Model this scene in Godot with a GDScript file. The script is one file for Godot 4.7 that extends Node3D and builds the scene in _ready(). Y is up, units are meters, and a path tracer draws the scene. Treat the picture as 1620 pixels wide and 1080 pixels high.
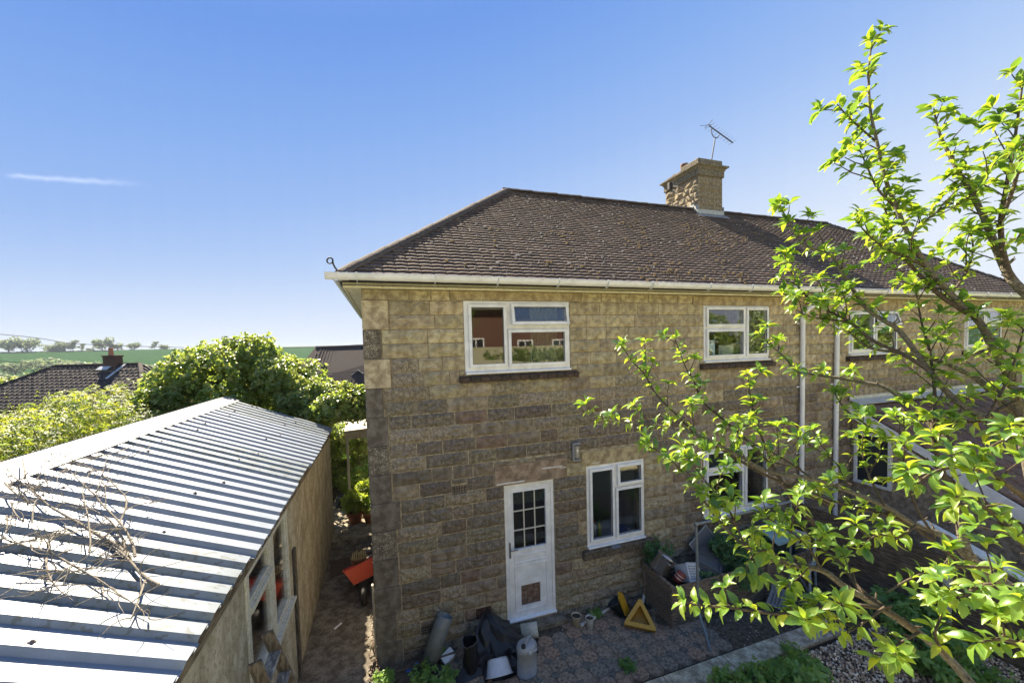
extends Node3D

# ---------------------------------------------------------------- mesh builder
class MB:
	var st := SurfaceTool.new()
	var col := Color.WHITE
	var n := 0
	func _init() -> void:
		st.begin(Mesh.PRIMITIVE_TRIANGLES)
	func smooth(on: bool) -> MB:
		st.set_smooth_group(0 if on else -1)
		return self
	func v(p: Vector3) -> void:
		st.set_color(col)
		st.add_vertex(p)
	func tri(a: Vector3, b: Vector3, c: Vector3) -> void:   # counter-clockwise seen from outside
		v(a); v(c); v(b)
		n += 1
	func quad(a: Vector3, b: Vector3, c: Vector3, d: Vector3) -> void:
		tri(a, b, c); tri(a, c, d)
	func box(c: Vector3, s: Vector3, bev := 0.0, b := Basis.IDENTITY) -> MB:
		st.set_smooth_group(-1)
		var h := s * 0.5
		var e: float = minf(bev, minf(h.x, minf(h.y, h.z)) * 0.9)
		var ax := [Vector3.RIGHT, Vector3.UP, Vector3.BACK]
		for i in 3:
			var u: Vector3 = ax[(i + 1) % 3]
			var w: Vector3 = ax[(i + 2) % 3]
			for sg in [-1.0, 1.0]:
				var o: Vector3 = ax[i] * sg * h[i]
				var hu: Vector3 = u * (h[(i + 1) % 3] - e)
				var hw: Vector3 = w * (h[(i + 2) % 3] - e)
				var q := [o - hu - hw, o + hu - hw, o + hu + hw, o - hu + hw]
				if sg < 0: q.reverse()
				quad(c + b * q[0], c + b * q[1], c + b * q[2], c + b * q[3])
		if e > 0.0:
			for i in 3:                                  # edge chamfers along axis i
				var a: Vector3 = ax[i] * (h[i] - e)
				var j := (i + 1) % 3
				var k := (i + 2) % 3
				for sj in [-1.0, 1.0]:
					for sk in [-1.0, 1.0]:
						var p1: Vector3 = ax[j] * sj * h[j] + ax[k] * sk * (h[k] - e)
						var p2: Vector3 = ax[j] * sj * (h[j] - e) + ax[k] * sk * h[k]
						if sj * sk > 0: quad(c + b * (p1 - a), c + b * (p2 - a), c + b * (p2 + a), c + b * (p1 + a))
						else: quad(c + b * (p2 - a), c + b * (p1 - a), c + b * (p1 + a), c + b * (p2 + a))
			for sx in [-1.0, 1.0]:
				for sy in [-1.0, 1.0]:
					for sz in [-1.0, 1.0]:
						var A := Vector3(sx * h.x, sy * (h.y - e), sz * (h.z - e))
						var B := Vector3(sx * (h.x - e), sy * h.y, sz * (h.z - e))
						var C := Vector3(sx * (h.x - e), sy * (h.y - e), sz * h.z)
						if sx * sy * sz > 0: tri(c + b * A, c + b * B, c + b * C)
						else: tri(c + b * A, c + b * C, c + b * B)
		return self
	func bar(a: Vector3, c: Vector3, w: float, d: float, bev := 0.0, up := Vector3.UP) -> MB:   # box beam from a to c
		var y := (c - a).normalized()
		var x := up.cross(y)
		if x.length() < 0.01: x = Vector3.RIGHT.cross(y)
		x = x.normalized()
		return box((a + c) * 0.5, Vector3(w, (c - a).length(), d), bev, Basis(x, y, x.cross(y)))
	func tube(pts: PackedVector3Array, r0: float, r1: float, sides := 6, cap := true) -> MB:
		st.set_smooth_group(0)
		var m := pts.size()
		if m < 2: return self
		var t := (pts[1] - pts[0]).normalized()
		var x := t.cross(Vector3.UP)
		if x.length() < 0.05: x = t.cross(Vector3.RIGHT)
		x = x.normalized()
		var rings := []
		for i in m:
			var tt := t
			if i > 0 and i < m - 1: tt = ((pts[i + 1] - pts[i]).normalized() + (pts[i] - pts[i - 1]).normalized()).normalized()
			elif i == m - 1: tt = (pts[i] - pts[i - 1]).normalized()
			x = (x - tt * x.dot(tt)).normalized()
			var y := tt.cross(x)
			var r := lerpf(r0, r1, float(i) / (m - 1))
			var ring := PackedVector3Array()
			for k in sides:
				var a := TAU * k / sides
				ring.append(pts[i] + (x * cos(a) + y * sin(a)) * r)
			rings.append(ring)
		for i in m - 1:
			for k in sides:
				var l := (k + 1) % sides
				quad(rings[i][k], rings[i][l], rings[i + 1][l], rings[i + 1][k])
		if cap:
			st.set_smooth_group(-1)
			for k in range(1, sides - 1):
				tri(rings[0][0], rings[0][k + 1], rings[0][k])
				tri(rings[m - 1][0], rings[m - 1][k], rings[m - 1][k + 1])
		return self
	func lathe(prof: PackedVector2Array, seg := 20, xf := Transform3D.IDENTITY, sx := 1.0, sz := 1.0, sm := true) -> MB:   # profile (radius, height), outside on the right going up
		st.set_smooth_group(0 if sm else -1)
		for i in prof.size() - 1:
			for k in seg:
				var a := TAU * k / seg
				var b := TAU * (k + 1) / seg
				var A := xf * Vector3(prof[i].x * cos(a) * sx, prof[i].y, prof[i].x * sin(a) * sz)
				var B := xf * Vector3(prof[i].x * cos(b) * sx, prof[i].y, prof[i].x * sin(b) * sz)
				var C := xf * Vector3(prof[i + 1].x * cos(b) * sx, prof[i + 1].y, prof[i + 1].x * sin(b) * sz)
				var D := xf * Vector3(prof[i + 1].x * cos(a) * sx, prof[i + 1].y, prof[i + 1].x * sin(a) * sz)
				if prof[i].x > 0.0001: tri(A, C, B)
				if prof[i + 1].x > 0.0001: tri(A, D, C)
		return self
	func prism(poly: PackedVector2Array, depth: float, xf: Transform3D) -> MB:   # polygon in the x-y plane, pushed out to z = depth
		st.set_smooth_group(-1)
		if Geometry2D.is_polygon_clockwise(poly):
			poly = poly.duplicate(); poly.reverse()
		var ix := Geometry2D.triangulate_polygon(poly)
		for i in range(0, ix.size(), 3):
			var A := poly[ix[i]]; var B := poly[ix[i + 1]]; var C := poly[ix[i + 2]]
			if (B - A).cross(C - A) < 0:
				var T := B; B = C; C = T
			tri(xf * Vector3(A.x, A.y, depth), xf * Vector3(B.x, B.y, depth), xf * Vector3(C.x, C.y, depth))
			tri(xf * Vector3(A.x, A.y, 0), xf * Vector3(C.x, C.y, 0), xf * Vector3(B.x, B.y, 0))
		for i in poly.size():
			var A := poly[i]; var B := poly[(i + 1) % poly.size()]
			quad(xf * Vector3(A.x, A.y, 0), xf * Vector3(B.x, B.y, 0), xf * Vector3(B.x, B.y, depth), xf * Vector3(A.x, A.y, depth))
		return self
	func sweep(prof: PackedVector2Array, a: Vector3, c: Vector3, up := Vector3.UP, sm := false) -> MB:   # open strip profile (side, up) from a to c
		st.set_smooth_group(0 if sm else -1)
		var t := (c - a).normalized()
		var s := t.cross(up).normalized()
		var u := s.cross(t)
		for i in prof.size() - 1:
			var P := s * prof[i].x + u * prof[i].y
			var Q := s * prof[i + 1].x + u * prof[i + 1].y
			quad(a + P, c + P, c + Q, a + Q)
		return self
	func mesh() -> ArrayMesh:
		st.generate_normals()
		return st.commit()

# ---------------------------------------------------------------- naming
var taken := {}
func numbered(parent: Node, called: String) -> String:
	var key := str(parent.get_instance_id()) + called
	var k: int = taken.get(key, 0)
	taken[key] = k + 1
	return called if k == 0 else "%s_%03d" % [called, k]

func thing(called: String, label: String, category: String, at := Vector3.ZERO, group := "") -> Node3D:
	var o := Node3D.new()
	o.name = numbered(self, called)
	add_child(o, true)
	o.position = at
	tag(o, label, category, group)
	return o

func tag(o: Node, label: String, category: String, group := "") -> void:
	o.set_meta("label", label)
	o.set_meta("category", category)
	if group: o.set_meta("group", group)

func put(called: String, me: Mesh, m: Material, parent: Node = self, xf := Transform3D.IDENTITY) -> MeshInstance3D:
	var o := MeshInstance3D.new()
	o.name = numbered(parent, called)
	o.mesh = me
	o.material_override = m
	o.transform = xf
	parent.add_child(o, true)
	return o

func part(called: String, b: MB, m: Material, parent: Node = self) -> MeshInstance3D:
	return put(called, b.mesh(), m, parent)

func struct(called: String, b: MB, m: Material) -> MeshInstance3D:
	var o := part(called, b, m)
	o.set_meta("kind", "structure")
	return o

func many(called: String, me: Mesh, m: Material, xfs: Array, parent: Node = self, cols := PackedColorArray()) -> MultiMeshInstance3D:
	var mm := MultiMesh.new()
	mm.transform_format = MultiMesh.TRANSFORM_3D
	mm.use_colors = cols.size() > 0
	mm.mesh = me
	mm.instance_count = xfs.size()
	for i in xfs.size():
		mm.set_instance_transform(i, xfs[i])
		if cols.size() > 0: mm.set_instance_color(i, cols[i])
	var o := MultiMeshInstance3D.new()
	o.name = numbered(parent, called)
	o.multimesh = mm
	o.material_override = m
	o.set_meta("kind", "stuff")
	parent.add_child(o, true)
	return o

func copy_thing(o: Node3D, label: String, at: Vector3, turn := 0.0, scale := Vector3.ONE) -> Node3D:
	var base := String(o.name).trim_suffix("_001")
	var c: Node3D = o.duplicate()
	c.name = numbered(self, base)
	add_child(c, true)
	c.position = at
	c.rotation.y = turn
	c.scale = scale
	c.set_meta("label", label)
	return c

# ---------------------------------------------------------------- materials
func noise(freq: float, type := FastNoiseLite.TYPE_SIMPLEX_SMOOTH, oct := 4, sd := 1) -> FastNoiseLite:
	var f := FastNoiseLite.new()
	f.noise_type = type
	f.frequency = freq
	f.fractal_octaves = oct
	f.seed = sd
	return f

func ramp(stops: Array) -> Gradient:
	var g := Gradient.new()
	var o := PackedFloat32Array()
	var c := PackedColorArray()
	for s in stops:
		o.append(s[0])
		c.append(s[1] if s[1] is Color else Color(s[1], s[1], s[1]))
	g.offsets = o
	g.colors = c
	return g

func ntex(f: FastNoiseLite, stops: Array, size := 512) -> NoiseTexture2D:
	var t := NoiseTexture2D.new()
	t.width = size
	t.height = size
	t.seamless = true
	t.noise = f
	t.color_ramp = ramp(stops)
	return t

var TX := {}
# a tiling texture cooked from noise layers: broad patches, fine grain, a second stain colour and specks
func cook(sd: int, base: Color, low: Color, broad_f: float, broad_k: float, fine_k: float, speck := Color.WHITE, speck_k := 0.0, speck_f := 0.11, speck_cut := 0.62) -> ImageTexture:
	var n := 512
	var A := noise(broad_f, FastNoiseLite.TYPE_SIMPLEX_SMOOTH, 5, sd).get_seamless_image(n, n).get_data()
	var B := noise(0.16, FastNoiseLite.TYPE_SIMPLEX, 4, sd + 1).get_seamless_image(n, n).get_data()
	var C := noise(speck_f, FastNoiseLite.TYPE_SIMPLEX, 3, sd + 2).get_seamless_image(n, n).get_data()
	var D := noise(0.018, FastNoiseLite.TYPE_SIMPLEX_SMOOTH, 3, sd + 3).get_seamless_image(n, n).get_data()
	var out := PackedByteArray()
	out.resize(n * n * 3)
	for i in n * n:
		var t := clampf((A[i] / 255.0 - 0.5) * 1.5 * broad_k + 0.5 + (D[i] / 255.0 - 0.5) * broad_k, 0.0, 1.0)
		var g := 1.0 + (B[i] / 255.0 - 0.5) * fine_k
		var r := lerpf(low.r, base.r, t) * g
		var gg := lerpf(low.g, base.g, t) * g
		var b := lerpf(low.b, base.b, t) * g
		if speck_k > 0.0:
			var s := clampf((C[i] / 255.0 + (D[i] / 255.0 - 0.5) * 0.45 - speck_cut) * 9.0, 0.0, 1.0) * speck_k
			r = lerpf(r, speck.r * g, s)
			gg = lerpf(gg, speck.g * g, s)
			b = lerpf(b, speck.b * g, s)
		out[i * 3] = int(clampf(r, 0.0, 1.0) * 255.0)
		out[i * 3 + 1] = int(clampf(gg, 0.0, 1.0) * 255.0)
		out[i * 3 + 2] = int(clampf(b, 0.0, 1.0) * 255.0)
	return ImageTexture.create_from_image(Image.create_from_data(n, n, false, Image.FORMAT_RGB8, out))

func textures() -> void:
	TX.soft = cook(8, Color(1, 1, 1), Color(0.9, 0.9, 0.89), 0.008, 0.7, 0.08)
	TX.lichen = cook(11, Color(0.74, 0.72, 0.69), Color(0.55, 0.53, 0.5), 0.012, 1.0, 0.3, Color(1, 1, 0.95), 0.95, 0.06, 0.64)
	TX.stone = cook(12, Color(1, 0.99, 0.97), Color(0.72, 0.69, 0.66), 0.012, 1.0, 0.34, Color(0.6, 0.58, 0.55), 0.5, 0.08, 0.66)
	TX.tile = cook(21, Color(0.72, 0.7, 0.68), Color(0.5, 0.48, 0.46), 0.03, 1.0, 0.4, Color(1, 0.96, 0.9), 0.5, 0.09, 0.68)
	TX.soil = cook(31, Color(0.88, 0.87, 0.85), Color(0.62, 0.6, 0.57), 0.012, 1.0, 0.5, Color(1, 0.95, 0.85), 0.8, 0.14, 0.7)
	TX.conc = cook(41, Color(0.97, 0.96, 0.93), Color(0.66, 0.64, 0.6), 0.008, 1.0, 0.24, Color(0.45, 0.43, 0.38), 0.6, 0.05, 0.68)
	TX.render = cook(43, Color(0.98, 0.97, 0.94), Color(0.76, 0.74, 0.68), 0.006, 1.0, 0.22, Color(0.6, 0.6, 0.5), 0.5, 0.03, 0.68)
	TX.wood = cook(51, Color(1, 0.99, 0.97), Color(0.6, 0.58, 0.56), 0.03, 1.1, 0.35)
	TX.grass = cook(61, Color(1, 1, 1), Color(0.78, 0.8, 0.7), 0.02, 1.0, 0.3)
	TX.bark = cook(81, Color(0.92, 0.9, 0.86), Color(0.6, 0.56, 0.52), 0.03, 1.1, 0.45, Color(0.98, 1.0, 0.92), 0.6, 0.07, 0.66)
	TX.dirt = cook(91, Color(1, 1, 1), Color(0.88, 0.87, 0.8), 0.01, 0.8, 0.07, Color(0.6, 0.56, 0.42), 0.55, 0.03, 0.68)
	TX.bump = ntex(noise(0.045, FastNoiseLite.TYPE_SIMPLEX_SMOOTH, 6, 71), [[0.0, 0.0], [1.0, 1.0]])

func mat(c: Color, rough := 0.8, tex := "", scale := Vector3.ONE, bump := 0.0, metal := 0.0) -> StandardMaterial3D:
	var m := StandardMaterial3D.new()               # c is a linear, real-world base colour
	m.albedo_color = c.linear_to_srgb()
	m.roughness = rough
	m.metallic = metal
	if tex != "":
		m.albedo_texture = TX[tex]
	if tex != "" or bump > 0.0:
		m.uv1_triplanar = true
		m.uv1_world_triplanar = true
		m.uv1_scale = scale
	if bump > 0.0:
		m.heightmap_enabled = true
		m.heightmap_texture = TX.bump
		m.heightmap_scale = bump
	return m

func leaf_mat(c: Color, back: Color, rough := 0.45) -> StandardMaterial3D:
	var m := StandardMaterial3D.new()
	m.albedo_color = c.linear_to_srgb()
	m.roughness = rough
	m.backlight_enabled = true
	m.backlight = back.linear_to_srgb()
	m.cull_mode = BaseMaterial3D.CULL_DISABLED
	return m

func glass() -> StandardMaterial3D:
	var m := StandardMaterial3D.new()
	m.transparency = BaseMaterial3D.TRANSPARENCY_ALPHA
	m.albedo_color = Color(0.05, 0.06, 0.06, 0.04)
	m.roughness = 0.02
	return m

func vary(r: RandomNumberGenerator, c: Color, a := 0.12) -> Color:
	var k := 1.0 + r.randf_range(-a, a)
	return Color(c.r * k, c.g * k * (1.0 + r.randf_range(-0.03, 0.03)), c.b * k)

func rng(s: int) -> RandomNumberGenerator:
	var r := RandomNumberGenerator.new()
	r.seed = s
	return r

func curve(p: PackedVector3Array, steps := 4) -> PackedVector3Array:   # Catmull-Rom through the points
	var out := PackedVector3Array()
	for i in p.size() - 1:
		var a := p[maxi(i - 1, 0)]
		var d := p[mini(i + 2, p.size() - 1)]
		for k in steps:
			out.append(p[i].cubic_interpolate(p[i + 1], a, d, float(k) / steps))
	out.append(p[p.size() - 1])
	return out

func ring(r: float, n: int, c := Vector2.ZERO, sx := 1.0, sy := 1.0) -> PackedVector2Array:
	var o := PackedVector2Array()
	for k in n: o.append(c + Vector2(cos(TAU * k / n) * r * sx, sin(TAU * k / n) * r * sy))
	return o

var white: StandardMaterial3D
var pane: StandardMaterial3D
var dark: StandardMaterial3D

func _ready() -> void:
	var cam := Camera3D.new()
	cam.name = "camera"
	cam.position = Vector3(0.245, 4.441, 5.628)
	cam.rotation_degrees = Vector3(-2.6633, -18.289, -1.5426)
	cam.projection = Camera3D.PROJECTION_FRUSTUM
	cam.keep_aspect = Camera3D.KEEP_HEIGHT
	cam.near = 0.1
	cam.far = 4000.0
	cam.size = 0.17528
	cam.frustum_offset = Vector2(0.0, 0.005815)
	add_child(cam)
	cam.current = true
	var env := Environment.new()
	env.background_mode = Environment.BG_SKY
	env.tonemap_mode = Environment.TONE_MAPPER_LINEAR
	env.tonemap_exposure = 3.6
	env.sky = Sky.new()
	env.sky.sky_material = sky()
	env.fog_enabled = true
	env.fog_density = 0.00028
	env.fog_light_color = Color(0.86, 0.91, 0.97)
	env.ambient_light_source = Environment.AMBIENT_SOURCE_SKY
	env.sdfgi_enabled = true
	env.ssao_enabled = true
	env.ssil_enabled = true
	var we := WorldEnvironment.new()
	we.name = "sky"
	we.environment = env
	add_child(we)
	var sun := DirectionalLight3D.new()
	sun.name = "sun"
	sun.light_energy = 1.6
	sun.light_color = Color(1.0, 0.94, 0.84)
	sun.light_angular_distance = 0.5
	sun.shadow_enabled = true
	add_child(sun)
	sun.look_at_from_position(Vector3(-0.3, 1.02, -1.0) * 50.0, Vector3.ZERO)

	textures()
	white = mat(Color(0.88, 0.88, 0.87), 0.35, "soft", Vector3.ONE * 0.7)
	pane = glass()
	dark = mat(Color(0.02, 0.02, 0.022), 0.6)
	ground()
	house()
	lean_to()
	shed()
	bungalow()
	dark_roof_house()
	brick_house()
	fields()
	patio_things()
	lane_things()
	planter_things()
	garden_right()
	bushes()
	plum_tree()
	wires()

const SKY_K := 0.63
func sky() -> PanoramaSkyMaterial:
	var w := 2048
	var h := 1024
	var img := Image.create(w, h, false, Image.FORMAT_RGBAF)
	var stops := [[-90.0, Color(0.0520, 0.0555, 0.0413)], [-12.0, Color(0.1386, 0.1554, 0.1287)], [-1.0, Color(0.3089, 0.3388, 0.3668)], [0.0, Color(0.3526, 0.3813, 0.4306)], [4.0, Color(0.3253, 0.3632, 0.4306)], [9.0, Color(0.2655, 0.3220, 0.4228)], [15.0, Color(0.2024, 0.2745, 0.4112)], [22.0, Color(0.1469, 0.2259, 0.3961)], [30.0, Color(0.1066, 0.1899, 0.3813)], [39.0, Color(0.0736, 0.1511, 0.3632)], [50.0, Color(0.1015, 0.1803, 0.3704)], [70.0, Color(0.0981, 0.1756, 0.3632)], [90.0, Color(0.0885, 0.1642, 0.3526)]]
	var g := Gradient.new()
	var o := PackedFloat32Array()
	var c := PackedColorArray()
	for s in stops:
		o.append((s[0] + 90.0) / 180.0)
		c.append(Color(s[1].r * SKY_K, s[1].g * SKY_K, s[1].b * SKY_K))
	g.offsets = o
	g.colors = c
	for y in h:                                           # deeper blue towards the west, paler to the east
		var el := 90.0 - 180.0 * (y + 0.5) / h
		for k in 128:
			var az := TAU * (k + 0.5) / 128.0
			var e: float = el - 12.0 * sin(az - 0.17) * cos(deg_to_rad(el)) * smoothstep(-2.0, 14.0, el)
			img.fill_rect(Rect2i(k * w / 128, y, w / 128, 1), g.sample(clampf((e + 90.0) / 180.0, 0.0, 1.0)))
	# one thin, torn vapour trail low in the north-west
	var f := noise(0.05, FastNoiseLite.TYPE_SIMPLEX_SMOOTH, 4, 7)
	for i in 900:
		var t := i / 899.0
		var d: Vector3 = Vector3(-0.5301, 0.2752, -0.802).lerp(Vector3(-0.3757, 0.3048, -0.8752), t).normalized()
		var u := fposmod(atan2(d.x, -d.z) / TAU, 1.0) * w
		var vv := (0.5 - asin(d.y) / PI) * h
		var fade := smoothstep(0.0, 0.08, t) * (1.0 - smoothstep(0.3, 1.0, t)) * (0.75 + 0.5 * f.get_noise_1d(i * 0.6))
		for dy in range(-4, 5):
			var yy := int(vv) + dy
			var dist: float = absf(yy + 0.5 - vv - f.get_noise_1d(i * 0.25) * 1.2)
			var k: float = clampf(1.0 - dist / (0.9 + 1.2 * t), 0.0, 1.0) * fade * 0.032
			var was := img.get_pixel(int(u) % w, yy)
			img.set_pixel(int(u) % w, yy, was.lerp(Color(0.41, 0.42, 0.44), k))
	var m := PanoramaSkyMaterial.new()
	m.panorama = ImageTexture.create_from_image(img)
	return m

# ---------------------------------------------------------------- ground
func height_at(x: float, z: float) -> float:
	var d := Vector2(x - 2.0, z + 2.0).length()
	var xs := [0.0, 13.0, 30.0, 60.0, 110.0, 180.0, 250.0, 380.0, 500.0, 540.0, 700.0, 1500.0, 3000.0]
	var ys := [-0.06, -0.06, -1.6, -4.6, -9.0, -10.0, -5.0, -0.5, 10.0, 10.6, 9.0, 10.0, 0.0]
	var y: float = ys[ys.size() - 1]
	for i in xs.size() - 1:
		if d < xs[i + 1]:
			var t: float = (d - xs[i]) / (xs[i + 1] - xs[i])
			y = lerpf(ys[i], ys[i + 1], t)
			break
	if z > 6.0:
		y = lerpf(y, 2.2, smoothstep(6.0, 12.0, z) * (1.0 - smoothstep(80.0, 200.0, d)))
	return y

func ground() -> void:
	var b := MB.new()
	b.smooth(true)
	var rs := [0.0, 4.0, 8.0, 11.0, 13.0, 16.0, 20.0, 26.0, 34.0, 45.0, 60.0, 80.0, 110.0, 150.0, 200.0, 240.0, 280.0, 330.0, 390.0, 450.0, 500.0, 525.0, 560.0, 700.0, 1100.0, 1800.0, 3000.0]
	var seg := 128
	var nz := noise(0.01, FastNoiseLite.TYPE_SIMPLEX_SMOOTH, 3, 5)
	for i in rs.size() - 1:
		for k in seg:
			var q := []
			for c in [[i, k], [i + 1, k], [i + 1, k + 1], [i, k + 1]]:
				var a: float = TAU * c[1] / seg
				var x: float = 2.0 + rs[c[0]] * cos(a)
				var z: float = -2.0 + rs[c[0]] * sin(a)
				var y := height_at(x, z)
				if rs[c[0]] > 60.0: y += nz.get_noise_2d(x, z) * 1.2
				q.append(Vector3(x, y, z))
			var r: float = rs[i]
			b.col = Color(0.05, 0.085, 0.025)
			if r >= 240.0 and r < 500.0: b.col = Color(0.036, 0.088, 0.032)
			elif r >= 500.0 and r < 560.0: b.col = Color(0.16, 0.18, 0.11)
			elif r >= 150.0 and r < 240.0: b.col = Color(0.055, 0.095, 0.025)
			b.quad(q[0], q[3], q[2], q[1])
	var gm := mat(Color.WHITE, 0.95, "grass", Vector3.ONE * 0.02)
	gm.vertex_color_use_as_albedo = true
	gm.metallic_specular = 0.0
	struct("rolling_fields_ground", b, gm)

	# garden ground round the house
	b = MB.new()
	b.box(Vector3(3.0, -0.13, -1.4), Vector3(14.0, 0.2, 11.0))
	struct("bare_soil_ground", b, mat(Color(0.2, 0.16, 0.12), 1.0, "soil", Vector3.ONE * 1.6, 1.4))
	# concrete path of the side lane, with its step up
	b = MB.new()
	b.box(Vector3(-0.52, -0.1, 0.2), Vector3(1.12, 0.2, 8.1), 0.006)
	struct("lane_path", b, mat(Color(0.26, 0.235, 0.2), 0.95, "conc", Vector3.ONE * 1.1, 0.7))
	b = MB.new()
	b.box(Vector3(-0.5, -0.01, -5.4), Vector3(1.5, 0.3, 3.1), 0.012)
	struct("upper_path_slab", b, mat(Color(0.42, 0.38, 0.31), 0.95, "conc", Vector3.ONE * 0.9, 0.5))
	b = MB.new()
	b.box(Vector3(-0.5, -0.05, -9.4), Vector3(5.0, 0.3, 4.9))
	struct("front_garden_soil", b, mat(Color(0.2, 0.17, 0.12), 1.0, "soil", Vector3.ONE * 1.2, 1.0))
	# terrace behind the photographer
	b = MB.new()
	b.smooth(true)
	var zs := [3.9, 4.5, 5.1, 6.0, 9.0, 15.0, 23.0]
	var ys := [0.22, 0.8, 1.6, 1.95, 2.4, 3.4, 4.4]
	for i in zs.size() - 1:
		b.quad(Vector3(-22, ys[i], zs[i]), Vector3(30, ys[i], zs[i]), Vector3(30, ys[i + 1], zs[i + 1]), Vector3(-22, ys[i + 1], zs[i + 1]))
	struct("dry_lawn_bank_ground", b, mat(Color(0.47, 0.44, 0.29), 1.0, "grass", Vector3.ONE * 0.8, 0.8))

	# the patio: octagon pavers with small squares between them, in a bed of dirt
	b = MB.new()
	b.box(Vector3(2.75, -0.055, 0.75), Vector3(4.0, 0.1, 1.44))
	var bed := struct("patio_ground", b, mat(Color(0.18, 0.15, 0.115), 1.0, "soil", Vector3.ONE * 2.5, 1.0))
	var r := rng(5)
	var pms := []
	for c in [Color(0.56, 0.4, 0.29), Color(0.46, 0.36, 0.27), Color(0.58, 0.39, 0.28), Color(0.42, 0.36, 0.29), Color(0.52, 0.4, 0.3), Color(0.36, 0.32, 0.27)]:
		pms.append(mat(c, 0.92, "soil", Vector3.ONE * 2.1, 0.8))
	var sms := []
	for c in [Color(0.25, 0.23, 0.2), Color(0.3, 0.27, 0.23), Color(0.36, 0.27, 0.2)]:
		sms.append(mat(c, 0.9, "soil", Vector3.ONE * 2.4, 0.6))
	var octo := paver(8, 0.1185)
	var four := paver(4, 0.068)
	var pitch := 0.24
	for i in range(0, 17):
		for j in range(0, 6):
			var x := 0.83 + i * pitch + 0.12
			var z := 0.15 + j * pitch
			if x < 1.15 and j > 3: continue
			if x < 2.85 and x > 1.85 and j == 0: continue
			if x > 4.25 and j < 3: continue
			var tilt := Basis.from_euler(Vector3(r.randf_range(-0.02, 0.02), r.randf_range(-0.03, 0.03), r.randf_range(-0.02, 0.02)))
			put("paver", octo, pms[r.randi() % pms.size()], bed, Transform3D(tilt, Vector3(x, 0.006 + r.randf_range(-0.006, 0.006), z)))
			if i < 16 and j < 5:
				put("square_sett", four, sms[r.randi() % sms.size()], bed, Transform3D(tilt, Vector3(x + pitch * 0.5, 0.006 + r.randf_range(-0.008, 0.004), z + pitch * 0.5)))

func paver(n: int, rad: float) -> ArrayMesh:
	var b := MB.new()
	b.smooth(false)
	var k := 1.0 / cos(PI / n)
	var top := []; var mid := []; var low := []
	for i in n:
		var a := TAU * (i + 0.5) / n + (PI / 4 if n == 4 else 0.0)
		var d := Vector3(cos(a), 0, -sin(a)) * k
		top.append(d * (rad - 0.009)); mid.append(d * (rad - 0.002) - Vector3(0, 0.006, 0)); low.append(d * rad - Vector3(0, 0.03, 0))
	for i in n:
		var l := (i + 1) % n
		if i > 0 and i < n - 1: b.tri(top[0], top[i], top[i + 1])
		b.quad(mid[i], mid[l], top[l], top[i])
		b.quad(low[i], low[l], mid[l], mid[i])
	return b.mesh()

# ---------------------------------------------------------------- house
const HX := 16.63         # length of the pair of houses
const PITCH := 0.788      # rise of the roof over its run
var openings := []        # x0, x1, y0, y1 in the front wall

func solid_bands(x0: float, x1: float, y0: float, y1: float, holes: Array) -> Array:   # what is left of a rectangle round its holes
	var ys := [y0, y1]
	for h in holes:
		for y in [h[2], h[3]]:
			if y > y0 and y < y1 and not ys.has(y): ys.append(y)
	ys.sort()
	var out := []
	for i in ys.size() - 1:
		var m: float = (ys[i] + ys[i + 1]) * 0.5
		var xs := [[x0, x1]]
		for h in holes:
			if m > h[2] and m < h[3]:
				var nx := []
				for s in xs:
					if h[1] <= s[0] or h[0] >= s[1]: nx.append(s)
					else:
						if h[0] > s[0]: nx.append([s[0], h[0]])
						if h[1] < s[1]: nx.append([h[1], s[1]])
				xs = nx
		for s in xs: out.append([s[0], s[1], ys[i], ys[i + 1]])
	return out

# one rock-faced walling stone, its face bulging out of the joint plane z = 0
func stone(b: MB, x: float, y: float, w: float, h: float, r: RandomNumberGenerator, z := 0.0, flat := false) -> void:
	b.smooth(false)
	var nx := maxi(3, int(w / 0.062))
	var ny := 4
	if flat: nx = 1; ny = 1
	var g := []
	for j in ny + 1:
		var row := []
		for i in nx + 1:
			var near := i == 1 or i == nx - 1
			var edge := i == 0 or j == 0 or i == nx or j == ny
			var zz := 0.004 if edge else r.randf_range(0.014, 0.034 if near else 0.052)
			if flat: zz = 0.011
			var px := w * i / nx + (0.0 if (i == 0 or i == nx) else r.randf_range(-0.013, 0.013))
			var py := h * j / ny + (0.0 if (j == 0 or j == ny) else r.randf_range(-0.012, 0.012))
			if edge and not flat:
				px += r.randf_range(-0.003, 0.003)
				py += r.randf_range(-0.003, 0.003)
			row.append(Vector3(x + px, y + py, z + zz))
		g.append(row)
	for j in ny:
		for i in nx:
			if r.randf() < 0.5: b.quad(g[j][i], g[j][i + 1], g[j + 1][i + 1], g[j + 1][i])
			else:
				b.tri(g[j][i], g[j][i + 1], g[j + 1][i])
				b.tri(g[j][i + 1], g[j + 1][i + 1], g[j + 1][i])
	var bk := Vector3(0, 0, -0.02)
	for i in nx:
		b.quad(g[0][i] + bk, g[0][i + 1] + bk, g[0][i + 1], g[0][i])
		b.quad(g[ny][i], g[ny][i + 1], g[ny][i + 1] + bk, g[ny][i] + bk)
	for j in ny:
		b.quad(g[j][0], g[j + 1][0], g[j + 1][0] + bk, g[j][0] + bk)
		b.quad(g[j][nx] + bk, g[j + 1][nx] + bk, g[j + 1][nx], g[j][nx])

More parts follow.
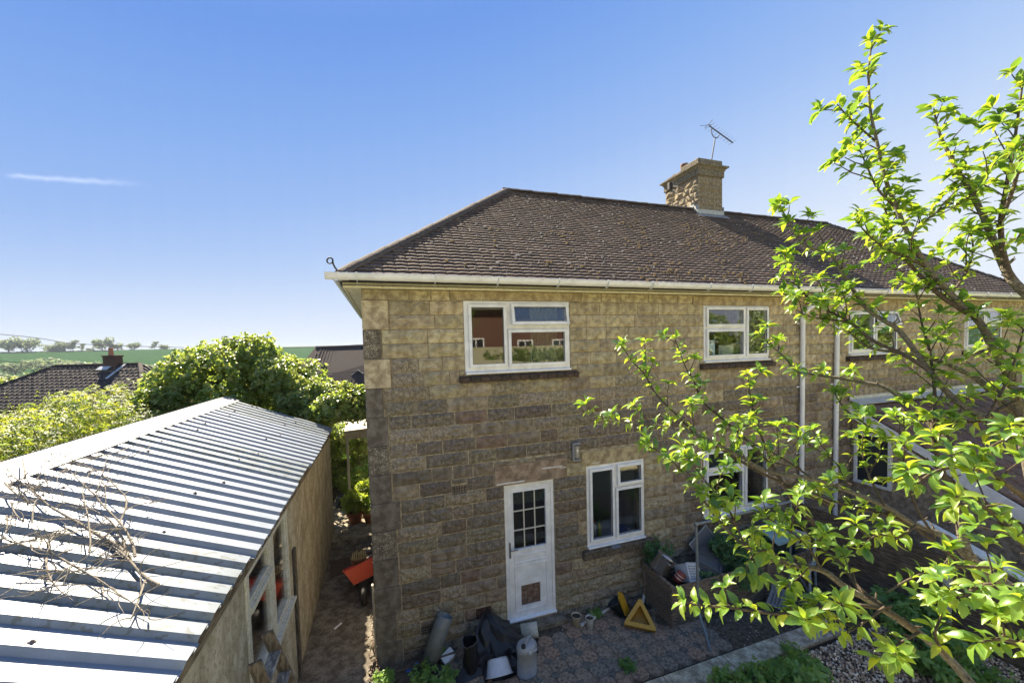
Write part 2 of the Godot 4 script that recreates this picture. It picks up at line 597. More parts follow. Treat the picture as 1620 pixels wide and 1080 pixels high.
# how weathered the wall is at a place: 0 clean honey stone under the eaves, 1 dark and lichened low down
func weather(x: float, y: float) -> float:
	var w := smoothstep(4.7, 2.9, y)
	if x > 2.9 and y < 2.5: w = minf(w, 0.5)
	if x > 4.8: w = smoothstep(4.1, 3.0, y) * 0.8
	if y < 0.7: w = minf(w, 0.55)
	if x < 1.6: w = maxf(w, smoothstep(4.4, 3.2, y) * (1.0 - 0.25 * x / 1.6))
	if x < 0.4: w = maxf(w, 0.35)
	return w

func stone_tone(x: float, y: float, r: RandomNumberGenerator) -> Color:
	var w := clampf(weather(x, y) + r.randf_range(-0.2, 0.2), 0.0, 1.0)
	var honey := Color(0.62, 0.54, 0.345)
	var umber := Color(0.255, 0.215, 0.17)
	if r.randf() < 0.14: umber = Color(0.26, 0.195, 0.15)
	elif r.randf() < 0.3: umber = Color(0.36, 0.31, 0.235)
	return vary(r, honey.lerp(umber, w), 0.15)

func house() -> void:
	var h := thing("semi_detached_house", "pair of stone houses with a brown tiled hipped roof and white plastic windows", "house")
	openings = [[1.38, 3.09, 4.03, 5.12], [1.92, 2.755, 0.12, 2.305], [3.34, 4.47, 1.04, 2.435], [5.785, 7.385, 4.03, 5.08], [5.77, 7.37, 1.14, 2.43],
		[9.68, 11.28, 4.03, 5.0], [13.9, 15.5, 4.03, 5.08], [12.6, 13.4, 0.12, 2.3]]
	# wall cores
	var b := MB.new()
	var upper := MB.new()
	for s in solid_bands(0.0, HX, 3.52, 5.26, openings): upper.box(Vector3((s[0] + s[1]) / 2, (s[2] + s[3]) / 2, -0.14), Vector3(s[1] - s[0], s[3] - s[2], 0.28))
	for s in solid_bands(0.0, HX, -0.3, 3.52, openings): b.box(Vector3((s[0] + s[1]) / 2, (s[2] + s[3]) / 2, -0.14), Vector3(s[1] - s[0], s[3] - s[2], 0.28))
	b.box(Vector3(HX / 2, 2.48, -5.9), Vector3(HX, 5.56, 0.28))
	b.box(Vector3(0.14, 2.48, -3.02), Vector3(0.28, 5.56, 5.47))
	b.box(Vector3(HX - 0.14, 2.48, -3.02), Vector3(0.28, 5.56, 5.47))
	b.box(Vector3(8.3, 2.48, -3.02), Vector3(0.2, 5.56, 5.47))
	b.box(Vector3(HX / 2, 2.62, -3.02), Vector3(HX - 0.6, 0.2, 5.46))
	b.box(Vector3(HX / 2, 5.2, -3.02), Vector3(HX - 0.6, 0.1, 5.46))
	b.box(Vector3(HX / 2, -0.05, -3.02), Vector3(HX - 0.6, 0.2, 5.46))
	var wall := part("wall", b, mat(Color(0.5, 0.44, 0.32), 0.95, "stone", Vector3.ONE * 1.3, 0.5), h)

	part("upper_wall", upper, mat(Color(0.37, 0.31, 0.21), 0.95, "stone", Vector3.ONE * 1.3, 0.5), h)
	# dressed quoins, lintels, sills
	var pale := mat(Color(0.62, 0.53, 0.35), 0.9, "stone", Vector3.ONE * 0.9, 0.25)
	var grey := mat(Color(0.36, 0.32, 0.255), 0.95, "lichen", Vector3.ONE * 0.9, 0.3)
	var black := mat(Color(0.21, 0.185, 0.15), 0.95, "stone", Vector3.ONE * 0.9, 0.3)
	var blocked := openings.duplicate()
	var r := rng(17)
	var y := 4.71
	var i := 0
	while y > -0.2:
		var w := 0.345 if i % 2 == 0 else 0.235
		if i > 3: w = r.randf_range(0.24, 0.42)
		b = MB.new()
		b.box(Vector3(w / 2 - 0.008, y + 0.2, 0.0), Vector3(w - 0.006, 0.394, 0.05), 0.007)
		var qm: Material = black
		if i == 0 or i == 2: qm = pale
		elif i == 1: qm = grey
		elif i == 5 or i == 8: qm = grey
		part("quoin", b, qm, wall)
		blocked.append([-0.1, w, y, y + 0.4])
		y -= 0.4
		i += 1
	for l in [[1.19, 3.3, 5.12, 5.26, 0], [1.77, 2.99, 2.305, 2.63, 1], [3.245, 4.56, 2.435, 2.69, 0], [5.53, 7.72, 5.08, 5.25, 0], [5.53, 7.6, 2.43, 2.69, 1], [9.43, 11.5, 5.0, 5.25, 0], [13.65, 15.75, 5.08, 5.25, 0]]:
		b = MB.new()
		b.box(Vector3((l[0] + l[1]) / 2, (l[2] + l[3]) / 2, -0.02), Vector3(l[1] - l[0] - 0.01, l[3] - l[2] - 0.008, 0.08), 0.006)
		part("lintel", b, mat([Color(0.52, 0.44, 0.27), Color(0.4, 0.31, 0.23)][l[4]], 0.9, "stone", Vector3.ONE * 0.8, 0.2), h)
		blocked.append([l[0], l[1], l[2], l[3]])
	for f in [[1.8, 0.2, 2.345, 0.45, 0.022], [2.55, 0, 2.5, 0.35, 0.018], [2.85, 0, 2.475, 0.12, 0.012], [3.45, 0, 2.475, 0.14, 0.01]]:   # old white paint left on the lintels
		if f[3] == 0.0: continue
		b = MB.new()
		var fr := rng(int(f[0] * 100))
		var pts := PackedVector2Array()
		for k in 9: pts.append(Vector2(f[3] * k / 8.0, -f[4] * fr.randf_range(0.2, 0.7)))
		for k in range(8, -1, -1): pts.append(Vector2(f[3] * k / 8.0, f[4] * fr.randf_range(0.2, 0.8)))
		b.prism(pts, 0.002, Transform3D(Basis.IDENTITY, Vector3(f[0], f[2], 0.021)))
		part("paint_remnant", b, mat(Color(0.62, 0.6, 0.57), 0.8), h)
	for s in [[1.29, 3.21, 3.915, 4.025], [5.69, 7.48, 3.915, 4.025], [9.59, 11.37, 3.915, 4.025], [13.8, 15.6, 3.915, 4.025]]:
		var k := 0
		var sill := MB.new()
		sill.box(Vector3((s[0] + s[1]) / 2, s[2] + 0.045, -0.01), Vector3(s[1] - s[0], 0.07, 0.1))
		var so := part("window_sill", sill, mat(Color(0.1, 0.075, 0.06), 0.95, "soil", Vector3.ONE * 2.0, 0.4), h)
		var x: float = s[0]
		while x < s[1] - 0.05:                           # a row of creasing tiles
			b = MB.new()
			var tw: float = minf(0.152, s[1] - x)
			b.box(Vector3(x + tw / 2, s[2] + 0.055, 0.03), Vector3(tw - 0.006, 0.08, 0.115), 0.008, Basis(Vector3.RIGHT, 0.22 + r.randf_range(-0.02, 0.02)))
			part("sill_tile", b, [mat_sill(0), mat_sill(1), mat_sill(2)][k % 3], so)
			x += tw
			k += 1
		blocked.append([s[0], s[1], s[2], s[3]])
	b = MB.new()
	b.box(Vector3(3.92, 0.96, 0.0), Vector3(1.36, 0.15, 0.16), 0.012, Basis(Vector3.RIGHT, 0.1))
	part("window_sill", b, mat(Color(0.24, 0.2, 0.155), 0.95, "lichen", Vector3.ONE * 0.9, 0.5), h)
	blocked.append([3.24, 4.61, 0.885, 1.04])
	b = MB.new()
	b.box(Vector3(6.57, 1.06, 0.0), Vector3(1.84, 0.15, 0.16), 0.012, Basis(Vector3.RIGHT, 0.1))
	part("window_sill", b, mat(Color(0.24, 0.2, 0.155), 0.95, "lichen", Vector3.ONE * 0.9, 0.5), h)
	blocked.append([5.65, 7.49, 0.985, 1.14])
	for v in [[1.12, 1.35, 2.255, 2.41, 6, 4, Color(0.16, 0.13, 0.11)], [0.6, 0.82, 0.28, 0.43, 6, 4, Color(0.1, 0.1, 0.1)], [1.42, 1.66, 0.325, 0.485, 2, 1, Color(0.16, 0.07, 0.05)]]:   # clay air bricks
		b = MB.new()
		var holes := []
		for a in v[4]:
			for c in v[5]:
				var cx: float = lerpf(v[0], v[1], (a + 0.5) / v[4])
				var cy: float = lerpf(v[2], v[3], (c + 0.5) / v[5])
				holes.append([cx - 0.011, cx + 0.011, cy - 0.011, cy + 0.011])
		for s in solid_bands(v[0] + 0.004, v[1] - 0.004, v[2] + 0.004, v[3] - 0.004, holes): b.box(Vector3((s[0] + s[1]) / 2, (s[2] + s[3]) / 2, 0.004), Vector3(s[1] - s[0], s[3] - s[2], 0.016))
		b.box(Vector3((v[0] + v[1]) / 2, (v[2] + v[3]) / 2, -0.008), Vector3(v[1] - v[0] - 0.02, v[3] - v[2] - 0.02, 0.006))
		part("air_brick", b, mat(v[6], 0.95, "soil", Vector3.ONE * 2.0), h)
		blocked.append([v[0], v[1], v[2], v[3]])

	# the walling stones, course by course; the 270 that show largest are parts of their own, the rest one part
	var all := []
	for k in range(0, 27):
		var y0 := 5.11 - 0.2 * k
		var y1 := y0 + (0.146 if k == 0 else 0.2)
		if y1 < -0.1: break
		var taken_x := []                                    # stretches of the course taken by openings, lintels, sills and quoins
		for q in blocked:
			var over: float = minf(q[3], y1) - maxf(q[2], y0)
			if over > (y1 - y0) * (0.06 if openings.has(q) else 0.45): taken_x.append([q[0], q[1], 0.0, 1.0])
		var runs := []
		for s in solid_bands(0.0, HX, 0.0, 1.0, taken_x): runs.append([s[0], s[1], y0, y1])
		for q in taken_x:
			for s in solid_bands(q[0], q[1], y0, y1, blocked):
				if s[3] - s[2] > 0.045 and s[1] - s[0] > 0.06: runs.append(s)
		for s in runs:
			var x: float = s[0]
			while x < s[1] - 0.02:
				var w: float = [0.3, 0.37, 0.43, 0.49, 0.55, 0.62][r.randi() % 6]
				if x + w > s[1] - 0.14: w = s[1] - x if s[1] - x < 0.66 else (s[1] - x) * 0.5
				all.append([x, s[2], w, s[3] - s[2]])
				x += w
	all.sort_custom(func(p, q): return p[2] * p[3] / (1.0 + pow(p[0] - 1.0, 2) * 0.05 + pow(p[1] - 4.4, 2) * 0.03) > q[2] * q[3] / (1.0 + pow(q[0] - 1.0, 2) * 0.05 + pow(q[1] - 4.4, 2) * 0.03))
	var tones := {}
	var patchy := noise(0.55, FastNoiseLite.TYPE_SIMPLEX_SMOOTH, 2, 19)
	var rest := MB.new()
	for k in all.size():
		var s: Array = all[k]
		var t := stone_tone(s[0], s[1], r)
		var lich := weather(s[0], s[1]) * 0.9 + patchy.get_noise_2d(s[0] + s[2] * 0.5, s[1] * 1.6) * 1.1 + r.randf_range(-0.12, 0.12) > 0.62
		var flat: bool = s[1] > 5.05
		if k < 270:
			var key := "%d %d %d %s" % [int(t.r * 16), int(t.g * 18), int(t.b * 26), lich]
			if not tones.has(key): tones[key] = mat(t, 0.93, "lichen" if lich else "stone", Vector3.ONE * (1.5 if lich else 1.1), 0.5)
			if lich and tones[key].albedo_color == t.linear_to_srgb(): tones[key].albedo_color = Color(minf(t.r * 1.28, 0.8), minf(t.g * 1.3, 0.75), minf(t.b * 1.36, 0.65)).linear_to_srgb()
			b = MB.new()
			stone(b, s[0] + 0.007, s[1] + 0.007, s[2] - 0.014, s[3] - 0.014, r, 0.0, flat)
			part("stone", b, tones[key], wall)
		else:
			rest.col = t
			stone(rest, s[0] + 0.007, s[1] + 0.007, s[2] - 0.014, s[3] - 0.014, r, 0.0, flat)
	var rm := mat(Color(1, 1, 1), 0.93, "stone", Vector3.ONE * 1.1, 0.9)
	rm.vertex_color_use_as_albedo = true
	part("stonework", rest, rm, wall).set_meta("kind", "stuff")

	rooms(h)
	windows(h)
	door(h)
	roof(h)
	chimney(h)
	pipes(h)

var sills := []
func mat_sill(k: int) -> Material:
	while sills.size() <= k: sills.append(mat([Color(0.12, 0.085, 0.07), Color(0.095, 0.075, 0.065), Color(0.14, 0.1, 0.085)][sills.size()], 0.9, "soil", Vector3.ONE * 2.0, 0.5))
	return sills[k]

func rooms(h: Node3D) -> void:
	var b := MB.new()
	for s in [[4.9, 2.72, 5.15], [5.1, 0.05, 2.52], [3.0, 0.05, 2.52]]:
		b.box(Vector3(s[0], (s[1] + s[2]) / 2, -3.0), Vector3(0.1, s[2] - s[1], 5.4))
	b.box(Vector3(4.6, 3.9, -3.2), Vector3(8.0, 2.4, 0.1))
	b.box(Vector3(4.6, 1.3, -3.4), Vector3(8.0, 2.5, 0.1))
	part("partition", b, mat(Color(0.5, 0.48, 0.44), 0.9), h)
	# curtains behind the glass
	for c in [[2.5, 3.02, 4.08, 5.05, Color(0.16, 0.2, 0.14)], [6.82, 7.32, 4.08, 5.05, Color(0.2, 0.2, 0.14)], [9.7, 10.1, 4.08, 4.98, Color(0.2, 0.2, 0.2)]]:
		b = MB.new()
		b.smooth(true)
		var n := 28
		for k in n:
			var xa: float = lerpf(c[0], c[1], float(k) / n)
			var xb: float = lerpf(c[0], c[1], float(k + 1) / n)
			var za := -0.24 + 0.03 * sin(k * 1.3)
			var zb := -0.24 + 0.03 * sin((k + 1) * 1.3)
			b.quad(Vector3(xa, c[2], za), Vector3(xb, c[2], zb), Vector3(xb, c[3], zb), Vector3(xa, c[3], za))
		part("curtain", b, mat(c[4], 0.95), h)
	# kitchen worktop and the bottles on it
	b = MB.new()
	b.box(Vector3(3.95, 1.02, -0.55), Vector3(1.7, 0.04, 0.6), 0.005)
	part("worktop", b, mat(Color(0.5, 0.5, 0.48), 0.5), h)
	for k in 5:
		var t := thing("kitchen_bottle", ["white spray bottle inside the kitchen window, left pane", "tan bottle inside the kitchen window, right of the white one", "clear jar inside the kitchen window, left pane", "yellow green bottle inside the kitchen window by the mullion", "blue cloth bundle inside the kitchen window, right pane"][k], ["bottle", "bottle", "jar", "bottle", "cloth"][k], Vector3([3.47, 3.56, 3.66, 3.76, 4.22][k], 1.04, -0.33), "things on the kitchen sill")
		b = MB.new()
		if k < 4:
			b.lathe(PackedVector2Array([Vector2(0, 0), Vector2(0.035, 0), Vector2(0.036, 0.15), Vector2(0.03, 0.19), Vector2(0.013, 0.22), Vector2(0.013, 0.25), Vector2(0, 0.25)]), 14)
			part("bottle_body", b, mat([Color(0.8, 0.8, 0.8), Color(0.42, 0.3, 0.16), Color(0.4, 0.45, 0.45), Color(0.4, 0.42, 0.05)][k], 0.3), t)
			b = MB.new()
			b.lathe(PackedVector2Array([Vector2(0, 0.25), Vector2(0.016, 0.25), Vector2(0.016, 0.285), Vector2(0, 0.285)]), 12)
			part("cap", b, mat([Color(0.7, 0.7, 0.7), Color(0.3, 0.2, 0.1), Color(0.6, 0.1, 0.05), Color(0.1, 0.3, 0.1)][k], 0.4), t)
		else:
			b.lathe(PackedVector2Array([Vector2(0, 0), Vector2(0.13, 0.01), Vector2(0.14, 0.05), Vector2(0.1, 0.1), Vector2(0.03, 0.13), Vector2(0, 0.13)]), 12, Transform3D.IDENTITY, 1.0, 0.6)
			part("folds", b, mat(Color(0.06, 0.09, 0.2), 0.9), t)
	# cards propped inside the bedroom window, the left one printed
	var t := thing("printed_card", "pale blue card with dark lettering propped in the lower left upstairs window", "card", Vector3(5.98, 4.11, -0.085))
	b = MB.new()
	b.box(Vector3(0, 0.17, 0), Vector3(0.3, 0.34, 0.006), 0.001)
	part("card", b, mat(Color(0.55, 0.75, 0.82), 0.7), t)
	var tm := TextMesh.new()
	tm.text = "TAVA-NUI"
	tm.font_size = 16
	tm.pixel_size = 0.0034
	tm.depth = 0.002
	put("lettering", tm, mat(Color(0.05, 0.1, 0.12), 0.7), t, Transform3D(Basis.IDENTITY, Vector3(0, 0.295, 0.005)))
	b = MB.new()
	b.prism(PackedVector2Array([Vector2(-0.06, 0.06), Vector2(0.0, 0.03), Vector2(0.11, 0.05), Vector2(0.09, 0.12), Vector2(0.03, 0.17), Vector2(-0.05, 0.16), Vector2(-0.03, 0.13), Vector2(0.02, 0.12)]), 0.002, Transform3D(Basis.IDENTITY, Vector3(0, 0, 0.0035)))
	part("printed_figure", b, mat(Color(0.08, 0.12, 0.14), 0.7), t)
	t = thing("grey_card", "grey green card propped right of the printed card in the upstairs window", "card", Vector3(6.4, 4.11, -0.085))
	b = MB.new()
	b.box(Vector3(0, 0.12, 0), Vector3(0.36, 0.24, 0.006), 0.001)
	part("card", b, mat(Color(0.3, 0.36, 0.3), 0.7), t)

# white plastic frame with lights; lights = [x0, x1, y0, y1, opens] as shares of the opening
func window(h: Node3D, o: Array, lights: Array, drop := 0.05) -> void:
	var x0: float = o[0] + 0.004
	var x1: float = o[1] - 0.004
	var y0: float = o[2] + 0.003
	var y1: float = o[3] - 0.004
	var z := -0.035
	var holes := []
	for l in lights: holes.append([lerpf(x0, x1, l[0]), lerpf(x0, x1, l[1]), lerpf(y0 + drop, y1, l[2]), lerpf(y0 + drop, y1, l[3])])
	var inner := []
	for k in holes: inner.append([k[0] + 0.033, k[1] - 0.033, k[2] + 0.033, k[3] - 0.033])
	var b := MB.new()
	for s in solid_bands(x0, x1, y0, y1, inner): b.box(Vector3((s[0] + s[1]) / 2, (s[2] + s[3]) / 2, z), Vector3(s[1] - s[0], s[3] - s[2], 0.06))
	b.box(Vector3((x0 + x1) / 2, y0 + 0.02, z + 0.05), Vector3(x1 - x0, 0.032, 0.07), 0.006)
	for k in 2: b.box(Vector3(lerpf(x0, x1, 0.24 + 0.52 * k), y0 + 0.027, z + 0.0855), Vector3(0.03, 0.008, 0.003))
	var f := part("window", b, white, h)
	for k in lights.size():
		var q: Array = holes[k]
		var opens: float = lights[k][4]
		var w: float = q[1] - q[0]
		var t: float = q[3] - q[2]
		var xf := Transform3D(Basis(Vector3.RIGHT, -opens), Vector3(q[0], q[3], z + 0.034))
		var e := 0.012
		b = MB.new()                                     # sash, hung from its top edge
		for s in solid_bands(e, w - e, -t + e, -e, [[0.058, w - 0.058, -t + 0.058, -0.058]]):
			b.box(xf * Vector3((s[0] + s[1]) / 2, (s[2] + s[3]) / 2, 0.012), Vector3(s[1] - s[0], s[3] - s[2], 0.05), 0.004, xf.basis)
		var bead := [[0.05, w - 0.05, -t + 0.05, -t + 0.06], [0.05, w - 0.05, -0.06, -0.05]]
		for s in bead: b.box(xf * Vector3((s[0] + s[1]) / 2, (s[2] + s[3]) / 2, 0.03), Vector3(s[1] - s[0], s[3] - s[2], 0.02), 0.003, xf.basis)
		part("sash", b, white, f)
		b = MB.new()
		for gz in [-0.004, 0.014]: b.box(xf * Vector3(w / 2, -t / 2, gz), Vector3(w - 0.108, t - 0.108, 0.004), 0.0, xf.basis)
		part("pane", b, pane, f)
		b = MB.new()                                     # dark rubber seal round the glass
		for s in solid_bands(0.056, w - 0.056, -t + 0.056, -0.056, [[0.062, w - 0.062, -t + 0.062, -0.062]]): b.box(xf * Vector3((s[0] + s[1]) / 2, (s[2] + s[3]) / 2, 0.026), Vector3(s[1] - s[0], s[3] - s[2], 0.012), 0.0, xf.basis)
		part("seal", b, dark, f)

func windows(h: Node3D) -> void:
	window(h, openings[0], [[0.03, 0.385, 0.04, 0.965, 0.0], [0.415, 0.985, 0.63, 0.97, 0.2], [0.385, 0.975, 0.03, 0.6, 0.0]])
	window(h, openings[2], [[0.03, 0.47, 0.03, 0.97, 0.0], [0.5, 0.975, 0.7, 0.98, 0.05], [0.47, 0.975, 0.03, 0.69, 0.0]])
	window(h, openings[3], [[0.02, 0.61, 0.6, 0.985, 0.0], [0.02, 0.61, 0.03, 0.58, 0.0], [0.62, 0.985, 0.03, 0.98, 0.0]])
	window(h, openings[4], [[0.02, 0.6, 0.68, 0.985, 0.0], [0.02, 0.6, 0.03, 0.66, 0.0], [0.61, 0.985, 0.03, 0.98, 0.0]])
	window(h, openings[5], [[0.02, 0.5, 0.03, 0.98, 0.0], [0.51, 0.985, 0.62, 0.98, 0.3], [0.51, 0.985, 0.03, 0.6, 0.0]])
	window(h, openings[6], [[0.02, 0.5, 0.03, 0.98, 0.0], [0.51, 0.985, 0.62, 0.98, 0.0], [0.51, 0.985, 0.03, 0.6, 0.0]])
	window(h, openings[7], [[0.04, 0.96, 0.02, 0.98, 0.0]])

func door(h: Node3D) -> void:
	var o: Array = openings[1]
	var x0: float = o[0] + 0.004; var x1: float = o[1] - 0.004; var y0: float = o[2] + 0.005; var y1: float = o[3] - 0.004
	var b := MB.new()
	for s in solid_bands(x0, x1, y0, y1, [[x0 + 0.05, x1 - 0.05, y0 + 0.03, y1 - 0.05]]): b.box(Vector3((s[0] + s[1]) / 2, (s[2] + s[3]) / 2, -0.05), Vector3(s[1] - s[0], s[3] - s[2], 0.07))
	b.box(Vector3((x0 + x1) / 2, y0 + 0.02, 0.0), Vector3(x1 - x0, 0.03, 0.07), 0.006)
	var d := part("door", b, white, h)
	var lx0 := x0 + 0.054; var lx1 := x1 - 0.054; var ly0 := y0 + 0.036; var ly1 := y1 - 0.054
	var g := [lx0 + 0.085, lx1 - 0.085, 1.255, ly1 - 0.075]
	var flap := [2.165, 2.49, 0.335, 0.665]
	b = MB.new()
	for s in solid_bands(lx0, lx1, ly0, ly1, [g, flap]): b.box(Vector3((s[0] + s[1]) / 2, (s[2] + s[3]) / 2, -0.045), Vector3(s[1] - s[0], s[3] - s[2], 0.05))
	for q in [[g[0] - 0.012, g[1] + 0.012, g[2] - 0.012, g[3] + 0.012], [g[0], g[1], ly0 + 0.1, 1.0], [g[0], g[1], 1.04, 1.17]]:   # raised mouldings
		for s in solid_bands(q[0], q[1], q[2], q[3], [[q[0] + 0.016, q[1] - 0.016, q[2] + 0.016, q[3] - 0.016]]):
			if s[3] > flap[3] + 0.02 or s[0] < flap[0] - 0.03 or s[2] < flap[2] - 0.03: b.box(Vector3((s[0] + s[1]) / 2, (s[2] + s[3]) / 2, -0.016), Vector3(s[1] - s[0], s[3] - s[2], 0.012), 0.004)
	part("door_leaf", b, white, d)
	b = MB.new()
	for k in 3:
		for j in 3:
			var cx: float = lerpf(g[0], g[1], (k + 0.5) / 3); var cy: float = lerpf(g[2], g[3], (j + 0.5) / 3)
			var p := MB.new()
			for gz in [-0.052, -0.04]: p.box(Vector3(cx, cy, gz), Vector3((g[1] - g[0]) / 3 - 0.004, (g[3] - g[2]) / 3 - 0.004, 0.004))
			part("pane", p, pane, d)
	var gb := mat(Color(0.6, 0.56, 0.46), 0.5)
	for k in [1, 2]:
		b.box(Vector3(lerpf(g[0], g[1], k / 3.0), (g[2] + g[3]) / 2, -0.036), Vector3(0.016, g[3] - g[2], 0.012))
		b.box(Vector3((g[0] + g[1]) / 2, lerpf(g[2], g[3], k / 3.0), -0.034), Vector3(g[1] - g[0], 0.016, 0.012))
	part("glazing_bar", b, gb, d)
	b = MB.new()
	b.box(Vector3((g[0] + g[1]) / 2, (g[2] + g[3]) / 2, -0.12), Vector3(g[1] - g[0] + 0.1, g[3] - g[2] + 0.1, 0.01))
	part("dark_blind", b, mat(Color(0.02, 0.018, 0.016), 0.9), d)
	var pm := mat(Color(0.33, 0.23, 0.17), 0.6, "soil", Vector3.ONE * 2.0)
	for k in 3:                                          # the panel in the bottom of the door: brown squares
		for j in 3:
			b = MB.new()
			b.box(Vector3(lerpf(flap[0], flap[1], (k + 0.5) / 3), lerpf(flap[2], flap[3], (j + 0.5) / 3), -0.045), Vector3(0.104, 0.106, 0.02), 0.003)
			part("panel_square", b, pm if (k + j) % 2 else mat(Color(0.27, 0.18, 0.135), 0.6, "soil", Vector3.ONE * 2.0), d)
	b = MB.new()
	b.box(Vector3(1.997, 1.27, -0.014), Vector3(0.03, 0.25, 0.014), 0.004)
	b.bar(Vector3(1.997, 1.29, -0.01), Vector3(1.997, 1.29, 0.04), 0.016, 0.016, 0.004)
	b.bar(Vector3(1.99, 1.29, 0.04), Vector3(2.11, 1.285, 0.042), 0.016, 0.018, 0.004)
	part("handle", b, mat(Color(0.3, 0.3, 0.31), 0.35, "", Vector3.ONE, 0.0, 0.7), d)
	b = MB.new()
	b.box(Vector3(2.36, 0.045, 0.09), Vector3(1.05, 0.085, 0.18), 0.01)
	part("doorstep", b, mat(Color(0.27, 0.24, 0.19), 0.95, "conc", Vector3.ONE * 1.2, 0.5), h)

# plain clay tile, top at the origin, hanging down the slope along +z, face up
func tile_mesh(sd: int) -> ArrayMesh:
	var r := rng(sd)
	var b := MB.new()
	b.smooth(false)
	var w := 0.161; var l := 0.19; var t := 0.013
	var n := 4
	var top := []
	for j in 2:
		var row := []
		for i in n + 1:
			var u := float(i) / n - 0.5
			var sag := -0.024 * u * u + r.randf_range(-0.001, 0.001) * j
			row.append(Vector3(u * w, sag + 0.004, j * l + r.randf_range(-0.004, 0.004) * j))
		top.append(row)
	var dn := Vector3(0, -t, 0)
	for i in n:
		b.quad(top[0][i], top[1][i], top[1][i + 1], top[0][i + 1])
		b.quad(top[1][i], top[1][i] + dn, top[1][i + 1] + dn, top[1][i + 1])
	b.quad(top[0][0] + dn, top[1][0] + dn, top[1][0], top[0][0])
	b.quad(top[1][n] + dn, top[0][n] + dn, top[0][n], top[1][n])
	return b.mesh()

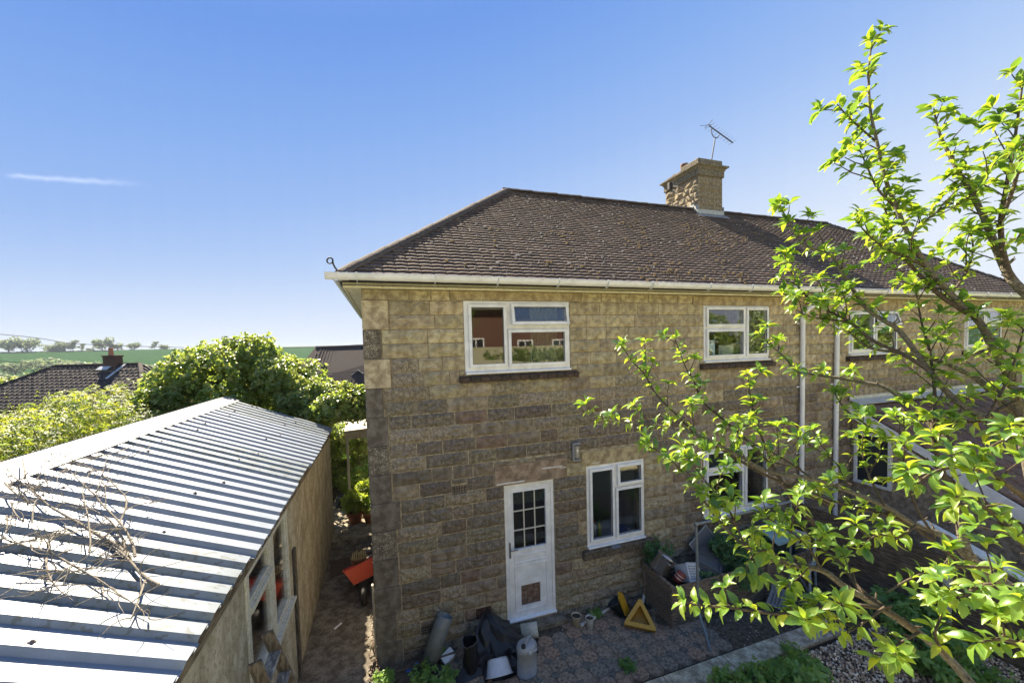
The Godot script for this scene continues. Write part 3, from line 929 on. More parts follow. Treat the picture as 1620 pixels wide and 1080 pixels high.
func roof(h: Node3D) -> void:
	var ex0 := -0.235; var ex1 := HX + 0.235; var ez := 0.27; var ey := 5.40
	var half := 3.295                                  # run from the eaves to the ridge
	var ry := ey + half * PITCH
	var rz := ez - half
	var bz := rz - half
	var A := Vector3(ex0, ey, ez); var B := Vector3(ex1, ey, ez); var C := Vector3(ex1, ey, bz); var D := Vector3(ex0, ey, bz)
	var R0 := Vector3(ex0 + half, ry, rz); var R1 := Vector3(ex1 - half, ry, rz)
	var dn := Vector3(0, -0.1, 0)
	var b := MB.new()
	b.smooth(false)
	b.quad(A + dn, B + dn, R1 + dn, R0 + dn)
	b.quad(C + dn, D + dn, R0 + dn, R1 + dn)
	b.tri(D + dn, A + dn, R0 + dn)
	b.tri(B + dn, C + dn, R1 + dn)
	b.quad(D + dn * 1.3, C + dn * 1.3, B + dn * 1.3, A + dn * 1.3)
	var rf := part("roof", b, mat(Color(0.06, 0.05, 0.045), 0.95), h)
	var r := rng(23)
	var vs := [tile_mesh(1), tile_mesh(2), tile_mesh(3)]
	var tones := []
	for c in [Color(0.15, 0.125, 0.11), Color(0.19, 0.16, 0.14), Color(0.115, 0.095, 0.085), Color(0.17, 0.135, 0.115), Color(0.135, 0.115, 0.105)]: tones.append(c)
	var mats := []
	for c in tones: mats.append(mat(Color(c.r * 2.2, c.g * 2.08, c.b * 1.98), 0.95, "tile", Vector3.ONE * 2.0, 0.5))
	var rest := [[], [], []]
	var cols := [PackedColorArray(), PackedColorArray(), PackedColorArray()]
	var singles := 0
	var gauge := 0.1
	var slope := sqrt(1.0 + PITCH * PITCH)
	for side in 4:
		var o: Vector3 = [A, B, C, D][side]
		var e: Vector3 = [B, C, D, A][side] - o
		var len := e.length()
		e /= len
		var out := Vector3(-e.z, 0, e.x)                 # horizontal, pointing away from the roof
		if out.dot(Vector3(HX / 2, ey, rz) - o) > 0: out = -out
		var up := (-out + Vector3.UP * PITCH).normalized()
		var nrm := e.cross(up)
		if nrm.y < 0: nrm = -nrm
		var courses := int(half * slope / gauge) + 1
		for k in courses:
			var run := k * gauge / slope                 # plan distance of the tile's lower edge from the eaves
			var x := run + (0.083 if k % 2 else 0.0) - 0.05
			var wob := r.randf_range(-0.004, 0.004)
			while x < len - run + 0.08:
				var xx := clampf(x, run + 0.07, len - run - 0.07)
				var low := o + e * xx + up * (k * gauge - 0.02 + wob + r.randf_range(-0.004, 0.004))
				var bas := Basis(e, nrm, e.cross(nrm)).orthonormalized()
				if bas.z.dot(up) > 0: bas = Basis(-bas.x, bas.y, -bas.z)
				bas = bas.rotated(nrm, r.randf_range(-0.008, 0.008)).rotated(e, r.randf_range(-0.006, 0.006))
				bas = bas.rotated(bas.x, -0.2)
				var top := low - bas.z * 0.19 + nrm * 0.036
				var xf := Transform3D(bas, top)
				var q := r.randi() % tones.size()
				var v := r.randi() % 3
				if side == 0 and singles < 290 and k < 9 and low.x < 7.0 and low.x > -0.1:
					put("roof_tile", vs[v], mats[q], rf, xf)
					singles += 1
				else:
					rest[v].append(xf)
					cols[v].append(vary(r, tones[q], 0.2))
				x += 0.166
	var tm := mat(Color(1.5, 1.5, 1.5), 0.95, "tile", Vector3.ONE * 2.0, 0.5)
	tm.albedo_color = Color(1, 1, 1)
	tm.vertex_color_use_as_albedo = true
	for v in 3:
		for i in cols[v].size():
			var c: Color = cols[v][i]
			cols[v][i] = Color(c.r * 2.2, c.g * 2.08, c.b * 1.98)
		many("roof_tiles", vs[v], tm, rest[v], rf, cols[v])
	# half-round hip and ridge tiles
	var hm := mat(Color(0.25, 0.215, 0.185), 0.95, "tile", Vector3.ONE * 2.2, 0.6)
	for l in [[A, R0, "hip_tile"], [R0, R1, "ridge_tile"], [B, R1, "hip_tile"], [D, R0, "hip_tile"], [C, R1, "hip_tile"]]:
		var a: Vector3 = l[0]; var c: Vector3 = l[1]
		var n := int(a.distance_to(c) / 0.31)
		var one := MB.new()
		var arc := PackedVector2Array()
		for k in 9:
			var an := PI * (0.08 + 0.84 * k / 8.0)
			arc.append(Vector2(-cos(an) * 0.125, sin(an) * 0.1 - 0.055))
		var arc2 := PackedVector2Array()
		for k in range(8, -1, -1): arc2.append(arc[k] * 0.86 + Vector2(0, -0.008))
		var whole := arc.duplicate()
		whole.append_array(arc2)
		one.prism(whole, 0.31, Transform3D.IDENTITY)
		var me := one.mesh()
		for k in n:
			var p := a.lerp(c, float(k) / n) + Vector3(0, 0.012 + r.randf_range(-0.005, 0.006), 0)
			var t := (c - a).normalized()
			var s := Vector3.UP.cross(t).normalized()
			put(l[2], me, hm, rf, Transform3D(Basis(s, t.cross(s), t).rotated(s, -0.03 + r.randf_range(-0.015, 0.015)), p))
	# cushions of ochre moss and pale lichen sitting on the tiles
	var moss := []
	var mc := PackedColorArray()
	var mb := MB.new()
	mb.lathe(PackedVector2Array([Vector2(0.03, 0), Vector2(0.026, 0.01), Vector2(0.014, 0.017), Vector2(0, 0.019)]), 7)
	var nz := noise(0.5, FastNoiseLite.TYPE_SIMPLEX_SMOOTH, 2, 3)
	for i in 3800:
		var x := r.randf_range(0.4, 14.0)
		var run := r.randf_range(0.02, 3.2)
		if x < run + 0.2 or x > HX - run: continue
		var d := absf(x - 6.0 - run * 0.4) / 3.2
		var ochre := r.randf() < 0.75 * exp(-d * d) and run < 2.3
		if ochre and nz.get_noise_2d(x, run * 1.5) < 0.1: continue
		if not ochre and r.randf() < 0.78: continue
		run = roundf(run * slope / gauge) * gauge / slope + 0.012
		var s := r.randf_range(0.25, 0.8) * (1.0 if ochre else 0.75)
		moss.append(Transform3D(Basis(Vector3.RIGHT, atan(PITCH)).scaled_local(Vector3(s * r.randf_range(0.8, 1.9), s, s)), Vector3(x, ey + run * PITCH + 0.04, ez - run + 0.005)))
		mc.append(vary(r, Color(0.25, 0.165, 0.05) if ochre else Color(0.42, 0.4, 0.35), 0.3))
	var mm := mat(Color.WHITE, 1.0)
	mm.vertex_color_use_as_albedo = true
	many("moss_and_lichen", mb.mesh(), mm, moss, rf, mc)
	# eaves: fascia, soffit
	b = MB.new()
	b.box(Vector3(HX / 2, 5.318, 0.2), Vector3(HX + 0.42, 0.15, 0.022), 0.003)
	b.box(Vector3(-0.2, 5.318, -3.02), Vector3(0.022, 0.15, 6.44), 0.003)
	b.box(Vector3(HX + 0.2, 5.318, -3.02), Vector3(0.022, 0.15, 6.44), 0.003)
	b.box(Vector3(HX / 2, 5.318, -6.24), Vector3(HX + 0.42, 0.15, 0.022), 0.003)
	part("fascia", b, mat(Color(0.78, 0.74, 0.55), 0.6, "dirt", Vector3(1.2, 5.0, 1.2)), h)
	b = MB.new()
	b.box(Vector3(HX / 2, 5.268, 0.1), Vector3(HX + 0.4, 0.012, 0.19))
	b.box(Vector3(-0.1, 5.268, -3.02), Vector3(0.19, 0.012, 6.05))
	part("soffit", b, mat(Color(0.78, 0.74, 0.58), 0.7, "dirt", Vector3.ONE * 1.3), h)
	# gutter: half-round trough with brackets and unions
	var gut := MB.new()
	var prof := PackedVector2Array()
	for k in 13: prof.append(Vector2(-cos(PI * k / 12.0) * 0.062, -sin(PI * k / 12.0) * 0.075))
	var prof2 := PackedVector2Array()
	for k in 13: prof2.append(prof[12 - k] * 0.93)
	for q in [[Vector3(-0.4, 5.402, 0.282), Vector3(HX + 0.3, 5.385, 0.282)], [Vector3(-0.285, 5.405, -6.4), Vector3(-0.285, 5.4, 0.2)]]:
		gut.sweep(prof, q[0], q[1], Vector3.UP, true)
		gut.sweep(prof2, q[0], q[1], Vector3.UP, true)
	gut.box(Vector3(HX / 2 - 0.05, 5.405, 0.345), Vector3(HX + 0.7, 0.014, 0.01), 0.003)
	gut.smooth(false)
	for k in range(1, 12):
		gut.tri(Vector3(-0.4, 5.402, 0.282) + Vector3(0, prof[0].y, prof[0].x), Vector3(-0.4, 5.402, 0.282) + Vector3(0, prof[k].y, prof[k].x), Vector3(-0.4, 5.402, 0.282) + Vector3(0, prof[k + 1].y, prof[k + 1].x))
	var gm := mat(Color(0.82, 0.83, 0.84), 0.3, "soft", Vector3(0.7, 1.0, 0.7))
	var go := part("gutter", gut, gm, h)
	var xs := [-0.03, 0.95, 1.83, 2.77, 3.6, 4.43, 5.62, 6.57, 7.5, 8.5, 9.4, 10.3, 11.2, 12.1, 13.0, 14.0, 15.0, 16.0]
	for x in xs:
		b = MB.new()
		var pr := PackedVector3Array()
		for k in 11: pr.append(Vector3(x, 5.395 - sin(PI * k / 10.0) * 0.082, 0.282 - cos(PI * k / 10.0) * 0.07))
		for k in 10: b.bar(pr[k], pr[k + 1], 0.026, 0.006, 0.0, Vector3.RIGHT)
		b.bar(Vector3(x, 5.33, 0.22), Vector3(x, 5.28, 0.214), 0.02, 0.008)
		b.box(Vector3(x, 5.41, 0.348), Vector3(0.026, 0.02, 0.016), 0.003)
		part("gutter_bracket", b, gm, go)
	for x in [-0.19, 4.58, 10.8]:
		b = MB.new()
		var pr2 := PackedVector2Array()
		for k in 13: pr2.append(Vector2(-cos(PI * k / 12.0) * 0.068, -sin(PI * k / 12.0) * 0.081))
		b.sweep(pr2, Vector3(x - 0.06, 5.402, 0.282), Vector3(x + 0.06, 5.402, 0.282), Vector3.UP, true)
		b.box(Vector3(x - 0.05, 5.408, 0.35), Vector3(0.02, 0.02, 0.014), 0.003)
		b.box(Vector3(x + 0.05, 5.408, 0.35), Vector3(0.02, 0.02, 0.014), 0.003)
		part("gutter_union", b, gm, go)
	# the scrolled iron that stops the hip tiles
	b = MB.new()
	var sc := PackedVector3Array([Vector3(-0.2, 5.42, 0.22), Vector3(-0.26, 5.45, 0.25), Vector3(-0.3, 5.52, 0.27)])
	for k in 12: sc.append(Vector3(-0.335 + cos(k * 0.5) * 0.035, 5.56 + sin(k * 0.5) * 0.035, 0.285 + 0.02 * cos(k * 0.5)))
	b.tube(curve(sc, 2), 0.011, 0.008, 6)
	part("hip_iron", b, mat(Color(0.05, 0.045, 0.04), 0.7, "", Vector3.ONE, 0.0, 0.5), rf)

func chimney(h: Node3D) -> void:
	var x0 := 8.37; var x1 := 9.2; var z1 := -2.79; var z0 := -4.05
	var b := MB.new()
	b.box(Vector3((x0 + x1) / 2, 7.9, (z0 + z1) / 2), Vector3(x1 - x0 - 0.02, 1.96, z1 - z0 - 0.02))
	var c := part("chimney", b, mat(Color(0.32, 0.27, 0.19), 0.95, "stone", Vector3.ONE * 1.3, 0.4), h)
	var r := rng(77)
	var ms := [mat(Color(0.42, 0.35, 0.23), 0.93, "stone", Vector3.ONE * 1.6, 0.9), mat(Color(0.34, 0.29, 0.21), 0.93, "stone", Vector3.ONE * 1.6, 0.9), mat(Color(0.5, 0.43, 0.3), 0.93, "lichen", Vector3.ONE * 1.6, 0.9)]
	var faces := [Transform3D(Basis.IDENTITY, Vector3(x0, 0, z1 - 0.01)), Transform3D(Basis(Vector3.UP, -PI / 2), Vector3(x0 + 0.01, 0, z0)), Transform3D(Basis(Vector3.UP, PI / 2), Vector3(x1 - 0.01, 0, z1))]
	for f in 3:
		var len: float = [x1 - x0, z1 - z0, z1 - z0][f]
		var y := 7.68
		var k := 0
		while y < 8.8:
			var x := 0.0
			while x < len - 0.01:
				var w: float = [0.24, 0.31, 0.38][r.randi() % 3]
				if len - x < w + 0.15: w = len - x
				b = MB.new()
				stone(b, x + 0.005, y + 0.005, w - 0.01, 0.18, r)
				put("stone", b.mesh(), ms[2] if f == 0 and r.randf() < 0.6 else ms[r.randi() % 3], c, faces[f])
				x += w
			y += 0.19
			k += 1
	var cm := mat(Color(0.36, 0.325, 0.25), 0.95, "lichen", Vector3.ONE * 1.3, 0.5)
	b = MB.new()
	b.box(Vector3((x0 + x1) / 2, 8.92, (z0 + z1) / 2), Vector3(x1 - x0 + 0.07, 0.16, z1 - z0 + 0.07), 0.01)
	part("band_course", b, cm, c)
	b = MB.new()
	b.smooth(false)
	var p := [Vector2(0.035, 9.0), Vector2(0.06, 9.05), Vector2(0.115, 9.085), Vector2(0.115, 9.12), Vector2(0.02, 9.17)]
	for i in p.size() - 1:
		var lo := [Vector3(x0 - p[i].x, p[i].y, z1 + p[i].x), Vector3(x1 + p[i].x, p[i].y, z1 + p[i].x), Vector3(x1 + p[i].x, p[i].y, z0 - p[i].x), Vector3(x0 - p[i].x, p[i].y, z0 - p[i].x)]
		var hi := []
		for q in lo: hi.append(Vector3(q.x + (p[i].x - p[i + 1].x) * (1 if q.x < 8.7 else -1), p[i + 1].y, q.z + (p[i].x - p[i + 1].x) * (-1 if q.z > -3.3 else 1)))
		for k in 4: b.quad(lo[k], lo[(k + 1) % 4], hi[(k + 1) % 4], hi[k])
	part("cornice", b, cm, c)
	b = MB.new()
	b.box(Vector3((x0 + x1) / 2 + 0.01, 9.23, z1 - 0.32), Vector3(x1 - x0 + 0.0, 0.14, 0.64), 0.02)
	part("cap_block", b, cm, c)
	b = MB.new()
	b.box(Vector3((x0 + x1) / 2, 9.2, z0 + 0.3), Vector3(x1 - x0 - 0.05, 0.06, 0.58), 0.015)
	for k in 5: b.box(Vector3(x0 + 0.12 + k * 0.15, 9.24, z0 + 0.2 + r.randf() * 0.3), Vector3(0.09, 0.09, 0.12), 0.02)
	part("mortar_flaunching", b, cm, c)
	for q in [[8.66, -3.6, 0.1, 0.28], [9.02, -3.15, 0.14, 0.1]]:
		b = MB.new()
		b.lathe(PackedVector2Array([Vector2(q[2] * 1.1, 0), Vector2(q[2], q[3] * 0.6), Vector2(q[2] * 1.15, q[3] * 0.85), Vector2(q[2] * 1.1, q[3]), Vector2(q[2] * 0.85, q[3]), Vector2(q[2] * 0.8, q[3] * 0.3), Vector2(0, q[3] * 0.3)]), 16, Transform3D(Basis.IDENTITY, Vector3(q[0], 9.22, q[1])))
		part("chimney_pot", b, mat(Color(0.25, 0.15, 0.1), 0.9, "stone", Vector3.ONE * 2.0), c)
	# lead flashing at the foot, stepped up the side
	var lead := mat(Color(0.5, 0.53, 0.55), 0.55, "dirt", Vector3.ONE * 2.0, 0.0, 0.2)
	b = MB.new()
	b.box(Vector3((x0 + x1) / 2, 7.86, z1 + 0.022), Vector3(x1 - x0 + 0.06, 0.17, 0.012), 0.003)
	b.box(Vector3((x0 + x1) / 2, 7.77, z1 + 0.09), Vector3(x1 - x0 + 0.2, 0.012, 0.18), 0.003, Basis(Vector3.RIGHT, atan(PITCH)))
	for k in 2:
		var yy := 7.93 + k * 0.1
		b.box(Vector3(x0 - 0.024, yy, z1 - 0.06 - k * 0.14), Vector3(0.012, 0.27, 0.17), 0.003)
		b.box(Vector3(x1 + 0.024, yy, z1 - 0.06 - k * 0.14), Vector3(0.012, 0.27, 0.17), 0.003)
	part("lead_flashing", b, lead, c)
	# television aerial on its mast
	var t := thing("television_aerial", "thin grey television aerial tilted on a mast on the chimney", "aerial", Vector3(9.3, 9.26, -3.3))
	var am := mat(Color(0.06, 0.06, 0.065), 0.6, "", Vector3.ONE, 0.0, 0.3)
	b = MB.new()
	b.tube(PackedVector3Array([Vector3(-0.02, 0, 0), Vector3(0.18, 0.96, 0)]), 0.016, 0.016, 6)
	part("mast", b, am, t)
	b = MB.new()
	b.tube(PackedVector3Array([Vector3(-0.06, 1.26, 0), Vector3(0.72, 0.83, 0.1)]), 0.017, 0.017, 5)
	part("boom", b, am, t)
	b = MB.new()
	b.tube(curve(PackedVector3Array([Vector3(0.05, 1.19, 0), Vector3(0.06, 1.05, 0), Vector3(0.14, 0.96, 0), Vector3(0.26, 0.96, 0), Vector3(0.32, 1.05, 0)])), 0.012, 0.012, 5)
	part("cradle", b, am, t)
	b = MB.new()
	for k in 9:
		var s := k / 8.0
		var q0 := Vector3(-0.02, 1.24, 0).lerp(Vector3(0.7, 0.84, 0.1), s)
		b.tube(PackedVector3Array([q0 + Vector3(-0.02, -0.02, -0.16 + 0.05 * s), q0 + Vector3(0.02, 0.02, 0.16 - 0.05 * s)]), 0.005, 0.005, 4)
	part("director", b, am, t)
	b = MB.new()
	b.tube(PackedVector3Array([Vector3(-0.36, 1.2, 0.0), Vector3(0.08, 1.3, 0.0)]), 0.006, 0.006, 4)
	b.tube(PackedVector3Array([Vector3(-0.1, 1.3, 0.18), Vector3(-0.02, 1.28, -0.18)]), 0.01, 0.01, 4)
	part("reflector", b, am, t)
	t = thing("aerial_junction", "small dark cable bracket sticking out of the chimney's left side", "bracket", Vector3(8.2, 8.78, -3.5))
	b = MB.new()
	b.box(Vector3(-0.13, 0, 0), Vector3(0.12, 0.2, 0.1), 0.01)
	part("box_body", b, mat(Color(0.03, 0.025, 0.025), 0.6), t)
	b = MB.new()
	b.tube(PackedVector3Array([Vector3(-0.1, 0.03, 0), Vector3(0.18, 0.02, 0)]), 0.02, 0.02, 6)
	b.tube(PackedVector3Array([Vector3(-0.1, -0.05, 0), Vector3(0.1, -0.12, 0), Vector3(0.18, -0.3, 0)]), 0.012, 0.012, 5)
	part("arm", b, mat(Color(0.6, 0.6, 0.6), 0.5), t)

func pipes(h: Node3D) -> void:
	for x in [8.2, 9.2]:
		var b := MB.new()
		var pts := PackedVector3Array([Vector3(x + 0.32, 5.33, 0.28), Vector3(x + 0.3, 5.22, 0.25), Vector3(x + 0.06, 4.98, 0.1), Vector3(x, 4.86, 0.075), Vector3(x, 4.7, 0.075)])
		if x > 9.0: pts = PackedVector3Array([Vector3(x, 5.33, 0.28), Vector3(x, 5.22, 0.25), Vector3(x, 4.98, 0.1), Vector3(x, 4.86, 0.075), Vector3(x, 4.7, 0.075)])
		var full := curve(pts, 4)
		full.append(Vector3(x, 0.0, 0.075))
		b.tube(full, 0.043, 0.043, 14)
		var pm := mat(Color(0.88, 0.88, 0.87), 0.35, "soft", Vector3(2.0, 0.5, 2.0))
		var p := part("downpipe", b, pm, h)
		b = MB.new()
		b.lathe(PackedVector2Array([Vector2(0.043, 0), Vector2(0.05, 0.005), Vector2(0.05, 0.1), Vector2(0.043, 0.105)]), 14, Transform3D(Basis.IDENTITY, Vector3(x, 4.74, 0.075)))
		part("pipe_socket", b, pm, p)
		for y in [4.72, 3.45, 2.1]:
			b = MB.new()
			b.lathe(PackedVector2Array([Vector2(0.044, 0), Vector2(0.048, 0.002), Vector2(0.048, 0.026), Vector2(0.044, 0.028)]), 14, Transform3D(Basis.IDENTITY, Vector3(x, y, 0.075)))
			b.box(Vector3(x, y + 0.014, 0.02), Vector3(0.17, 0.028, 0.02), 0.003)
			part("pipe_clip", b, pm, p)
	# bulkhead lamp beside the kitchen window
	var b := MB.new()
	b.box(Vector3(3.137, 2.715, 0.03), Vector3(0.13, 0.28, 0.05), 0.015)
	var l := part("wall_lamp", b, mat(Color(0.1, 0.1, 0.1), 0.5), h)
	b = MB.new()
	b.box(Vector3(3.137, 2.715, 0.075), Vector3(0.095, 0.22, 0.05), 0.018)
	part("lamp_glass", b, mat(Color(0.22, 0.21, 0.19), 0.2), l)
	b = MB.new()
	b.lathe(PackedVector2Array([Vector2(0.0, 0.0), Vector2(0.016, 0.0), Vector2(0.018, 0.06), Vector2(0.0, 0.07)]), 10, Transform3D(Basis.IDENTITY, Vector3(3.137, 2.7, 0.088)))
	part("bulb", b, mat(Color(0.75, 0.72, 0.62), 0.3), l)
	for s in [[3.137, 2.85, 0.13, 0.016], [3.137, 2.58, 0.13, 0.016], [3.075, 2.715, 0.014, 0.28]]:
		b = MB.new()
		b.box(Vector3(s[0], s[1], 0.07), Vector3(s[2], s[3], 0.06), 0.005)
		part("guard", b, mat(Color(0.35, 0.34, 0.32), 0.45), l)
	# waste pipe by the planter
	b = MB.new()
	b.tube(curve(PackedVector3Array([Vector3(4.42, 0.2, -0.05), Vector3(4.4, 0.2, 0.06), Vector3(4.36, 0.17, 0.13), Vector3(4.25, 0.05, 0.22), Vector3(4.23, -0.02, 0.24)])), 0.022, 0.022, 10)
	part("waste_pipe", b, mat(Color(0.6, 0.58, 0.5), 0.4), h)
	# extra cable clips, and the grey box under the kitchen window
	b = MB.new()
	b.box(Vector3(3.84, 1.03, 0.06), Vector3(0.17, 0.035, 0.1), 0.01, Basis(Vector3.RIGHT, 0.5))
	part("sill_bracket", b, mat(Color(0.12, 0.13, 0.15), 0.6), h)

# ---------------------------------------------------------------- lean-to of the neighbours
func lean_to() -> void:
	var t := thing("lean_to_outhouse", "neighbours' single storey lean-to with brown interlocking tiles and white bargeboard", "outhouse")
	var x0 := 9.66; var x1 := 16.2; var top := 3.06; var k := 0.54; var z1 := 2.75
	var slope := sqrt(1.0 + k * k)
	var b := MB.new()
	b.prism(PackedVector2Array([Vector2(0, -0.3), Vector2(z1 - 0.2, -0.3), Vector2(z1 - 0.2, top - 0.16 - k * (z1 - 0.2)), Vector2(0, top - 0.16)]), 0.2, Transform3D(Basis(Vector3(0, 0, 1), Vector3.UP, Vector3(-1, 0, 0)), Vector3(x0 + 0.3, 0, 0.03)))
	b.box(Vector3((x0 + x1) / 2 + 0.1, 0.55, z1 - 0.29), Vector3(x1 - x0 - 0.4, 1.7, 0.2))
	part("wall", b, mat(Color(0.5, 0.4, 0.28), 0.95, "stone", Vector3.ONE * 1.2, 0.6), t)
	var r := rng(31)
	var ms := [mat(Color(0.4, 0.25, 0.19), 0.95, "tile", Vector3.ONE * 1.3, 0.5), mat(Color(0.46, 0.28, 0.21), 0.95, "tile", Vector3.ONE * 1.3, 0.5), mat(Color(0.33, 0.23, 0.18), 0.95, "tile", Vector3.ONE * 1.3, 0.5), mat(Color(0.5, 0.34, 0.26), 0.95, "tile", Vector3.ONE * 1.3, 0.5)]
	b = MB.new()
	b.smooth(false)
	b.quad(Vector3(x0 + 0.05, top - 0.06, 0.0), Vector3(x0 + 0.05, top - 0.06 - k * z1, z1), Vector3(x1, top - 0.06 - k * z1, z1), Vector3(x1, top - 0.06, 0.0))
	var rf := part("roof", b, mat(Color(0.05, 0.04, 0.035), 0.95), t)
	var shapes := []
	for s in 2:
		b = MB.new()
		b.box(Vector3(0, 0, 0.2), Vector3(0.325, 0.022, 0.4), 0.006)
		b.box(Vector3(-0.12, 0.012, 0.2), Vector3(0.05, 0.02, 0.398), 0.006)
		shapes.append(b.mesh())
	var bas := Basis(Vector3.RIGHT, atan(k))
	for j in 10:
		for i in 20:
			var p := Vector3(x0 + 0.17 + i * 0.33, top - 0.035 - k * (j * 0.285 / slope) + r.randf_range(-0.003, 0.003), 0.01 + j * 0.285 / slope)
			put("roof_tile", shapes[0], ms[r.randi() % 4], rf, Transform3D(bas.rotated(bas.x, -0.05 + r.randf_range(-0.01, 0.01)), p + Vector3(0, 0.01, 0)))
	b = MB.new()
	b.bar(Vector3(x0, top - 0.16, 0.0), Vector3(x0, top - 0.16 - k * z1, z1), 0.024, 0.22, 0.004, Vector3.RIGHT.cross(Vector3(0, -k, 1)).normalized())
	part("bargeboard", b, mat(Color(0.9, 0.9, 0.9), 0.4, "soft"), t)
	b = MB.new()
	b.box(Vector3(x0 - 0.0, top - 0.17, 0.02), Vector3(0.09, 0.25, 0.1), 0.004)
	part("box_end", b, mat(Color(0.6, 0.57, 0.45), 0.6, "dirt"), t)
	b = MB.new()
	b.box(Vector3(x0 + 0.16, top - 0.29 - k * z1 / 2, z1 / 2), Vector3(0.28, 0.012, z1 * slope), 0.0, bas)
	part("soffit", b, mat(Color(0.7, 0.7, 0.68), 0.5, "soft"), t)
	b = MB.new()
	b.box(Vector3((x0 + x1) / 2, top + 0.06, 0.045), Vector3(x1 - x0, 0.12, 0.012), 0.003)
	b.box(Vector3((x0 + x1) / 2, top - 0.0, 0.13), Vector3(x1 - x0, 0.012, 0.2), 0.003, bas)
	part("flashing", b, mat(Color(0.55, 0.57, 0.58), 0.5, "dirt"), t)
	b = MB.new()
	for s in solid_bands(0.1, 0.75, 1.35, 2.45, [[0.16, 0.69, 1.41, 2.39]]): b.box(Vector3(x0 + 0.08, (s[2] + s[3]) / 2, (s[0] + s[1]) / 2), Vector3(0.06, s[3] - s[2], s[1] - s[0]), 0.005)
	var w := part("window", b, white, t)
	b = MB.new()
	b.box(Vector3(x0 + 0.085, 1.9, 0.425), Vector3(0.01, 0.98, 0.53))
	part("pane", b, mat(Color(0.03, 0.035, 0.04), 0.05), w)
	b = MB.new()
	var prof := PackedVector2Array()
	for q in 9: prof.append(Vector2(-cos(PI * q / 8.0) * 0.055, -sin(PI * q / 8.0) * 0.06))
	b.sweep(prof, Vector3(x0 - 0.05, top - 0.1 - k * z1, z1 + 0.06), Vector3(x1, top - 0.1 - k * z1, z1 + 0.06), Vector3.UP, true)
	part("gutter", b, mat(Color(0.7, 0.7, 0.7), 0.4), t)

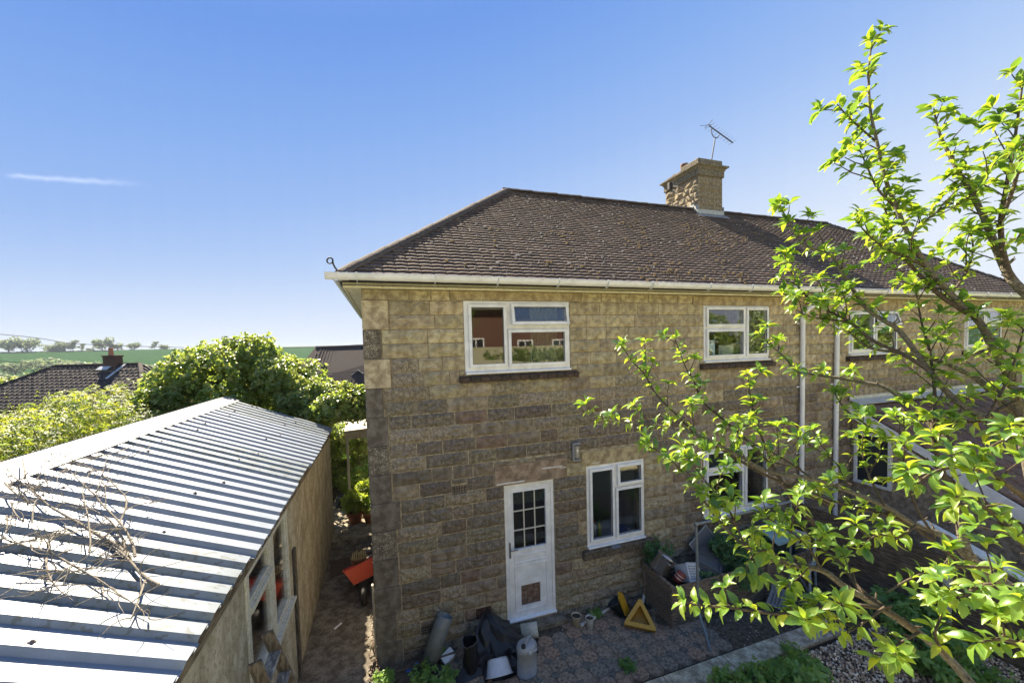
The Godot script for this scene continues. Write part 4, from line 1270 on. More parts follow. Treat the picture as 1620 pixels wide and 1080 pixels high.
# ---------------------------------------------------------------- shed with the box-profile roof
func shed() -> void:
	var t := thing("garden_shed", "rendered shed with a shiny grey box profile metal roof beside the house", "shed")
	var xe := -0.965; var ye := 2.585; var xr := -3.12; var yr := 3.45; var zf := -4.45; var zn := 6.2
	var xw := -1.03
	var b := MB.new()
	var hole := [0.02, 1.6, 1.215, 2.46]
	for s in solid_bands(zf + 0.06, zn, -0.2, 2.5, [hole]): b.box(Vector3(xw - 0.09, (s[2] + s[3]) / 2, (s[0] + s[1]) / 2), Vector3(0.18, s[3] - s[2], s[1] - s[0]))
	for z in [zf + 0.15, zn - 0.09]:
		b.prism(PackedVector2Array([Vector2(xw - 0.18, -0.2), Vector2(xw - 0.18, 2.5), Vector2(xr, yr - 0.08), Vector2(-5.1, 2.5), Vector2(-5.1, -0.2)]), 0.16, Transform3D(Basis.IDENTITY, Vector3(0, 0, z - 0.08)))
	b.box(Vector3(-5.19, 1.15, (zf + zn) / 2), Vector3(0.18, 2.7, zn - zf - 0.12))
	b.box(Vector3(-3.1, -0.05, (zf + zn) / 2), Vector3(4.0, 0.1, zn - zf - 0.4))
	part("wall", b, mat(Color(0.47, 0.455, 0.4), 0.95, "render", Vector3(0.8, 0.6, 0.8), 0.5), t)
	# roof sheets: each about a metre wide, lapped over the next, with trapezoid ribs running down the slope
	var down := Vector3(xe - xr, ye - yr, 0)
	var n := Vector3(-down.y, down.x, 0).normalized()
	var metal := mat(Color(0.215, 0.255, 0.32), 0.45, "soft", Vector3.ONE * 0.8, 0.0, 0.12)
	var metal2 := mat(Color(0.195, 0.235, 0.3), 0.43, "dirt", Vector3.ONE * 0.6, 0.0, 0.12)
	var per := 0.2235
	var rh := 0.05
	var k0 := 0
	var z := zf - 0.02
	var sheet := 0
	while z < zn:
		b = MB.new()
		b.smooth(false)
		var ribs := 5 if sheet % 2 == 0 else 4
		var lift := 0.006 * (sheet % 2)
		var pr := []
		for q in ribs:
			var zz := z + q * per
			pr.append(Vector2(zz, 0)); pr.append(Vector2(zz + 0.086, 0)); pr.append(Vector2(zz + 0.1, rh)); pr.append(Vector2(zz + per - 0.012, rh))
		pr.append(Vector2(z + ribs * per, 0)); pr.append(Vector2(z + ribs * per + 0.05, 0.004))
		var over := 0.006 * (sheet % 3)
		for i in pr.size() - 1:
			for side in 2:
				var a0 := Vector3(xr, yr, 0); var a1: Vector3 = a0 + down * (1.0 + over)
				var nn := n
				if side == 1: a1 = Vector3(2 * xr - a1.x, a1.y, 0); nn = Vector3(-n.x, n.y, 0)
				var P0: Vector3 = a0 + nn * (pr[i].y + lift) + Vector3(0, 0, pr[i].x)
				var P1: Vector3 = a1 + nn * (pr[i].y + lift) + Vector3(0, 0, pr[i].x)
				var Q0: Vector3 = a0 + nn * (pr[i + 1].y + lift) + Vector3(0, 0, pr[i + 1].x)
				var Q1: Vector3 = a1 + nn * (pr[i + 1].y + lift) + Vector3(0, 0, pr[i + 1].x)
				if side == 0: b.quad(P0, Q0, Q1, P1)
				else: b.quad(P0, P1, Q1, Q0)
		part("roof_sheet", b, metal if sheet % 3 else metal2, t)
		z += ribs * per
		sheet += 1
	# ridge flashing, in three lengths
	var rm := mat(Color(0.35, 0.355, 0.365), 0.42, "soft", Vector3.ONE * 0.7, 0.0, 0.1)
	var dn := down.normalized()
	for s in [[zf - 0.05, -1.3], [-1.35, 1.75], [1.7, 4.0], [3.95, zn]]:
		b = MB.new()
		var up: float = 0.056 + (0.004 if s[0] > -2.0 and s[0] < 1.0 else 0.0)
		for side in [1.0, -1.0]:
			var d := Vector3(dn.x * side, dn.y, 0)
			var nn := Vector3(n.x * side, n.y, 0)
			b.box(Vector3(xr, yr, (s[0] + s[1]) / 2) + d * 0.15 + nn * up, Vector3(0.3, 0.004, s[1] - s[0]), 0.0, Basis(d, nn, d.cross(nn)) if side > 0 else Basis(-d, nn, (-d).cross(nn)))
			b.box(Vector3(xr, yr, (s[0] + s[1]) / 2) + d * 0.302 + nn * (up - 0.01), Vector3(0.004, 0.024, s[1] - s[0]), 0.0, Basis(d, nn, d.cross(nn)) if side > 0 else Basis(-d, nn, (-d).cross(nn)))
		part("ridge_flashing", b, rm, t)
	# bolts with washers on the ribs
	var bm := MB.new()
	bm.lathe(PackedVector2Array([Vector2(0.02, 0), Vector2(0.019, 0.003), Vector2(0.01, 0.007), Vector2(0.008, 0.012), Vector2(0.006, 0.017), Vector2(0, 0.018)]), 10)
	var bolt := bm.mesh()
	var bmat := mat(Color(0.13, 0.11, 0.1), 0.6, "", Vector3.ONE, 0.0, 0.3)
	var bz := zf + 0.16
	var j := 0
	while bz < 3.6:
		for f in [0.26, 0.66]:
			if (j + int(f * 10)) % 3 == 0: continue
			var p: Vector3 = Vector3(xr, yr, bz) + down * (f + 0.03 * sin(j * 2.1)) + n * (rh + 0.003)
			put("roof_bolt", bolt, bmat, t, Transform3D(Basis(n.cross(Vector3.BACK), n, Vector3.BACK), p))
		bz += per * 2
		j += 1
	b = MB.new()
	b.box(Vector3(xw + 0.012, 2.49, (zf + zn) / 2), Vector3(0.024, 0.1, zn - zf), 0.003)
	part("eaves_board", b, mat(Color(0.2, 0.17, 0.13), 0.9, "wood", Vector3(2, 2, 0.3)), t)
	# window: one big light on the right, a transomed pair on the left
	var wm := mat(Color(0.62, 0.63, 0.6), 0.7, "dirt", Vector3.ONE * 2.2, 0.1)
	b = MB.new()
	for s in solid_bands(hole[0], hole[1], hole[2], hole[3], [[0.08, 0.69, 1.27, 2.4], [0.83, 1.52, 1.27, 2.01], [0.83, 1.52, 2.1, 2.4]]): b.box(Vector3(xw - 0.03, (s[2] + s[3]) / 2, (s[0] + s[1]) / 2), Vector3(0.09, s[3] - s[2], s[1] - s[0]), 0.004)
	b.box(Vector3(xw + 0.02, 1.225, 0.81), Vector3(0.1, 0.04, 1.66), 0.006)
	b.box(Vector3(xw + 0.022, 2.055, 1.17), Vector3(0.03, 0.06, 0.72), 0.005)
	var w := part("window", b, wm, t)
	for s in [[0.08, 0.69, 1.27, 2.4], [0.83, 1.52, 1.27, 2.01], [0.83, 1.52, 2.1, 2.4]]:
		b = MB.new()
		for f in solid_bands(s[0], s[1], s[2], s[3], [[s[0] + 0.035, s[1] - 0.035, s[2] + 0.035, s[3] - 0.035]]): b.box(Vector3(xw - 0.02, (f[2] + f[3]) / 2, (f[0] + f[1]) / 2), Vector3(0.05, f[3] - f[2], f[1] - f[0]), 0.004)
		part("casement", b, wm, w)
		b = MB.new()
		for gx in [-0.03, -0.018]: b.box(Vector3(xw + gx, (s[2] + s[3]) / 2, (s[0] + s[1]) / 2), Vector3(0.004, s[3] - s[2] - 0.07, s[1] - s[0] - 0.07))
		part("pane", b, pane, w)
	b = MB.new()
	b.box(Vector3(xw + 0.018, 0.89, -0.235), Vector3(0.035, 1.77, 0.1), 0.005)
	part("nailed_board", b, mat(Color(0.13, 0.115, 0.09), 0.95, "wood", Vector3(3, 0.4, 3), 0.5), t)
	# junk seen dimly through the glass
	b = MB.new()
	var r := rng(6)
	for k in 9: b.box(Vector3(xw - 0.5 - r.randf() * 0.3, 1.2 + r.randf() * 0.7, 0.15 + k * 0.16), Vector3(0.2, 0.4, 0.1), 0.01, Basis.from_euler(Vector3(r.randf(), r.randf(), r.randf())))
	part("shelf_clutter", b, mat(Color(0.2, 0.18, 0.15), 0.9, "wood", Vector3.ONE), t)

	# dead prunings thrown on the roof
	var d := thing("dead_branches", "tangle of bare grey dead branches lying on the metal shed roof", "branches")
	var bark := mat(Color(0.4, 0.375, 0.33), 0.95, "bark", Vector3.ONE * 5.0, 0.3)
	r = rng(41)
	dead_branch(d, bark, r, [Vector3(-1.576, 2.945, 2.029), Vector3(-1.664, 2.995, 1.881), Vector3(-1.784, 3.056, 1.725), Vector3(-1.897, 3.110, 1.603), Vector3(-2.045, 3.174, 1.458), Vector3(-2.227, 3.247, 1.257), Vector3(-2.412, 3.316, 1.075), Vector3(-2.627, 3.394, 0.851), Vector3(-2.811, 3.455, 0.664), Vector3(-2.967, 3.503, 0.495)], 0.0090)
	dead_branch(d, bark, r, [Vector3(-1.634, 2.942, 2.000), Vector3(-1.757, 3.000, 1.888), Vector3(-1.932, 3.077, 1.790), Vector3(-2.067, 3.137, 1.701), Vector3(-2.219, 3.200, 1.609), Vector3(-2.372, 3.262, 1.508), Vector3(-2.542, 3.328, 1.354), Vector3(-2.682, 3.378, 1.235), Vector3(-2.834, 3.432, 1.111), Vector3(-2.960, 3.474, 0.980)], 0.0130)
	dead_branch(d, bark, r, [Vector3(-1.670, 2.949, 1.953), Vector3(-1.756, 2.991, 1.801), Vector3(-1.857, 3.038, 1.676), Vector3(-1.935, 3.074, 1.587), Vector3(-2.020, 3.110, 1.512), Vector3(-2.130, 3.154, 1.443), Vector3(-2.231, 3.192, 1.407), Vector3(-2.353, 3.237, 1.380), Vector3(-2.482, 3.282, 1.329), Vector3(-2.680, 3.355, 1.220)], 0.0090)
	dead_branch(d, bark, r, [Vector3(-1.846, 3.080, 1.678), Vector3(-1.924, 3.131, 1.420), Vector3(-2.000, 3.177, 1.262), Vector3(-2.089, 3.225, 1.170), Vector3(-2.192, 3.274, 1.068), Vector3(-2.277, 3.310, 0.991), Vector3(-2.403, 3.358, 0.896), Vector3(-2.539, 3.405, 0.787), Vector3(-2.657, 3.440, 0.714), Vector3(-2.830, 3.494, 0.603), Vector3(-2.909, 3.506, 0.576)], 0.0070)
	dead_branch(d, bark, r, [Vector3(-1.952, 3.096, 1.369), Vector3(-1.915, 3.117, 1.366), Vector3(-1.867, 3.098, 1.248), Vector3(-1.810, 3.039, 1.062)], 0.0050)
	dead_branch(d, bark, r, [Vector3(-2.245, 3.180, 2.113), Vector3(-2.207, 3.176, 2.059), Vector3(-2.156, 3.163, 2.004), Vector3(-2.099, 3.142, 1.934), Vector3(-2.053, 3.121, 1.856), Vector3(-2.016, 3.099, 1.749), Vector3(-1.991, 3.078, 1.595)], 0.0060)
	dead_branch(d, bark, r, [Vector3(-2.348, 3.221, 1.958), Vector3(-2.269, 3.202, 2.028), Vector3(-2.181, 3.174, 2.065), Vector3(-2.082, 3.134, 2.098), Vector3(-2.007, 3.097, 2.098), Vector3(-1.961, 3.066, 2.114)], 0.0060)
	dead_branch(d, bark, r, [Vector3(-2.442, 3.292, 1.764), Vector3(-2.317, 3.278, 1.945), Vector3(-2.253, 3.253, 2.063), Vector3(-2.262, 3.220, 2.084)], 0.0050)
	dead_branch(d, bark, r, [Vector3(-2.279, 3.227, 1.806), Vector3(-2.339, 3.281, 1.698), Vector3(-2.403, 3.318, 1.574), Vector3(-2.431, 3.318, 1.470), Vector3(-2.468, 3.303, 1.316)], 0.0060)
	dead_branch(d, bark, r, [Vector3(-1.807, 3.051, 2.085), Vector3(-1.853, 3.095, 1.982), Vector3(-2.028, 3.183, 1.685), Vector3(-2.163, 3.243, 1.474), Vector3(-2.300, 3.292, 1.249), Vector3(-2.443, 3.332, 0.925), Vector3(-2.478, 3.320, 0.806)], 0.0060)
	dead_branch(d, bark, r, [Vector3(-1.998, 3.101, 2.139), Vector3(-2.044, 3.148, 2.034), Vector3(-2.074, 3.160, 1.916), Vector3(-2.088, 3.137, 1.731)], 0.0060)
	dead_branch(d, bark, r, [Vector3(-2.975, 3.520, 0.793), Vector3(-2.735, 3.466, 1.145), Vector3(-2.624, 3.422, 1.310), Vector3(-2.541, 3.345, 1.355)], 0.0060)
	dead_branch(d, bark, r, [Vector3(-2.921, 3.511, 0.631), Vector3(-2.662, 3.458, 1.053), Vector3(-2.563, 3.418, 1.211), Vector3(-2.437, 3.317, 1.343)], 0.0040)
	dead_branch(d, bark, r, [Vector3(-2.522, 3.338, -0.326), Vector3(-2.448, 3.344, -0.053), Vector3(-2.431, 3.351, 0.358), Vector3(-2.569, 3.392, 0.413), Vector3(-2.657, 3.392, 0.577)], 0.0040)
	dead_branch(d, bark, r, [Vector3(-2.632, 3.369, -0.191), Vector3(-2.613, 3.382, 0.175), Vector3(-2.631, 3.404, 0.472), Vector3(-2.615, 3.403, 0.709), Vector3(-2.584, 3.385, 0.974), Vector3(-2.580, 3.369, 1.195), Vector3(-2.593, 3.353, 1.304)], 0.0060)
	dead_branch(d, bark, r, [Vector3(-2.551, 3.336, 1.563), Vector3(-2.384, 3.305, 1.780), Vector3(-2.251, 3.252, 1.892), Vector3(-2.128, 3.167, 1.959)], 0.0050)
	dead_branch(d, bark, r, [Vector3(-2.780, 3.421, 1.270), Vector3(-2.600, 3.381, 1.458), Vector3(-2.485, 3.335, 1.542), Vector3(-2.434, 3.283, 1.558)], 0.0090)
	dead_branch(d, bark, r, [Vector3(-2.054, 3.164, 1.429), Vector3(-2.125, 3.242, 1.286), Vector3(-2.213, 3.277, 1.130), Vector3(-2.342, 3.279, 0.960)], 0.0040)
	dead_branch(d, bark, r, [Vector3(-2.662, 3.381, 0.792), Vector3(-2.603, 3.393, 0.991), Vector3(-2.597, 3.390, 1.109), Vector3(-2.671, 3.384, 1.147)], 0.0050)
	dead_branch(d, bark, r, [Vector3(-2.437, 3.304, 1.590), Vector3(-2.462, 3.349, 1.567), Vector3(-2.531, 3.391, 1.513), Vector3(-2.600, 3.405, 1.426), Vector3(-2.668, 3.396, 1.295)], 0.0060)
	dead_branch(d, bark, r, [Vector3(-2.247, 3.228, 1.195), Vector3(-2.246, 3.270, 1.152), Vector3(-2.496, 3.371, 0.569), Vector3(-2.624, 3.379, 0.293)], 0.0040)
	dead_branch(d, bark, r, [Vector3(-1.337, 2.813, 2.269), Vector3(-1.401, 2.849, 2.242), Vector3(-1.484, 2.889, 2.174), Vector3(-1.601, 2.936, 2.053), Vector3(-1.728, 2.981, 1.933), Vector3(-1.902, 3.039, 1.796)], 0.0140)
	dead_branch(d, bark, r, [Vector3(-1.370, 2.816, 2.254), Vector3(-1.445, 2.855, 2.204), Vector3(-1.544, 2.898, 2.103), Vector3(-1.658, 2.940, 1.952), Vector3(-1.770, 2.976, 1.794)], 0.0120)
	dead_branch(d, bark, r, [Vector3(-1.959, 3.065, 2.113), Vector3(-1.772, 3.003, 2.238), Vector3(-1.608, 2.944, 2.341), Vector3(-1.476, 2.891, 2.436), Vector3(-1.348, 2.833, 2.517), Vector3(-1.248, 2.780, 2.582)], 0.0070)
	dead_branch(d, bark, r, [Vector3(-2.007, 3.085, 2.132), Vector3(-1.922, 3.066, 2.266), Vector3(-1.831, 3.034, 2.385), Vector3(-1.734, 2.990, 2.476), Vector3(-1.643, 2.939, 2.531)], 0.0070)
	dead_branch(d, bark, r, [Vector3(-1.424, 2.851, 2.235), Vector3(-1.347, 2.841, 2.480), Vector3(-1.308, 2.805, 2.651)], 0.0080)
	dead_branch(d, bark, r, [Vector3(-1.999, 3.088, 2.362), Vector3(-1.915, 3.070, 2.319), Vector3(-1.838, 3.047, 2.305), Vector3(-1.766, 3.018, 2.290), Vector3(-1.682, 2.976, 2.201), Vector3(-1.623, 2.937, 2.064)], 0.0050)
	dead_branch(d, bark, r, [Vector3(-1.794, 3.006, 2.448), Vector3(-1.730, 3.002, 2.433), Vector3(-1.672, 2.979, 2.416), Vector3(-1.575, 2.918, 2.384)], 0.0040)

func dead_branch(d: Node3D, bark: Material, r: RandomNumberGenerator, way: Array, rad: float) -> void:
	var pts := curve(PackedVector3Array(way), 5)
	var b := MB.new()
	b.tube(pts, rad * 1.05, rad * 0.3, 6)
	var br := part("branch", b, bark, d)
	for q in int(pts.size() / 3.0) + 1:                   # side twigs
		var at: Vector3 = pts[r.randi_range(3, pts.size() - 1)]
		var cur := PackedVector3Array([at])
		var dir := Vector3(r.randf_range(-1, 0.6), r.randf_range(-0.1, 0.5), r.randf_range(-1, 1)).normalized()
		for k in 4:
			at += dir * r.randf_range(0.03, 0.085)
			dir = (dir + Vector3(r.randf_range(-0.5, 0.5), r.randf_range(-0.35, 0.15), r.randf_range(-0.5, 0.5))).normalized()
			var floor_y := 3.45 - absf(at.x + 3.12) * 0.4014 + 0.055
			at.y = maxf(at.y, floor_y)
			cur.append(at)
		var tw := MB.new()
		tw.tube(curve(cur, 3), 0.004, 0.0014, 5)
		part("twig", tw, bark, br)

# ---------------------------------------------------------------- far houses
func tiled_slope(b: MB, o: Vector3, e: Vector3, up: Vector3, len: float, rise: float, left: float, right: float, wtile: float, gauge: float, r: RandomNumberGenerator) -> void:
	# rolled tiles: one bent strip per tile; left and right are how far the edges lean in per unit of rise
	b.smooth(false)
	var nrm := e.cross(up)
	if nrm.y < 0: nrm = -nrm
	var rows := int(rise / gauge)
	for k in rows:
		var v := k * gauge
		var n := int(len / wtile)
		for i in n:
			var u := (i + 0.0) * wtile
			if u < left * v or u + wtile > len - right * v: continue
			var p := o + e * u + up * v + nrm * r.randf_range(0.0, 0.015)
			var a := p + nrm * 0.03
			var c := up * gauge * 1.05
			var m1 := e * wtile * 0.3 + nrm * 0.07
			var m2 := e * wtile * 0.55 + nrm * 0.02
			var m3 := e * wtile * 0.98
			b.quad(a, a + m1, a + m1 + c - nrm * 0.03, a + c - nrm * 0.03)
			b.quad(a + m1, a + m2, a + m2 + c - nrm * 0.03, a + m1 + c - nrm * 0.03)
			b.quad(a + m2, a + m3, a + m3 + c - nrm * 0.03, a + m2 + c - nrm * 0.03)

func bungalow() -> void:
	var t := thing("bungalow", "low bungalow with a dark ribbed tile roof and brick chimney beyond the hedge", "bungalow")
	var R0 := Vector3(-22.1, 3.86, -31.2); var R1 := Vector3(-16.35, 3.86, -29.3)
	var e := (R1 - R0).normalized()
	var f := Vector3(-e.z, 0, e.x)
	if f.z < 0: f = -f
	var drop := 2.5; var run := 3.7
	var A := R0 - e * run + f * run - Vector3(0, drop, 0); var B := R1 + e * run + f * run - Vector3(0, drop, 0)
	var C := R1 + e * run - f * run - Vector3(0, drop, 0); var D := R0 - e * run - f * run - Vector3(0, drop, 0)
	var b := MB.new()
	b.smooth(false)
	b.quad(A, B, R1, R0); b.quad(C, D, R0, R1); b.tri(B, C, R1); b.tri(D, A, R0)
	var rf := part("roof", b, mat(Color(0.05, 0.04, 0.04), 0.95), t)
	b = MB.new()
	var up := (R0 + e * 0.0 - (A + e * run)).normalized()
	var rise := sqrt(run * run + drop * drop)
	tiled_slope(b, A, e, up, A.distance_to(B), rise, run / rise, run / rise, 0.33, 0.34, rng(3))
	tiled_slope(b, B, -f, (R1 - (B - f * run)).normalized(), B.distance_to(C), rise, run / rise, run / rise, 0.33, 0.34, rng(5))
	part("roof_tiles", b, mat(Color(0.085, 0.065, 0.06), 0.8, "tile", Vector3.ONE * 0.8), rf).set_meta("kind", "stuff")
	b = MB.new()
	for l in [[R0, R1], [A, R0], [B, R1]]: b.bar(l[0] + Vector3(0, 0.05, 0), l[1] + Vector3(0, 0.05, 0), 0.26, 0.16, 0.05)
	part("ridge", b, mat(Color(0.11, 0.085, 0.07), 0.9, "tile"), rf)
	b = MB.new()
	var m := (A + C) / 2 - Vector3(0, 1.5, 0)
	b.box(Vector3(m.x, m.y, m.z), Vector3(A.distance_to(B) - 0.8, 3.0, run * 2 - 0.8), 0.0, Basis(e, Vector3.UP, e.cross(Vector3.UP)))
	part("wall", b, mat(Color(0.4, 0.3, 0.22), 0.9, "stone"), t)
	b = MB.new()
	var cp := R0.lerp(R1, 0.7) + f * 0.1
	b.box(cp + Vector3(0, -0.05, 0), Vector3(0.85, 1.3, 0.6), 0.01, Basis(e, Vector3.UP, e.cross(Vector3.UP)))
	b.box(cp + Vector3(0, 0.64, 0), Vector3(0.95, 0.1, 0.7), 0.02, Basis(e, Vector3.UP, e.cross(Vector3.UP)))
	var ch := part("chimney", b, mat(Color(0.24, 0.13, 0.09), 0.95, "tile", Vector3.ONE * 2.0), t)
	b = MB.new()
	b.lathe(PackedVector2Array([Vector2(0.15, 0), Vector2(0.12, 0.4), Vector2(0.15, 0.48), Vector2(0.14, 0.52), Vector2(0.09, 0.52), Vector2(0.09, 0.1), Vector2(0, 0.1)]), 12, Transform3D(Basis.IDENTITY, cp + Vector3(-0.08, 0.69, 0)))
	part("chimney_pot", b, mat(Color(0.42, 0.17, 0.09), 0.9), ch)
	b = MB.new()
	b.box(cp + f * 0.72 - Vector3(0, 0.42, 0) + e * 0.9, Vector3(0.16, 0.03, 1.7), 0.0, Basis(e, up.cross(e) * -1.0, up).orthonormalized())
	b.box(cp + f * 0.5 - Vector3(0, 0.2, 0) - e * 0.2, Vector3(0.8, 0.03, 0.4), 0.0, Basis(e, up.cross(e) * -1.0, up).orthonormalized())
	part("lead_flashing", b, mat(Color(0.4, 0.42, 0.45), 0.5), ch)
	# lower wing to its left
	var t2 := thing("low_annexe", "low annexe with a plain dark roof at the bungalow's left end", "annexe")
	b = MB.new()
	var W0 := R0 - e * 9.0 + Vector3(0, -1.25, 0) + f * 1.2; var W1 := R0 - e * 2.0 + Vector3(0, -1.25, 0) + f * 1.2
	b.smooth(false)
	var E0 := W0 + f * 3.0 - Vector3(0, 1.7, 0); var E1 := W1 + f * 3.0 - Vector3(0, 1.7, 0)
	var F0 := W0 - f * 3.0 - Vector3(0, 1.7, 0); var F1 := W1 - f * 3.0 - Vector3(0, 1.7, 0)
	b.quad(E0, E1, W1, W0); b.quad(F1, F0, W0, W1); b.tri(E1, F1, W1); b.tri(F0, E0, W0)
	tiled_slope(b, E0, e, (W0 - E0).normalized(), 7.0, W0.distance_to(E0), 0.0, 0.0, 0.33, 0.34, rng(4))
	part("roof", b, mat(Color(0.075, 0.06, 0.055), 0.9, "tile", Vector3.ONE * 0.8), t2)
	b = MB.new()
	var m2 := (E0 + F1) / 2 - Vector3(0, 1.2, 0)
	b.box(m2, Vector3(6.8, 2.4, 5.4), 0.0, Basis(e, Vector3.UP, e.cross(Vector3.UP)))
	part("wall", b, mat(Color(0.4, 0.3, 0.22), 0.9, "stone"), t2)

func dark_roof_house() -> void:
	var t := thing("dark_roofed_house", "house with a plain dark brown roof behind the large bush, by the corner", "house")
	var b := MB.new()
	b.smooth(false)
	var A := Vector3(-8.5, 1.2, -34.0); var B := Vector3(6.5, 1.2, -32.0)
	var R0 := Vector3(-6.3, 4.86, -38.7); var R1 := Vector3(5.7, 4.86, -36.4)
	var bk := Vector3(0.8, -3.7, -5.0)
	b.quad(A, B, R1, R0)
	b.quad(R0, R1, R1 + bk, R0 + bk)
	b.tri(A, R0, R0 + bk)
	tiled_slope(b, A, (B - A).normalized(), (R0 - A - (B - A).normalized() * (R0 - A).dot((B - A).normalized())).normalized(), A.distance_to(B), 5.9, 0.37, 0.13, 0.3, 0.3, rng(9))
	part("roof", b, mat(Color(0.085, 0.06, 0.055), 0.95, "tile", Vector3.ONE * 0.7), t)
	b = MB.new()
	b.bar(R0 + Vector3(0, 0.05, 0), R1 + Vector3(0, 0.05, 0), 0.24, 0.14, 0.04)
	part("ridge", b, mat(Color(0.12, 0.09, 0.08), 0.9), t)
	b = MB.new()                                         # two small gabled dormers with pale verges
	var vg := MB.new()
	for p in [Vector3(-5.2, 3.2, -36.8), Vector3(-2.1, 2.6, -35.2)]:
		b.smooth(false)
		b.quad(p + Vector3(-0.9, -0.8, 0.9), p + Vector3(0, 0, 0.9), p + Vector3(0, 0, -1.5), p + Vector3(-0.9, -0.8, -1.5))
		b.quad(p + Vector3(0, 0, 0.9), p + Vector3(0.9, -0.8, 0.9), p + Vector3(0.9, -0.8, -1.5), p + Vector3(0, 0, -1.5))
		b.prism(PackedVector2Array([Vector2(-0.8, -1.9), Vector2(0.8, -1.9), Vector2(0.8, -0.8), Vector2(0, -0.1), Vector2(-0.8, -0.8)]), 1.5, Transform3D(Basis.IDENTITY, p + Vector3(0, -0.03, -0.8)))
		vg.bar(p + Vector3(-0.95, -0.86, 0.92), p + Vector3(0, 0.0, 0.92), 0.1, 0.06)
		vg.bar(p + Vector3(0.95, -0.86, 0.92), p + Vector3(0, 0.0, 0.92), 0.1, 0.06)
	var dm := part("dormer", b, mat(Color(0.1, 0.07, 0.06), 0.9), t)
	part("verge_board", vg, mat(Color(0.5, 0.45, 0.4), 0.8), dm)
	b = MB.new()
	b.box(Vector3(-0.8, -0.6, -38.2), Vector3(13.0, 3.6, 7.0))
	part("wall", b, mat(Color(0.35, 0.16, 0.1), 0.9, "stone"), t)

# brick house across the garden behind the viewer; the upstairs window panes mirror it
func brick_house() -> void:
	var t := thing("red_brick_house", "red brick house with white windows mirrored in the upstairs window panes", "house")
	var b := MB.new()
	b.box(Vector3(4.0, 4.7, 27.0), Vector3(22.0, 5.6, 7.0))
	part("wall", b, mat(Color(0.3, 0.15, 0.105), 0.9, "tile", Vector3.ONE * 1.5), t)
	b = MB.new()
	b.prism(PackedVector2Array([Vector2(-4.2, 0), Vector2(4.2, 0), Vector2(0, 3.4)]), 22.8, Transform3D(Basis(Vector3(0, 0, 1), Vector3.UP, Vector3(-1, 0, 0)), Vector3(15.4, 7.4, 27.0)))
	part("roof", b, mat(Color(0.2, 0.1, 0.08), 0.9, "tile", Vector3.ONE), t)
	b = MB.new()
	b.box(Vector3(4.0, 7.35, 23.1), Vector3(22.8, 0.2, 0.25), 0.03)
	part("gutter", b, white, t)
	for x in [-5.0, -1.0, 3.0, 7.0, 11.0, 14.0]:
		for y in ([4.3, 6.4] if x != 7.0 else [4.5]):
			b = MB.new()
			for s in solid_bands(-0.65, 0.65, -0.6, 0.6, [[-0.55, -0.04, -0.5, 0.5], [0.04, 0.55, -0.5, 0.5]]): b.box(Vector3(x + (s[0] + s[1]) / 2, y + (s[2] + s[3]) / 2, 23.47), Vector3(s[1] - s[0], s[3] - s[2], 0.1))
			var w := part("window", b, white, t)
			b = MB.new()
			b.box(Vector3(x, y, 23.49), Vector3(1.2, 1.1, 0.03))
			part("pane", b, mat(Color(0.02, 0.02, 0.025), 0.1), w)

# ---------------------------------------------------------------- fields: hedges and trees
func far_tree_mesh(sd: int, wide: float, tall: float) -> Array:
	var r := rng(sd)
	var b := MB.new()
	b.smooth(false)
	var lumps := []
	for k in 12: lumps.append([Vector3(r.randf_range(-0.34, 0.34) * wide, tall * r.randf_range(0.24, 0.82), r.randf_range(-0.3, 0.3) * wide), wide * r.randf_range(0.14, 0.24)])
	for l in lumps:
		for q in 70:
			var d := Vector3(r.randf_range(-1, 1), r.randf_range(-0.8, 1), r.randf_range(-1, 1)).normalized()
			var p: Vector3 = l[0] + d * l[1] * r.randf_range(0.7, 1.05) * Vector3(1, 0.8, 1)
			var s := wide * r.randf_range(0.03, 0.06)
			var u := Vector3(r.randf_range(-1, 1), r.randf_range(-1, 1), r.randf_range(-1, 1)).normalized() * s
			var w := d.cross(u).normalized() * s
			b.tri(p - u, p + u, p + w)
			b.tri(p + u * 0.8 + d * s * 0.5, p - w, p - u * 0.8 + d * s * 0.3)
	var tr := MB.new()
	tr.tube(PackedVector3Array([Vector3(0, -1.0, 0), Vector3(0.1, tall * 0.3, 0), Vector3(0.0, tall * 0.62, 0.1)]), wide * 0.035, wide * 0.015, 6)
	for k in 4:
		var a := k * 1.7
		tr.tube(PackedVector3Array([Vector3(0.05, tall * (0.22 + 0.06 * k), 0), Vector3(cos(a) * wide * 0.15, tall * 0.5, sin(a) * wide * 0.15), Vector3(cos(a) * wide * 0.3, tall * 0.66, sin(a) * wide * 0.26)]), wide * 0.016, wide * 0.006, 5)
	return [b.mesh(), tr.mesh()]

